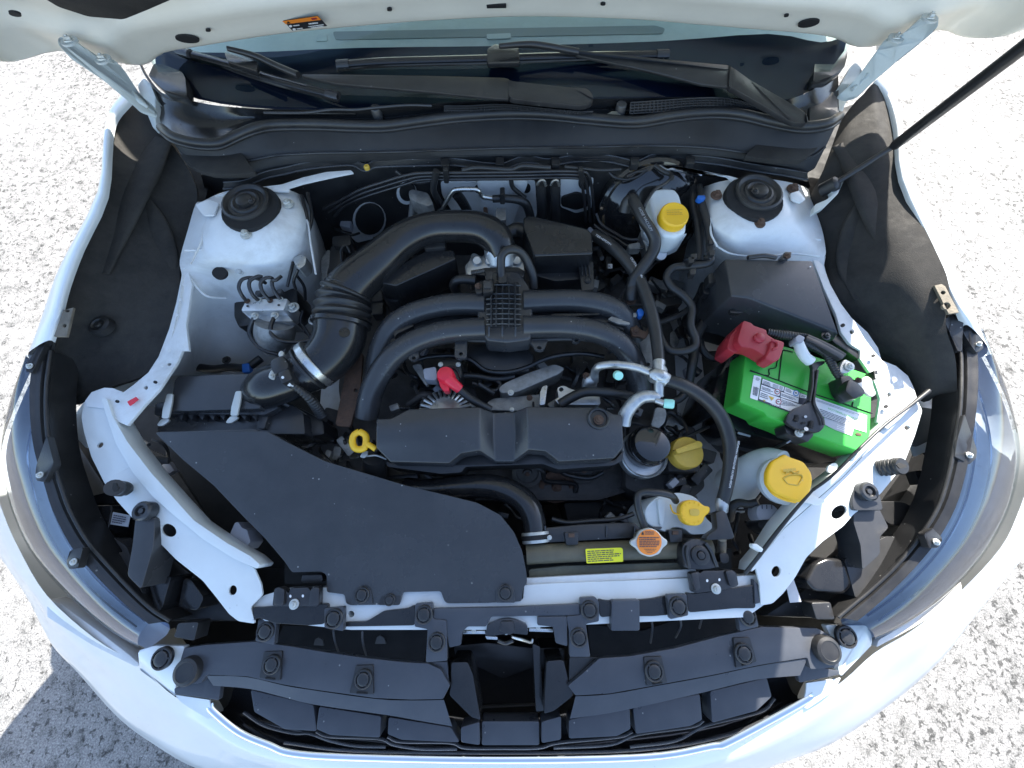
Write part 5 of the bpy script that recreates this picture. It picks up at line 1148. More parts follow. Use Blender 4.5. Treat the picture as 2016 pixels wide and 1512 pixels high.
(a, b), = q('M','712,215'); c = P(a, b, .858); lathe('boot_head', c, [(.017,-.03),(.0168,.004),(.014,.011),(.007,.0135),(0,.0135)], 'red_bright', bt)
slab('boot_skirt', rnd(q('M','655,215 700,250 735,290 735,320 700,325 670,290'), 3, 2), .858, .02, 'red_bright', bt, .004)
tube('boot_sleeve', q('M','725,235,.86 770,275,.855 810,310,.848'), [26,22,20], 'red_bright', bt, sides=14)
tube('cable', q('M','800,305,.848 870,365,.84 950,415,.835 1030,455,.825'), [15,16,16,15], 'rubber', bt, sides=12)
# ================================================================== dipstick, oil filter, caps
dp = thing('dipstick', 'yellow oil dipstick ring beside the engine cover', 'dipstick', P(710, 870, .75))
ring = [P(680+x/3.6, 680+y/3.6, .84) for x, y in ((100,612),(140,635),(148,680),(135,725),(100,738),(65,725),(50,680),(62,635),(100,612))]
fin('ring', bm_tube(cr(ring, 5), [.0062]*41, 10, cap=False), 'yellow', dp)
tube('handle', q('M','140,690,.84 180,712,.84 215,735,.838'), [13,11,12], 'yellow', dp)
tube('guide_tube', q('M','210,735,.835 230,760,.80 250,800,.75'), 10, 'black_steel', dp)
rh_ = thing('coolant_pipe_stub', 'short black hose with steel clip below the dipstick', 'hose', P(735, 910, .7))
tube('hose', q('M','205,790,.81 205,850,.79 205,940,.74'), [44,46,46], 'rubber', rh_, sides=18)
tube('clip_band', q('M','110,790,.815 160,785,.82 220,780,.822 290,805,.81'), 4, 'zinc', rh_, sides=6)
slab('clip_ear', rnd(q('M','100,790 120,758 160,745 155,780 130,800'), 2, 2), .824, .004, 'zinc', rh_, .001)

of = thing('oil_filter', 'glossy black oil filter standing in a metal cup', 'oil filter', P(1268, 890, .68))
cup('drip_cup', 1268, 893, .775, 94, [(1,-.5),(1,.0),(.96,.04),(.90,0),(.88,-.2),(0,-.2)], 'alu', of, n=36)
cup('can', 1270, 882, .775, 78, [(1,-.2),(1,.55),(.97,.72),(.93,.75),(.90,1.0),(.84,1.12),(.70,1.18),(0,1.2)], 'gloss_black', of, n=36)
oc = thing('oil_filler_cap', 'yellow oil filler cap with a grip bar beside the oil filter', 'cap', P(1352, 890, .75))
cup('cap_disc', 1350, 892, .79, 62, [(1,-.5),(1,.25),(.94,.36),(.8,.4),(0,.4)], 'yellow_old', oc, n=32)
slab('grip', rnd(q('F','40,1165 170,1115 190,1125 195,1150 55,1190'), 2, 2), .818, .016, 'yellow_old', oc, .003)
slab('filler_neck', rnd(q('F','-10,1130 30,1110 60,1250 180,1240 180,1290 0,1290'), 4, 2), .75, .06, 'engine', oc, .006)

# ================================================================== radiator
ra = thing('radiator', 'radiator with olive plastic top tank across the nose', 'radiator', P(1200, 1100, .45))
tube('top_tank', q('X','1036,1092,.795 1150,1086,.795 1280,1082,.795 1400,1078,.795'), [36,36,36,36], 'olive', ra, n=4, sides=16, flat=.8)
slab('tank_flange', q('X','1036,1080 1395,1066 1400,1078 1036,1096'), .785, .03, 'olive', ra, .003)
slab('foam_seal', rnd(q('H','1095,385 1300,365 1990,345 2010,410 1500,420 1100,440'), 4, 2), .785, .02, 'foam', ra, .006)
slab('core', q('X','560,1110 1440,1080 1440,1130 560,1150'), .72, .3, 'deep', ra, 0)
slab('hose_neck', rnd(q('H','1075,290 1210,270 1195,330 1165,345 1130,335'), 5), .805, .03, 'olive', ra, .01)
lbl = decal('caution_label', rnd(q('H','1418,270 1620,262 1630,270 1632,342 1425,352'), 2, 2), .8135, 'yellow_label', ra, .0008)
printbars('label_print', q('H','1428,278 1618,268 1625,335 1432,346'), .8135, 6, 'olive', lbl, .0015, .5)
ca = rnd(q('K','440,435 530,470 590,545 645,580 640,630 590,665 560,730 450,770 340,730 300,670 235,630 228,585 290,550 330,470'), 6, 4)
rc_ = slab('filler_cap', ca, .842, .010, 'zinc', ra, .004, seg=3); plab(rc_, 'silver radiator cap with orange warning disc')
od = slab('warning_disc', circ(1200+440/5.6, 960+602/5.6, 24.3, 25.5, 32), .8445, .002, 'orange', rc_, .0005)
slab('warning_symbol', q('K','350,520 368,480 382,520'), .8452, .0004, 'black_print', rc_, 0)
printbars('disc_print', q('K','390,475 500,480 520,520 390,520'), .845, 3, 'dark_print', rc_, .0007, .5)
printbars('disc_print', q('K','325,540 560,540 560,660 330,660'), .845, 6, 'dark_print', rc_, .0007, .5)
printbars('disc_print', q('K','370,670 530,670 480,725 420,725'), .845, 3, 'dark_print', rc_, .0007, .35)
cup('cap_neck', 1278, 1068, .83, 50, [(1,-1),(1,0),(0,0)], 'olive', ra)
rh2 = thing('radiator_hose', 'thick black upper radiator hose curving to the radiator tank', 'hose', P(1000, 980, .65))
tube('hose', q('X','800,962,.74 840,966,.752 900,960,.765 960,957,.775 1005,968,.782 1035,990,.788 1050,1020,.79 1054,1060,.79'), [44,46,46,47,47,47,46,44], 'plastic_smooth', rh2, n=8, sides=20)
band('hose_clamp', (1050,1020,.79), (1054,1060,.79), (1055,1058,.79), 54, 20, 'zinc', rh2)
band('clamp_gap', (1050,1020,.79), (1054,1060,.79), (1055,1058,.79), 55.5, 9, 'deep', rh2)
bolt(660+1215/2.88, 987+205/2.88, .822, 9, rh2)
# fan shroud
fs = thing('fan_shroud', 'black plastic cooling fan shroud behind the radiator', 'fan shroud', P(1150, 1045, .45))
slab('shroud', rnd(q('H','1190,150 1400,130 1690,118 1720,135 1740,200 1560,215 1200,235 1180,190'), 4, 2), .80, .25, 'plastic', fs, .005)
tube('shroud_rim', q('H','1230,100,.78 1320,120,.785 1450,110,.785 1600,100,.785 1690,70,.78'), 9, 'plastic', fs, sides=8)
for x, y in ((1340,205),(1930,190)):
    (a, b), = q('H', '%d,%d' % (x, y)); slab('snap_clip', rnd([(a-14,b-10),(a+14,b-11),(a+13,b+14),(a-10,b+15)], 2, 2), .815, .02, 'plastic', fs, .002)
    slab('clip_tongue', [(a-6,b-8),(a+6,b-8),(a+6,b),(a-6,b)], .818, .006, 'rust', fs, .001)
slab('fan_motor', rnd(q('X','1110,990 1260,985 1270,1030 1120,1035'), 6), .62, .1, 'deep', fs, .01)
for x in (1190, 1540, 1700): tube('shroud_web', [( *q('H','%d,%d' % (x, y))[0], .803) for y in (140, 205)], 4, 'plastic_grey', fs, sides=6)

# ================================================================== coolant reservoir
cr_ = thing('coolant_reservoir', 'translucent white coolant reservoir with yellow flip cap', 'reservoir', P(1340, 1020, .6))
slab('tank', rnd(q('K','520,105 690,60 780,55 920,90 1000,150 1060,330 1190,450 1080,510 900,520 850,470 790,440 690,440 640,490 590,480 420,400 385,270 430,180'), 8, 4), .800, .12, 'milk', cr_, .014, seg=4)
slab('tank_step', rnd(q('K','530,130 620,110 600,400 560,420'), 6), .806, .02, 'milk', cr_, .006)
slab('slot', rnd(q('K','475,430 580,430 575,455 540,465 490,455'), 3, 2), .803, .002, 'rubber_grey', cr_, 0)
capc = rnd(q('K','780,220 810,160 870,133 940,135 1000,160 1045,200 1100,205 1118,240 1100,285 1060,310 1040,370 1000,415 930,422 870,405 820,370 790,310'), 6, 4)
cc = slab('flip_cap', capc, .836, .02, 'yellow', cr_, .004, seg=3)
slab('cap_emblem', rnd(q('K','880,235 960,230 995,250 990,310 890,310'), 4, 2), .8372, .001, 'yellow_old', cc, .0004)
for i in range(14):
    t_ = i/14*6.28
    if 5.6 < t_ or t_ < .7: continue
    x, y = 920+118*math.cos(t_), 278+118*math.sin(t_); a2 = t_
    slab('cap_rib', [( *q('K','%f,%f' % (x+dx*math.cos(a2)-dy*math.sin(a2), y+dx*math.sin(a2)+dy*math.cos(a2)))[0],) for dx, dy in ((-11,-9),(11,-9),(11,9),(-11,9))], .8375, .0012, 'yellow', cc, .0004)
tube('cap_strap', q('K','790,295,.828 740,290,.826 700,270,.824 680,225,.822 672,190,.82'), 3.5, 'yellow', cr_, sides=6)
oh = thing('overflow_hose', 'thin black overflow hose from the reservoir to the radiator cap', 'hose', P(1255, 1010, .78))
tube('hose', q('K','730,145,.82 690,95,.835 600,65,.84 480,50,.842 380,48,.842 320,75,.842 308,160,.842 330,280,.838 385,440,.828'), 14, 'rubber', oh, n=8, sides=12)

# radiator mount brackets
mb = thing('radiator_mount', 'black stamped radiator mount with rubber bush beside the filler neck', 'bracket', P(1380, 1120, .76))
slab('bush_bracket', rnd(q('K','840,600 930,560 1040,575 1120,650 1200,870 1150,890 1060,905 880,900 800,760 800,650'), 8, 3), .83, .04, 'black_steel', mb, .006)
cup('rubber_bush', 1200+1000/5.6, 960+745/5.6, .832, 36, [(1,-.1),(1,.12),(.8,.22),(.5,.2),(.42,.1),(.38,.3),(.2,.36),(0,.36)], 'rubber', mb)
tube('bracket_rib', q('K','860,640,.834 850,720,.834 870,820,.832 880,890,.83'), 6, 'black_steel', mb, sides=8)
tube('bracket_rib', q('K','1060,610,.834 1120,700,.834 1160,800,.832 1185,870,.83'), 7, 'black_steel', mb, sides=8)
slab('fixing_plate', rnd(q('K','890,935 980,925 1000,950 1030,915 1230,915 1270,905 1350,905 1400,940 1425,1080 1300,1120 960,1165 920,1150'), 4, 2), .828, .014, 'black_steel', mb, .004)
slab('fixing_pad', rnd(q('K','895,940 975,930 1010,1120 950,1150'), 4, 2), .833, .008, 'black_steel', mb, .003)
slab('fixing_pad', rnd(q('K','1275,915 1345,910 1395,950 1415,1075 1330,1095'), 4, 2), .833, .008, 'black_steel', mb, .003)
bolt(1200+1172/5.6, 960+1115/5.6, .829, 19, mb)
for x, y in ((1075,1025),(1210,1015)): decal('rivet', circ(1200+x/5.6, 960+y/5.6, 2.4, 3, 10), .8285, 'white_print', mb)
slab('hose_guide', rnd(q('K','1170,275 1250,245 1290,275 1385,555 1340,570 1180,575 1060,580 1080,525 1190,450'), 4, 2), .842, .02, 'plastic', mb, .003)
slab('grommet', rnd(q('K','1210,720 1290,715 1320,750 1320,830 1230,840'), 4, 2), .81, .02, 'rubber', mb, .003)
mb2 = thing('radiator_mount', 'black stamped radiator mount at the corner of the air duct', 'bracket', P(590, 1160, .76))
slab('fixing_plate', rnd(q('U','230,150 270,135 310,150 340,190 350,145 490,140 510,175 520,140 575,130 575,250 560,285 215,285'), 4, 2), .828, .014, 'black_steel', mb2, .004)
slab('fixing_pad', rnd(q('U','235,155 270,140 310,155 300,280 225,280'), 4, 2), .833, .008, 'black_steel', mb2, .003)
slab('fixing_pad', rnd(q('U','505,160 520,145 572,140 570,275 490,280'), 4, 2), .833, .008, 'black_steel', mb2, .003)
slab('recess', rnd(q('U','440,45 595,40 600,100 430,105'), 4, 2), .80, .02, 'rubber', mb2, .003)
bolt(480+383/3.858, 1120+268/3.858, .829, 19, mb2)
for x, y in ((355,207),(450,205)): decal('rivet', circ(480+x/3.858, 1120+y/3.858, 2.4, 3, 10), .8285, 'white_print', mb2)

# ================================================================== air conditioning pipes
ac = thing('refrigerant_pipe', 'silver refrigerant pipes with two mint green service caps', 'pipe', P(1290, 780, .72))
tube('thin_pipe', q('E','1470,770,.82 1475,720,.845 1500,695,.86 1560,685,.868 1650,690,.87 1720,705,.872 1800,735,.874'), [17,16,16,16,16,16,17], 'alu', ac, n=7, sides=14)
tube('pipe_foot', q('E','1440,820,.79 1445,780,.81 1470,760,.82'), [30,30,24], 'alu', ac, sides=14)
bolt(660+1425/2.88, 480+750/2.88, .82, 15, ac, BOLT_R)
tube('thick_pipe', q('O','235,1390,.83 260,1290,.84 330,1190,.85 420,1120,.858 520,1110,.862 590,1130,.862'), [29,28,27,26,24,21], 'alu', ac, n=7, sides=16)
tube('riser', q('O','590,1110,.862 590,1040,.868 590,960,.872'), [19,19,19], 'alu', ac, sides=14)
tube('fitting', q('O','590,770,.878 590,830,.88 590,900,.878 600,960,.874'), [25,22,26,24], 'alu', ac, n=5, sides=14)
tube('fitting', q('O','500,900,.876 560,890,.88 620,915,.88 685,950,.872'), [20,26,27,22], 'alu', ac, n=5, sides=14)
for px, py, k_ in ((555,905,10),(600,860,9),(630,930,9)): 
    a, b = 1180+px/5.04, 560+py/5.04; lathe('lobe', P(a, b, .878), [(.012,-.01),(.012,.006),(.008,.010),(0,.010)], 'alu', ac)
cup('service_cap', 1180+190/5.04, 560+905/5.04, .885, 18, [(.95,-1.2),(1,-1),(1,.2),(.9,.4),(0,.45)], 'mint', ac, axis=(0,-.5,.86))
c = P(1180+640/5.04, 560+1180/5.04, .87)
lathe('service_cap', c, [(.008,0),(.0085,.002),(.0085,.015),(.007,.0175),(0,.0175)], 'mint', ac, axis=(1,-.2,.3))
tube('valve_stem', q('O','560,1150,.866 600,1165,.868 640,1178,.87'), [12,12,14], 'alu', ac, sides=12)
slab('support_strap', rnd(q('O','560,1215 660,1230 670,1290 650,1370 590,1430 510,1400 540,1300'), 4, 2), .80, .008, 'cast', ac, .002)
def hose_text(s, ps, m, parent, i0, step, size, side=.0, r_=.008):
    pass
hs = thing('refrigerant_hose', 'thick black refrigerant hose curving round the battery tray', 'hose', P(1430, 900, .75))
HP = q('X','1308,748,.874 1335,755,.876 1370,772,.872 1402,798,.865 1425,832,.855 1437,875,.845 1437,920,.838 1430,960,.83 1422,990,.82')
tube('hose', HP, [22,26,27,28,28,27,26,25,24], 'rubber', hs, n=8, sides=18)
tube('crimp', q('K','1240,120,.822 1238,180,.82 1240,260,.815'), [22,25,22], 'alu', hs, sides=14)
tube('crimp', [(1300,745,.876),(1313,750,.877)], 24, 'alu', hs, sides=14)
tube('lower_pipe', q('K','1240,560,.79 1240,640,.77 1235,720,.74'), 16, 'alu', hs, sides=12)
txt('hose_print', 'EPDM<PA< MIDDLE>IIR OUTER>EPDM', (1446,868), (1428,958), lambda x, y: .8505-.0002*(y-868), 'white_print', hs, lift=.012)
hs2 = thing('refrigerant_hose', 'long black hose running from the firewall to the silver fitting', 'hose', P(1270, 600, .75))
tube('hose', q('X','1168,462,.86 1195,478,.87 1230,510,.875 1258,550,.875 1278,600,.872 1290,650,.87 1296,700,.87 1297,722,.874'), [22,24,24,24,24,24,23,22], 'rubber', hs2, n=8, sides=16)
tube('end_band', q('N','50,900,.86 40,960,.86 38,1020,.855'), 5, 'milk', hs2, sides=8)
txt('hose_print', 'OUTER>EPDM<', (1240,508), (1262,548), .887, 'white_print', hs2, lift=.001)
txt('hose_print', 'TER>EPDM<', (1171,464), (1202,484), .884, 'white_print', hs2, lift=.001)

# ================================================================== hoses on battery side
def hose_thing(label, pts, wd, m='rubber', cat='hose', nm='rubber_hose', n=8, sides=14, extra=None):
    h = thing(nm, label, cat, P(pts[0][0], pts[0][1], pts[0][2]-.03)); tube('hose', pts, wd, m, h, n=n, sides=sides); return h
h1 = hose_thing('black printed vacuum hose from the brake booster to the manifold', q('N','400,680,.91 430,580,.925 490,540,.935 540,620,.938 620,770,.935 700,890,.925 750,1000,.915 740,1110,.905 680,1220,.895 600,1330,.885 530,1430,.875 480,1560,.86'), [22,22,22,22,22,22,23,24,24,24,24,24])
tube('hose_foot', q('E','1710,190,.868 1680,270,.86 1675,315,.85'), [24,24,26], 'rubber', h1); bolt(660+1675/2.88, 480+322/2.88, .845, 20, h1, BOLT_R)
txt('hose_print', 'HOSE VACUUM', (1256,410), (1280,455), .950, 'grey_print', h1, lift=.0005)
h2 = hose_thing('black heater hose looping between the strut tower and the engine', q('X','1392,500,.90 1400,512,.90 1388,520,.895 1350,524,.885 1325,528,.88 1312,545,.875 1322,565,.872 1345,582,.87 1362,605,.868 1360,640,.866 1370,668,.864 1366,684,.862 1340,692,.858 1315,688,.856 1300,665,.854 1294,640,.854'), 15)
h3 = hose_thing('black hose dropping beside the strut tower behind the fuse box', q('N','1265,380,.91 1270,480,.915 1290,600,.915 1330,740,.912 1370,900,.908 1385,1050,.905 1380,1160,.902 1350,1240,.90'), [10,13,15,15,15,15,15,15])
slab('blue_clip', rnd(q('N','1240,490 1330,488 1335,530 1290,540 1240,520'), 2, 2), .93, .012, 'blue', h3, .002)
h4 = hose_thing('thin black pipe beside the brake fluid reservoir', q('N','1200,380,.90 1190,480,.90 1190,600,.895 1230,760,.89 1250,920,.885 1265,1100,.88 1260,1250,.875'), [7,10,13,15,15,15,15])
for x, y in ((1405,1015),(1410,1145),(1200,1190),(1170,1230),(1190,1365)): (lambda a, b: slab('pipe_clip', rnd([(a-6,b-5),(a+6,b-6),(a+5,b+5),(a-5,b+6)], 1, 2), .915, .015, 'plastic', h3, .001))(*q('N','%d,%d' % (x, y))[0])
h5 = hose_thing('black heater hose running down beside the battery tray', q('O','1150,200,.80 1080,330,.80 990,450,.80 950,560,.80 940,680,.80 920,800,.80 900,920,.79 870,1040,.78 800,1130,.775 700,1160,.77 560,1180,.77'), [22,22,20,18,18,18,17,17,16,16,15])
h6 = hose_thing('thin black fuel line crossing toward the manifold bracket', q('O','1030,0,.80 980,120,.805 900,230,.81 780,310,.815 650,360,.82 560,390,.825 520,400,.825'), 12)
h7 = hose_thing('small black hose loop behind the battery terminal cover', q('O','1000,560,.77 1020,640,.77 1080,710,.765 1160,735,.765 1240,725,.765 1320,690,.77'), 14)
h8 = hose_thing('black fuel pipe with a blue quick connector', q('O','270,335,.845 380,320,.85 470,300,.85 540,300,.85 560,380,.85 570,430,.85'), [8,10,14,16,16,14])
slab('blue_connector', rnd(q('O','375,245 420,235 445,270 440,310 390,315'), 2, 2), .862, .016, 'blue', h8, .003)
fb = thing('fuel_rail_bracket', 'corroded metal bracket at the end of the manifold runner', 'bracket', P(1240, 630, .82))
slab('plate', rnd(q('O','80,345 160,290 260,280 370,280 375,320 270,330 220,350 310,380 300,400 180,390'), 3, 2), .862, .006, 'cast', fb, .001)
slab('rusty_plate', rnd(q('O','300,380 350,380 410,450 470,470 490,400 485,500 450,540 400,515 330,515 310,450'), 3, 2), .852, .006, 'rust', fb, .001)
bolt(1180+355/5.04, 560+462/5.04, .853, 16, fb, BOLT_R)
sb = thing('engine_side_plate', 'mottled grey steel bracket beside the manifold runner', 'bracket', P(1275, 690, .7))
slab('plate', rnd(q('O','390,560 520,470 560,480 540,770 520,840 450,840 430,690'), 3, 2), .80, .008, 'cast', sb, .002, holes=[circ(1180+480/5.04, 560+792/5.04, 4.5, 4, 12)])
ru = thing('engine_hanger', 'rusty steel strap beside the intake manifold', 'bracket', P(690, 790, .68))
slab('strap', rnd(q('R','1130,830 1210,800 1235,830 1215,1100 1170,1290 1130,1430 1020,1420 1010,1400 1090,1000'), 4, 2), .79, .008, 'rust', ru, .002, holes=[circ(420+1178/4.2, 500+1127/4.2, 4.5, 4, 12)])

# ================================================================== battery
PN = ('dummy',)
bt_ = thing('car_battery', 'green topped car battery with white label and black hold-down', 'battery', P(1590, 800, .68))
BZ = .872
tp = q('J','345,395 680,380 1490,655 1500,860 1490,1000 1480,1200 1380,1370 260,905 300,700')
btop = q('J','330,410 690,385 1500,660 1480,1210 1390,1370 940,1210 700,1105 520,1040 500,1000 265,900 300,640')
slab('green_top', rnd(btop, 5, 3), BZ, .06, 'green', bt_, .006, seg=3)
slab('case', rnd(q('J','340,430 1490,670 1470,1210 1385,1350 275,905'), 5, 3), BZ-.055, .14, 'plastic', bt_, .004)
for s_ in ('360,615 530,660 538,600 600,585 615,525 640,470', '630,700 660,450 690,425 760,440', '1200,905 1215,690', '365,610 630,705 890,805 1200,910 1500,1010', '1310,950 1320,905'):
    tube('lid_groove', [(*p, BZ+.0008) for p in q('J', s_)], 2.2, 'deep', bt_, n=3, sides=5)
slab('front_lip', rnd(q('J','510,1030 700,1100 940,1195 1390,1350 1385,1375 940,1225 690,1110 515,1050'), 3, 2), BZ-.012, .03, 'green', bt_, .003)
L1 = decal('left_label', rnd(q('J','395,655 465,672 430,893 358,868'), 2, 2), BZ, 'white_print', bt_, .0010)
L2 = decal('warning_label', q('J','470,685 885,842 880,930 720,1000 432,892'), BZ, 'dark_print', bt_, .0010)
for s_ in ('475,692 675,765 668,805 640,800 468,735', '682,768 820,822 812,868 672,815', '825,826 883,846 880,875 820,865', '463,745 640,808 630,850 580,842 455,795', '648,812 810,872 805,915 640,860', '452,800 585,850 640,868 630,950 440,878', '645,868 805,925 860,935 720,990 640,958'):
    decal('label_panel', q('J', s_), BZ, 'white_print', L2, .0016)
for s_, n_ in (('482,705 560,735 555,770 476,740', 3), ('690,778 750,800 745,830 685,808', 3), ('470,760 575,800 570,830 462,790', 3), ('650,825 800,880 795,905 646,850', 3), ('458,815 540,845 530,890 448,862', 3), ('650,880 800,935 795,950 645,940', 4), ('828,835 878,855 876,870 824,860', 2)):
    printbars('label_print', q('J', s_), BZ, n_, 'dark_print', L2, .0021, .45)
for x, y, r_, m_ in ((608,812,5.6,'red'),(620,905,5.6,'red'),(782,825,5.8,'blue_label')):
    a, b = 1400+x/4.725, 600+y/4.725; decal('symbol_ring', circ(a, b, r_, r_, 16), BZ, m_, L2, .0022)
    decal('symbol_field', circ(a, b, r_*.72, r_*.72, 16), BZ, 'white_print', L2, .0025); printbars('symbol', [(a-3,b-2),(a+3,b-1),(a+3,b+2),(a-3,b+1)], BZ, 1, 'dark_print', L2, .0028, .8)
for s_ in ('525,848 580,868 556,898', '475,885 500,892 486,905'): decal('warning_triangle', q('J', s_), BZ, 'yellow_old', L2, .0024)
decal('label_icon', q('J','570,738 620,755 615,785 566,770'), BZ, 'grey_print', L2, .0022); decal('label_icon', q('J','632,758 662,768 655,800 628,790'), BZ, 'grey_print', L2, .0022)
txt('danger_print', 'DANGER/POISON', (1400+795/4.725, 600+992/4.725), (1400+548/4.725, 600+913/4.725), BZ, 'white_print', L2, lift=.003, bold=.02)
printbars('code_print', q('J','390,760 440,775 425,855 382,840'), BZ, 9, 'dark_print', L1, .0016, .6, .01, False)
printbars('code_print', q('J','415,675 455,685 450,715 410,705'), BZ, 3, 'dark_print', L1, .0016, .4)
L3 = decal('maker_label', q('J','965,862 1445,1032 1440,1188 1330,1155 960,1010 958,930'), BZ, 'white_print', bt_, .0010)
printbars('label_print', q('J','975,880 1420,1035 1415,1055 972,900'), BZ, 2, 'grey_print', L3, .0016, .5, .006)
txt('maker_print', 'INTERSTATEBATTERIES.COM', (1400+1425/4.725, 600+1088/4.725), (1400+1085/4.725, 600+958/4.725), BZ, 'green', L3, lift=.0018)
printbars('label_print', q('J','1000,965 1325,1085 1318,1150 1040,1050'), BZ, 5, 'dark_print', L3, .0016, .4, .01)
decal('code_patch', q('J','1335,1072 1428,1105 1420,1168 1330,1140'), BZ, 'white_print', L3, .0016)
decal('silver_label', q('J','1045,1035 1325,1155 1305,1222 1150,1165 1060,1120'), BZ, 'grey_print', bt_, .0009)
printbars('silver_print', q('J','1170,1110 1290,1155 1280,1200 1160,1155'), BZ, 3, 'white_print', bt_, .0015, .4)
slab('vent_plug', rnd(q('J','1340,1195 1370,1188 1405,1205 1400,1222 1350,1215'), 3, 2), BZ+.001, .002, 'rust', bt_, .0003)
# hold-down strap
hd = thing('battery_hold_down', 'black steel battery hold-down strap with hook bolt', 'bracket', P(1590, 830, .86))
slab('strap', rnd(q('J','930,545,.892 1000,525,.892 1065,520,.892 1060,545,.892 1000,580,.892 985,620,.892 965,830,.892 970,930,.890 1020,1000,.889 1055,1090,.888 1055,1140,.887 1010,1185,.886 960,1190,.884 890,1170,.884 800,1160,.884 715,1105,.886 690,1080,.886 715,1020,.888 780,960,.889 880,920,.890 910,880,.891 935,700,.892 945,590,.892'), 3, 2), .89, .008, 'black_steel', hd, .003)
slab('foot', rnd(q('J','680,1110 800,1160 890,1170 965,1190 950,1225 900,1280 850,1250 790,1225 720,1205 700,1190'), 3, 2), .872, .03, 'black_steel', hd, .004)
tube('strap_ridge', q('J','945,600,.894 940,760,.894 915,900,.893'), 5, 'black_steel', hd, sides=8)
tube('strap_ridge', q('J','990,610,.894 965,800,.894 960,920,.893 1030,1050,.892 1045,1120,.891'), 5, 'black_steel', hd, sides=8)
for s_ in ('795,1025,.889 800,1050,.889 788,1080,.889', '935,1080,.889 938,1110,.889 928,1145,.889'): tube('slot', q('J', s_), 8, 'deep', hd, sides=8, flat=.4)
for x, y in ((875,1042),(862,1100)): decal('hole', circ(1400+x/4.725, 600+y/4.725, 3.2, 2.6, 12), .8885, 'grey_print' if y < 1100 else 'deep', hd, .001)
tube('hook_bolt', q('J','800,1210,.875 840,1180,.885 885,1155,.90'), [7,7,8], 'steel', hd, sides=10); bolt(1400+815/4.725, 600+1195/4.725, .878, 16, hd)
tube('hook_rod', q('J','770,1240,.855 640,1310,.82 500,1400,.78 380,1490,.72'), [8,7,7,7], 'black_steel', hd, sides=8)
slab('rod_tag', q('J','700,1285 770,1235 760,1262 715,1290'), .85, .002, 'grey_print', hd, 0)
by = thing('battery_tray', 'black plastic battery tray and heat shield around the battery', 'battery tray', P(1480, 860, .5))
slab('tray_floor', rnd(q('J','190,440 340,410 280,920 1400,1390 1300,1480 700,1470 200,1330 20,1150 60,800'), 6), .70, .06, 'plastic', by, .006)
slab('side_wall', rnd(q('J','180,470 335,415 262,905 60,1010 0,900 60,690'), 5, 3), .80, .15, 'plastic_smooth', by, .006)
slab('front_wall', rnd(q('J','265,905 510,1005 700,1110 960,1215 1385,1375 1330,1420 900,1330 250,1180 120,1050'), 5, 3), .79, .12, 'plastic_smooth', by, .006)
slab('paint_chip', rnd(q('J','250,1180 370,1215 365,1232 245,1200'), 2, 2), .791, .001, 'grey_print', by, 0)
tc_ = thing('terminal_cover', 'dull red battery terminal cover with hinged flap', 'terminal', P(1480, 660, .86))
slab('main_block', rnd(q('J','300,145 380,170 390,190 520,235 515,270 590,320 680,345 680,380 630,510 500,475 430,430 370,400 280,390 245,330'), 4, 2), .912, .03, 'red', tc_, .006, seg=3)
slab('side_face', rnd(q('J','295,150 250,330 290,400 225,450 150,405 180,290'), 4, 2), .895, .05, 'red', tc_, .006, seg=3)
slab('flap', rnd(q('J','560,330 600,315 680,348 680,380 640,505 580,535 500,495 540,420'), 4, 2), .918, .03, 'red', tc_, .006, seg=3)
cup('button', 1400+448/4.725, 600+308/4.725, .914, 21, [(1,-.2),(1,.15),(.8,.3),(.75,.5),(.6,.6),(0,.6)], 'red', tc_)
tube('flap_rim', q('J','560,330,.919 610,350,.920 612,395,.920 570,415,.919'), 5, 'red', tc_, sides=8)
nc = thing('battery_cable', 'bundled black battery leads with clamps and a white sleeve', 'cable', P(1620, 700, .88))
tube('lead', q('J','515,255,.902 620,275,.903 720,285,.905 800,300,.905'), [16,18,18,16], 'rubber', nc, rib=(.0045,.06), sides=12)
tube('lead', q('J','690,275,.906 800,275,.908 900,290,.908'), 8, 'rubber', nc, rib=(.004,.1), sides=8)
tube('lead', q('J','850,345,.903 950,390,.902 1060,450,.90 1110,530,.898 1160,620,.897 1200,680,.896'), [15,16,16,15,15,15], 'rubber', nc, rib=(.0045,.06), sides=12)
tube('lead', q('J','880,300,.908 990,350,.907 1100,410,.905 1220,480,.902'), [14,15,17,16], 'rubber', nc, sides=10)
tube('white_sleeve', q('J','810,340,.905 830,410,.903 870,480,.90 920,525,.895'), [17,20,20,21], 'milk', nc, n=6, sides=16)
slab('cable_tie', rnd(q('J','785,300 820,275 880,300 850,355 790,345'), 3, 2), .915, .02, 'connector', nc, .003)
slab('cable_guard', rnd(q('J','890,280 1000,330 1250,470 1220,510 980,370 880,320'), 3, 2), .914, .012, 'plastic', nc, .003)
slab('terminal_clamp', rnd(q('J','1245,500 1335,545 1330,590 1290,630 1220,640 1195,600 1215,540'), 4, 2), .905, .014, 'zinc', nc, .003)
slab('fuse_link', rnd(q('J','1200,670 1290,650 1440,800 1420,850 1320,880 1240,800'), 4, 2), .905, .03, 'plastic', nc, .004)
slab('ground_lug', rnd(q('J','1330,690 1400,690 1450,660 1500,690 1510,760 1540,830 1500,860 1440,820 1380,760'), 4, 2), .902, .006, 'zinc', nc, .001)
slab('sensor_block', rnd(q('J','1280,690 1360,720 1430,830 1340,880 1250,800'), 4, 2), .916, .02, 'plastic', nc, .004)
tube('bright_edge', q('J','1245,800,.912 1320,885,.908'), 3, 'white_print', nc, sides=6)
bolt(1400+1283/4.725, 600+575/4.725, .907, 18, nc); bolt(1400+1370/4.725, 600+700/4.725, .906, 12, nc, BOLT_R)
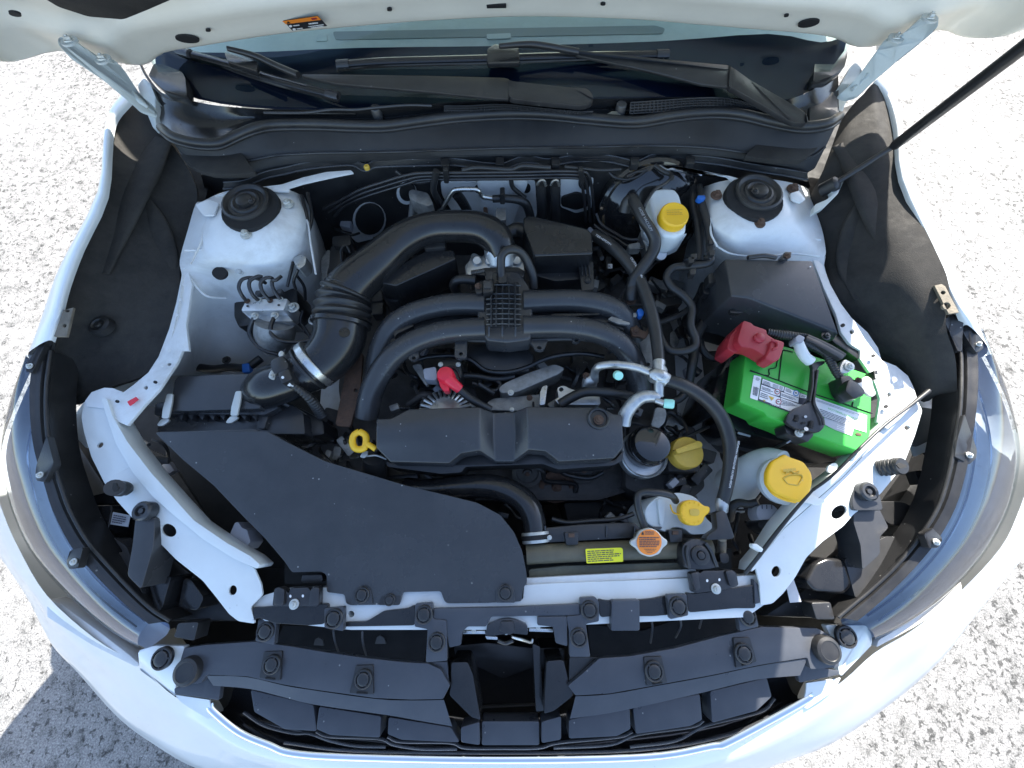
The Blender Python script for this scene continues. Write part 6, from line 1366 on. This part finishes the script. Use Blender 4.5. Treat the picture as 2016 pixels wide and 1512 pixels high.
slab('stud_plug', rnd(q('J','1515,610 1550,605 1560,690 1520,690'), 2, 2), .905, .02, 'plastic', nc, .003)
decal('stud_mark', q('J','1522,650 1550,650 1550,685 1522,685'), .906, 'white_print', nc, .0012)

# ================================================================== fuse box
fx = thing('fuse_box', 'black fuse box with sloping lid behind the battery', 'fuse box', P(1530, 590, .7))
def fuse():
    bm = bmesh.new(); v = {}
    for n, x, y, z in (('a',320,85,.918),('b',815,95,.918),('c',965,510,.905),('d',940,545,.89),('e',430,400,.88),('f',285,360,.875),('g',255,160,.885),('h',360,295,.912),('i',460,305,.912),('j',940,490,.905)):
        (px, py), = q('F', '%d,%d' % (x, y)); v[n] = bm.verts.new(P(px, py, z))
    F = lambda *ns: bm.faces.new([v[n] for n in ns])
    F('a','b','j','i','h'); F('b','c','j'); F('j','c','d'); F('i','j','d','e'); F('h','i','e','f'); F('a','h','f','g')
    be = [e for e in bm.edges if len(e.link_faces) == 1]
    for g_ in bmesh.ops.extrude_edge_only(bm, edges=be)['geom']:
        if isinstance(g_, bmesh.types.BMVert): g_.co.z -= .09
    return fin('lid', bm, 'plastic_grey', fx, .005, 3, smooth=35)
fuse()
slab('base', rnd(q('F','260,170 830,100 1090,610 1080,650 900,560 430,430 250,380 200,280'), 5, 3), .83, .12, 'plastic', fx, .005)
slab('latch', rnd(q('F','350,372 430,372 435,385 400,395 350,390'), 2, 2), .884, .01, 'plastic', fx, .002)
slab('latch', rnd(q('F','225,170 270,160 270,215 230,225'), 2, 2), .885, .02, 'plastic', fx, .002)
slab('latch', rnd(q('F','195,225 235,215 235,285 200,280'), 2, 2), .86, .02, 'plastic', fx, .002)
decal('scratch', circ(1595, 525.5, 1.5, 1.5, 8), .9185, 'white_print', fx)
slab('bracket', rnd(q('F','635,85 660,45 700,45 695,75 660,90'), 2, 2), .925, .02, 'black_steel', fx, .003); bolt(1316+675/2.88, 480+70/2.88, .926, 12, fx, BOLT_R)
tube('bracket_wire', q('F','450,78,.92 540,68,.922 610,78,.92'), 9, 'black_steel', fx, sides=8)
slab('end_bracket', rnd(q('F','900,510 970,525 1095,615 1085,660 1000,600 940,560'), 4, 2), .868, .03, 'plastic', fx, .004); bolt(1316+890/2.88, 480+525/2.88, .895, 18, fx, BOLT_K)

# ================================================================== washer filler
wf = thing('washer_filler', 'washer fluid filler neck with large yellow flip cap', 'reservoir', P(1500, 960, .6))
tube('neck', q('F','380,1370,.70 470,1290,.76 560,1240,.80 640,1260,.82'), [78,66,58,62], 'milk', wf, n=6, sides=20)
tilt = (-.12,-.18,1)
cup('rim', 1316+660/2.88, 480+1345/2.88, .835, 92, [(1,-.3),(1,.0),(.9,.06),(0,.06)], 'milk', wf, axis=tilt)
cp = slab('flip_cap', rnd(q('F','560,1290 590,1230 640,1205 660,1190 690,1208 770,1235 815,1300 820,1360 800,1420 760,1470 700,1450 600,1410 560,1360'), 8, 4), lambda x, y: .868+.00006*(y-930), .012, 'yellow', wf, .004, seg=3)
tube('cap_rim', q('F','562,1290,.860 556,1350,.858 590,1410,.858 650,1445,.86 720,1462,.862'), 7, 'yellow', wf, sides=8)
cz = lambda x, y: .8695+.00006*(y-930)
for s_ in ('650,1330 690,1310 750,1310 760,1330', '655,1335 675,1360', '758,1332 735,1368', '680,1362 730,1370', '665,1300 690,1285 715,1300 740,1290'):
    p_ = [(a, b, .8695) for a, b in q('F', s_)]; tube('washer_icon', p_, 3, 'yellow_old', cp, sides=6, n=4)
printbars('cap_print', q('F','645,1275 730,1268 735,1290 650,1298'), .869, 1, 'yellow_old', cp, .002, .7)
slab('cap_tab', rnd(q('F','780,1420 830,1430 895,1460 850,1485 770,1465'), 3, 2), .855, .004, 'milk', wf, .001)

# hood release cable
rc2 = thing('release_cable', 'thin black hood release cable crossing over the battery corner', 'cable', P(1640, 930, .85))
tube('sheath', q('X','1828,770,.88 1790,800,.89 1740,838,.90 1690,885,.90 1640,935,.90 1600,965,.89'), [10,6,6,6,6,6], 'rubber', rc2, sides=8)
tube('sheath', q('X','1600,965,.888 1560,1010,.875 1520,1060,.86 1490,1100,.845 1466,1130,.83'), [5,7,8,8,8], 'rubber', rc2, sides=8)
slab('cable_clip', rnd(q('I','475,240 500,240 540,270 530,290 500,275 478,262'), 2, 2), .868, .01, 'milk', rc2, .002)
# stops on the rails
for x0, y0, lab, k_ in ((0,0,'slotted rubber hood buffer on the white rail by the air duct', 0), (1,0,'ribbed rubber hood buffer on the white rail by the washer cap', 1)):
    rb = thing('hood_buffer', lab, 'buffer', P(*( (238,962) if not k_ else (1755,925)), .84), 'rubber hood buffers')
    if not k_:
        tube('plug', q('S','965,1400,.848 930,1375,.855 870,1365,.87 850,1360,.885'), [14,28,30,31], 'rubber', rb, sides=16)
        slab('slot', rnd(q('S','840,1325 865,1325 870,1350 885,1360 870,1385 850,1395 835,1370'), 2, 2), .902, .002, 'deep', rb, 0)
    else:
        tube('plug', q('T','120,1215,.845 180,1210,.855 240,1200,.865 290,1200,.875'), [30,32,32,32], 'rubber', rb, sides=16, rib=(.006,.05))
        slab('slot', rnd(q('T','245,1190 275,1175 310,1190 330,1200 300,1215 270,1220'), 2, 2), .892, .002, 'deep', rb, 0)
# connectors
gc = thing('connector_plug', 'grey wiring connector with loom beside the filler neck', 'connector', P(1510, 1020, .7))
slab('shell', rnd(q('K','1625,215 1680,185 1800,185 1870,250 1895,325 1870,340 1650,360 1620,290'), 4, 2), .80, .03, 'connector', gc, .004)
slab('socket', rnd(q('K','1650,360 1860,340 1830,420 1760,510 1720,490 1640,430'), 4, 2), .78, .04, 'plastic', gc, .004)
for x in (1680, 1730, 1785): slab('key_slot', q('K','%d,190 %d,190 %d,235 %d,235' % (x, x+8, x+10, x+2)), .8012, .001, 'dark_print', gc, 0)
tube('lead', q('K','1640,160,.79 1540,180,.78 1420,170,.77 1340,230,.76 1320,340,.73'), [16,16,17,18,18], 'rubber', gc, sides=10)
gc2 = thing('connector_plug', 'pale grey wiring connector tucked under the air duct edge', 'connector', P(465, 1055, .7))
slab('shell', rnd(q('G','1330,120 1350,115 1370,150 1400,160 1420,230 1385,275 1295,230 1300,190'), 3, 2), .79, .04, 'connector', gc2, .004)
for x in (1310, 1335, 1360): slab('key_slot', q('G','%d,228 %d,228 %d,262 %d,262' % (x, x+9, x+9, x)), .792, .003, 'deep', gc2, 0)
tube('tow_bar', q('D','790,1210,.74 900,1225,.74 960,1230,.735'), [15,15,13], 'rubber_grey', gc2, sides=10)

# ================================================================== brake parts
bb = thing('brake_booster', 'large round black brake booster behind the fluid reservoir', 'brake booster', P(1270, 400, .75))
c = P(1275, 415, .84)
lathe('drum', c, [(.105,-.06),(.112,-.03),(.112,.0),(.106,.006),(.100,.006),(.085,.02),(.06,.026),(.03,.03),(0,.03)], 'gloss_black', bb, axis=(0,-.92,.38), n=40)
mc = thing('master_cylinder', 'cast aluminium brake master cylinder with steel lines', 'cylinder', P(1290, 480, .8))
tube('cylinder', q('N','690,930,.86 780,1000,.865 820,1090,.865'), [40,36,24], 'alu', mc, sides=16)
cup('end_cap', 1160+820/5.815, 300+1165/5.815, .868, 24, [(1,-.6),(1,.1),(.92,.2),(0,.2)], 'alu', mc, axis=(.1,-.5,.86))
slab('flange', rnd(q('N','590,880 680,870 720,1010 700,1150 660,1160 640,1060 600,980'), 4, 2), .858, .03, 'alu', mc, .004)
for s_ in ('560,995,.86 480,1000,.855 390,980,.85 320,940,.845 200,870,.84 120,800,.84 80,700,.85', '620,1090,.855 520,1105,.85 430,1070,.845 300,980,.84 150,900,.83 60,830,.83'):
    tube('brake_line', q('N', s_), 6, 'black_steel', mc, sides=8)
slab('union', rnd(q('N','440,1050 580,1020 600,1100 460,1105'), 3, 2), .856, .02, 'cast', mc, .003)
bf = thing('brake_fluid_reservoir', 'translucent brake fluid reservoir with yellow round cap', 'reservoir', P(1320, 430, .86))
slab('tank', rnd(q('N','700,430 830,405 980,410 1040,480 1120,800 1110,910 1000,965 860,950 780,880 690,560'), 6, 4), lambda x, y: .93-.00008*(y-370), .055, 'milk', bf, .010, seg=4)
slab('lower_tank', rnd(q('N','640,600 700,560 790,890 870,960 1010,970 1120,920 1110,950 1000,1000 840,980 740,900'), 5, 3), .895, .05, 'milk', bf, .008, seg=3)
cup('cap', 1160+985/5.815, 300+700/5.815, .945, 56, [(1.02,-.75),(1.02,-.2),(1,-.12),(.96,-.05),(.90,.0),(.85,-.02),(0,-.02)], 'yellow', bf, axis=(0,-.12,1), n=36)
printbars('cap_print', q('N','880,640 1080,650 1090,720 890,720'), .9452, 4, 'yellow_old', bf, .0005, .4)
# anti-lock brake module
am = thing('brake_control_unit', 'anti-lock brake unit, aluminium block with steel lines and motor', 'brake unit', P(525, 620, .68))
slab('controller', rnd(q('R','175,320 200,268 400,250 590,240 690,290 700,400 640,470 300,590 200,600 165,520 165,430'), 5, 3), .80, .07, 'plastic', am, .006)
bl_ = slab('valve_block', rnd(q('R','275,375 610,368 612,385 580,465 230,470 235,450'), 2, 2), .845, .06, 'alu_clean', am, .003)
slab('block_face', rnd(q('R','232,472 580,467 660,555 350,560 310,540'), 2, 2), .825, .05, 'alu', am, .003)
tube('motor', q('R','510,570,.82 510,640,.805 495,720,.78'), [68,72,66], 'cast', am, n=5, sides=24)
cup('motor_cap', 420+495/4.2, 500+730/4.2, .79, 60, [(1,-.3),(.95,.1),(.6,.25),(.5,.2),(.25,.2),(.2,.3),(0,.3)], 'cast', am, axis=(0,-.5,.86))
for i, (x, y) in enumerate(((280,390),(375,380),(470,385),(555,375))):
    bolt(420+x/4.2, 500+y/4.2, .846, 11, am, BOLT_R if i in (0, 2) else BOLT_S)
LN = ('270,385,.86 230,330,.875 210,270,.885 240,210,.89 320,195,.885 390,215,.875 430,240,.86', '370,385,.86 320,330,.875 295,260,.885 310,215,.89 370,185,.89 405,190,.885', '465,385,.86 410,320,.875 390,250,.885 420,205,.89 470,195,.888 500,215,.88', '555,375,.86 500,300,.875 485,230,.885 520,215,.89 560,185,.885')
for s_ in LN: tube('brake_pipe', q('R', s_), [7]*len(s_.split()), 'black_steel', am, n=6, sides=8)
for s_ in ('335,530,.84 310,590,.83 300,660,.82 350,740,.81 430,800,.80 530,830,.79', '500,530,.84 475,600,.84 480,660,.835 540,710,.83 640,730,.82 760,720,.81 840,690,.81 850,620,.81'): tube('brake_pipe', q('R', s_), 8, 'black_steel', am, sides=8)
for x, y in ((345,515),(510,510)): bolt(420+x/4.2, 500+y/4.2, .84, 16, am)
for x, y in ((285,432),(543,424)): decal('port', circ(420+x/4.2, 500+y/4.2, 2.8, 2, 10), .8455, 'deep', am, .0008)
bolt(420+665/4.2, 500+445/4.2, .83, 22, am); bolt(420+830/4.2, 500+550/4.2, .80, 20, am)
for x, y, w_ in ((380,330,13),(555,320,13)): cup('stud', 420+x/4.2, 500+y/4.2, .82, w_, [(1,-.5),(1,.5),(.8,.8),(0,.8)], 'rubber_grey', am, n=12)
for s_ in ('740,470,.80 720,560,.79 760,620,.78 800,690,.77', '650,510,.79 720,600,.78 800,680,.77', '610,270,.84 640,150,.86 660,70,.88', '680,290,.84 665,220,.86 700,130,.88', '760,380,.80 750,270,.83 690,180,.86'): tube('brake_pipe', q('R', s_), 6, 'black_steel', am, sides=8)
slab('pipe_block', rnd(q('R','650,30 720,0 770,20 760,90 700,130 670,80'), 4, 2), .885, .03, 'alu', am, .004)
bk = thing('suspension_bracket', 'cast metal bracket and black plug beside the intake bellows', 'bracket', P(655, 520, .7))
slab('arm', rnd(q('Q','80,620 105,615 110,720 90,760 80,880 75,930 50,920 40,700'), 3, 2), .80, .03, 'cast', bk, .004)
slab('lug', rnd(q('Q','180,680 270,670 275,720 175,790'), 3, 2), .80, .02, 'cast', bk, .003)
slab('plug', rnd(q('Q','110,590 190,580 200,640 180,800 90,860 100,700'), 4, 2), .82, .04, 'plastic', bk, .005)
slab('plug', rnd(q('Q','120,520 250,510 255,580 190,600 120,590'), 4, 2), .83, .04, 'plastic', bk, .005)
tube('wire', q('Q','190,700,.82 185,620,.84 220,590,.84 250,640,.83'), 5, 'rubber', bk, sides=8)
tube('seal_ring', q('Q','300,655,.79 340,635,.79 385,645,.785'), 5, 'red_bright', bk, sides=6)
tube('seal_ring', q('Q','305,668,.79 345,650,.79 385,655,.785'), 8, 'milk', bk, sides=6)
# firewall pipes
fp = thing('heater_hoses', 'pair of black heater hoses entering the firewall', 'hose', P(1080, 400, .75))
for x in (1607, 1703):
    tube('hose', q('Q','%d,430 %d,330 %d,240 %d,150' % (x, x, x-2, x-2)), 19, 'rubber', fp, ('y', .97), sides=16)
    tube('clamp', q('Q','%d,160 %d,132 %d,128 %d,165' % (x-32, x-15, x+15, x+30)), 6, 'steel', fp, ('y', .955), sides=6)
fh = thing('hard_line', 'bright bent steel line joined to a black hose on the firewall', 'pipe', P(930, 380, .8))
tube('line', [p_[:2] for p_ in q('Q','800,375,.80 880,350,.82 930,280,.84 975,210,.86 1010,192,.865 1120,190,.865 1160,200,.862 1190,240,.85 1260,255,.845')], 9, 'steel', fh, ('y', .965), n=6, sides=10)
tube('hose', s=('y', .962), parent=fh, m='rubber', sides=14, pts=[p_[:2] for p_ in q('Q','1260,258,.846 1350,255,.846 1440,265,.842 1490,290,.83 1515,340,.81 1530,400,.78')], w=[14,15,16,17,17,17])
slab('joint', rnd(q('Q','1310,225 1345,222 1348,298 1312,298'), 2, 2), ('y', .952), .02, 'plastic', fh, .003)
ev = thing('heater_valve', 'grey metal valve with pipe on the firewall', 'valve', P(830, 390, .78))
slab('valve_body', rnd(q('Q','660,200 690,185 800,210 840,290 800,310 700,270 665,240'), 4, 2), .885, .04, 'cast', ev, .005)
tube('pipe', q('Q','705,270,.85 698,340,.82 692,430,.79'), [17,18,18], 'alu', ev, sides=14)
tube('pipe', q('Q','815,310,.83 812,380,.81'), 8, 'alu', ev, sides=10)
slab('sensor_stub', rnd(q('Q','1190,320 1210,305 1225,325 1215,360 1200,360'), 2, 2), .82, .02, 'rust', ev, .002)
slab('mount_block', rnd(q('Q','1285,320 1352,322 1355,405 1300,410 1280,390'), 2, 2), .86, .04, 'cast', ev, .004)
bp_ = thing('brake_lines', 'set of three thin black brake lines clipped along the firewall', 'pipe', P(1000, 345, .85))
for k in range(3):
    d = k*26
    tube('line', q('Q','%d,%d 205,%d 330,%d 480,%d 640,%d 760,%d 1000,%d 1400,%d 1840,%d %d,%d %d,%d %d,%d' % (60+d*1.5, 330+d*1.0, 255+d*1.1, 190+d*1.2, 140+d*1.2, 92+d*1.2, 75+d*.9, 72+d*.9, 68+d*.9, 62+d*.9, 1940-d, 95+d*.9, 1970-d*1.2, 250, 1985-d*1.2, 420)), 6, 'black_steel', bp_, ('y', .978), n=6, sides=8)
for x in (930, 1890): slab('line_clip', rnd(q('Q','%d,55 %d,55 %d,150 %d,150' % (x-25, x+15, x+20, x-15)), 2, 2), ('y', .968), .012, 'plastic', bp_, .002)
# far-side blanking label "R"
rb_ = thing('ignition_lead_tag', 'tiny white tag lettered R on a black lead', 'tag', P(1200, 530, .70))
slab('lead', rnd(q('N','190,1190 250,1190 255,1330 195,1330'), 2, 2), .765, .03, 'plastic', rb_, .003)
dt = decal('tag', q('N','212,1280 265,1280 265,1332 212,1332'), .766, 'white_print', rb_, .001)
txt('letter', 'R', (1160+220/5.815, 300+1325/5.815), (1160+245/5.815, 300+1325/5.815), .766, 'black_print', dt, lift=.002)

# thin wires and small plugs in the dark gaps
rw = random.Random(11)
for (x0, y0, x1, y1, z0, z1, n_) in ((600,400,700,520,.62,.76,7),(690,380,800,440,.66,.78,5),(1170,380,1260,470,.68,.80,6),(1180,500,1290,590,.68,.78,8),(1300,380,1380,520,.66,.80,5),(780,700,950,800,.70,.78,10),(1060,690,1250,800,.70,.78,9),(1240,800,1400,960,.66,.76,8),(640,840,740,960,.66,.76,7),(560,800,650,900,.64,.74,6),(1290,600,1390,720,.62,.72,6),(900,930,1220,1010,.62,.68,8),(230,820,320,960,.50,.66,5),(1440,960,1540,1080,.52,.66,4)):
    for i in range(n_):
        x, y = rw.uniform(x0, x1), rw.uniform(y0, y1); a = rw.uniform(0, 6.28); pts = []
        for k in range(5):
            pts.append((min(max(x, x0-10), x1+10), min(max(y, y0-10), y1+10), rw.uniform(z0, z1))); a += rw.uniform(-.9, .9); st = rw.uniform(14, 32); x += math.cos(a)*st; y += math.sin(a)*st
        tube('wire', pts, rw.choice([4,5,6,7,9]), rw.choice(['rubber','rubber','plastic','rubber_grey','black_steel','rubber_grey']), wl, n=5, sides=6, rib=(.005,.08) if rw.random() < .3 else None)
        if rw.random() < .6:
            px_, py_, pz_ = pts[-1]; w1, w2 = rw.uniform(5, 8), rw.uniform(7, 12); ca_, sa_ = math.cos(a), math.sin(a)
            slab('plug', [(px_+dx*ca_-dy*sa_, py_+dx*sa_+dy*ca_) for dx, dy in ((-w2,-w1),(w2,-w1),(w2,w1),(-w2,w1))], pz_+.008, .018, rw.choice(['plastic','plastic','connector','plastic_grey','cast']), wl, .002)
# seams, spot welds and stamped swages on the inner wings
for (s_, zz, p_) in (('402,430 398,470 385,500 375,520', .915, ap), ('590,400 606,440 612,480 622,540', .90, ap), ('1404,480 1440,500 1500,505 1560,500 1612,505', .905, ap2), ('1398,430 1400,460 1412,485', .915, ap2)):
    tube('seam', [(x, y, zz) for x, y in q('X', s_)], 4, 'paint_bay', p_, sides=6)
WELD = mesh_only(bm_lathe(Vector((0,0,0)), [(1,0),(.9,.25),(.6,.12),(0,.1)], n=12), 'paint_bay')
for pts_, z0 in ((q('X','375,470 368,500 364,530 360,560 356,590 350,620 342,650 332,690 318,720'), .893),):
    for x, y in pts_: inst('spot_weld', WELD, P(x+rw.uniform(-2,2), y, z0-.02*(y-470)/300), ap, .003)
for (x, y, z, r_) in ((1660,640,.884,4),(1720,700,.880,3.5),(1745,800,.872,4),(305,752,.876,3.5),(230,790,.872,3.5)): slab('body_hole', circ(x, y, r_, r_*.85, 12), z, .002, 'deep', body, 0)

for s_ in ('594,385,.90 604,427,.90 598,455,.89 590,478,.885', '606,380,.89 614,425,.885 606,460,.88 596,490,.875'): tube('brake_pipe', q('X', s_), 7, 'black_steel', am, sides=8)
# bright castings and clips low in the bay
for s_, z_, m_ in (('E:940,820 1000,790 1040,800 1010,850 950,850', .775, 'cast'), ('E:1240,880 1290,860 1320,900 1270,915', .79, 'alu'), ('O:700,480 760,440 800,560 760,640 700,600', .66, 'cast'), ('O:560,90 640,110 700,230 640,260 570,180', .70, 'engine'), ('X:1300,830 1330,815 1350,840 1320,860', .72, 'cast'), ('X:640,560 668,548 676,590 650,604', .74, 'cast')):
    k_, v_ = s_.split(':'); slab('casting_lug', rnd(q(k_, v_), 4, 2), z_, .03, m_, en, .004)
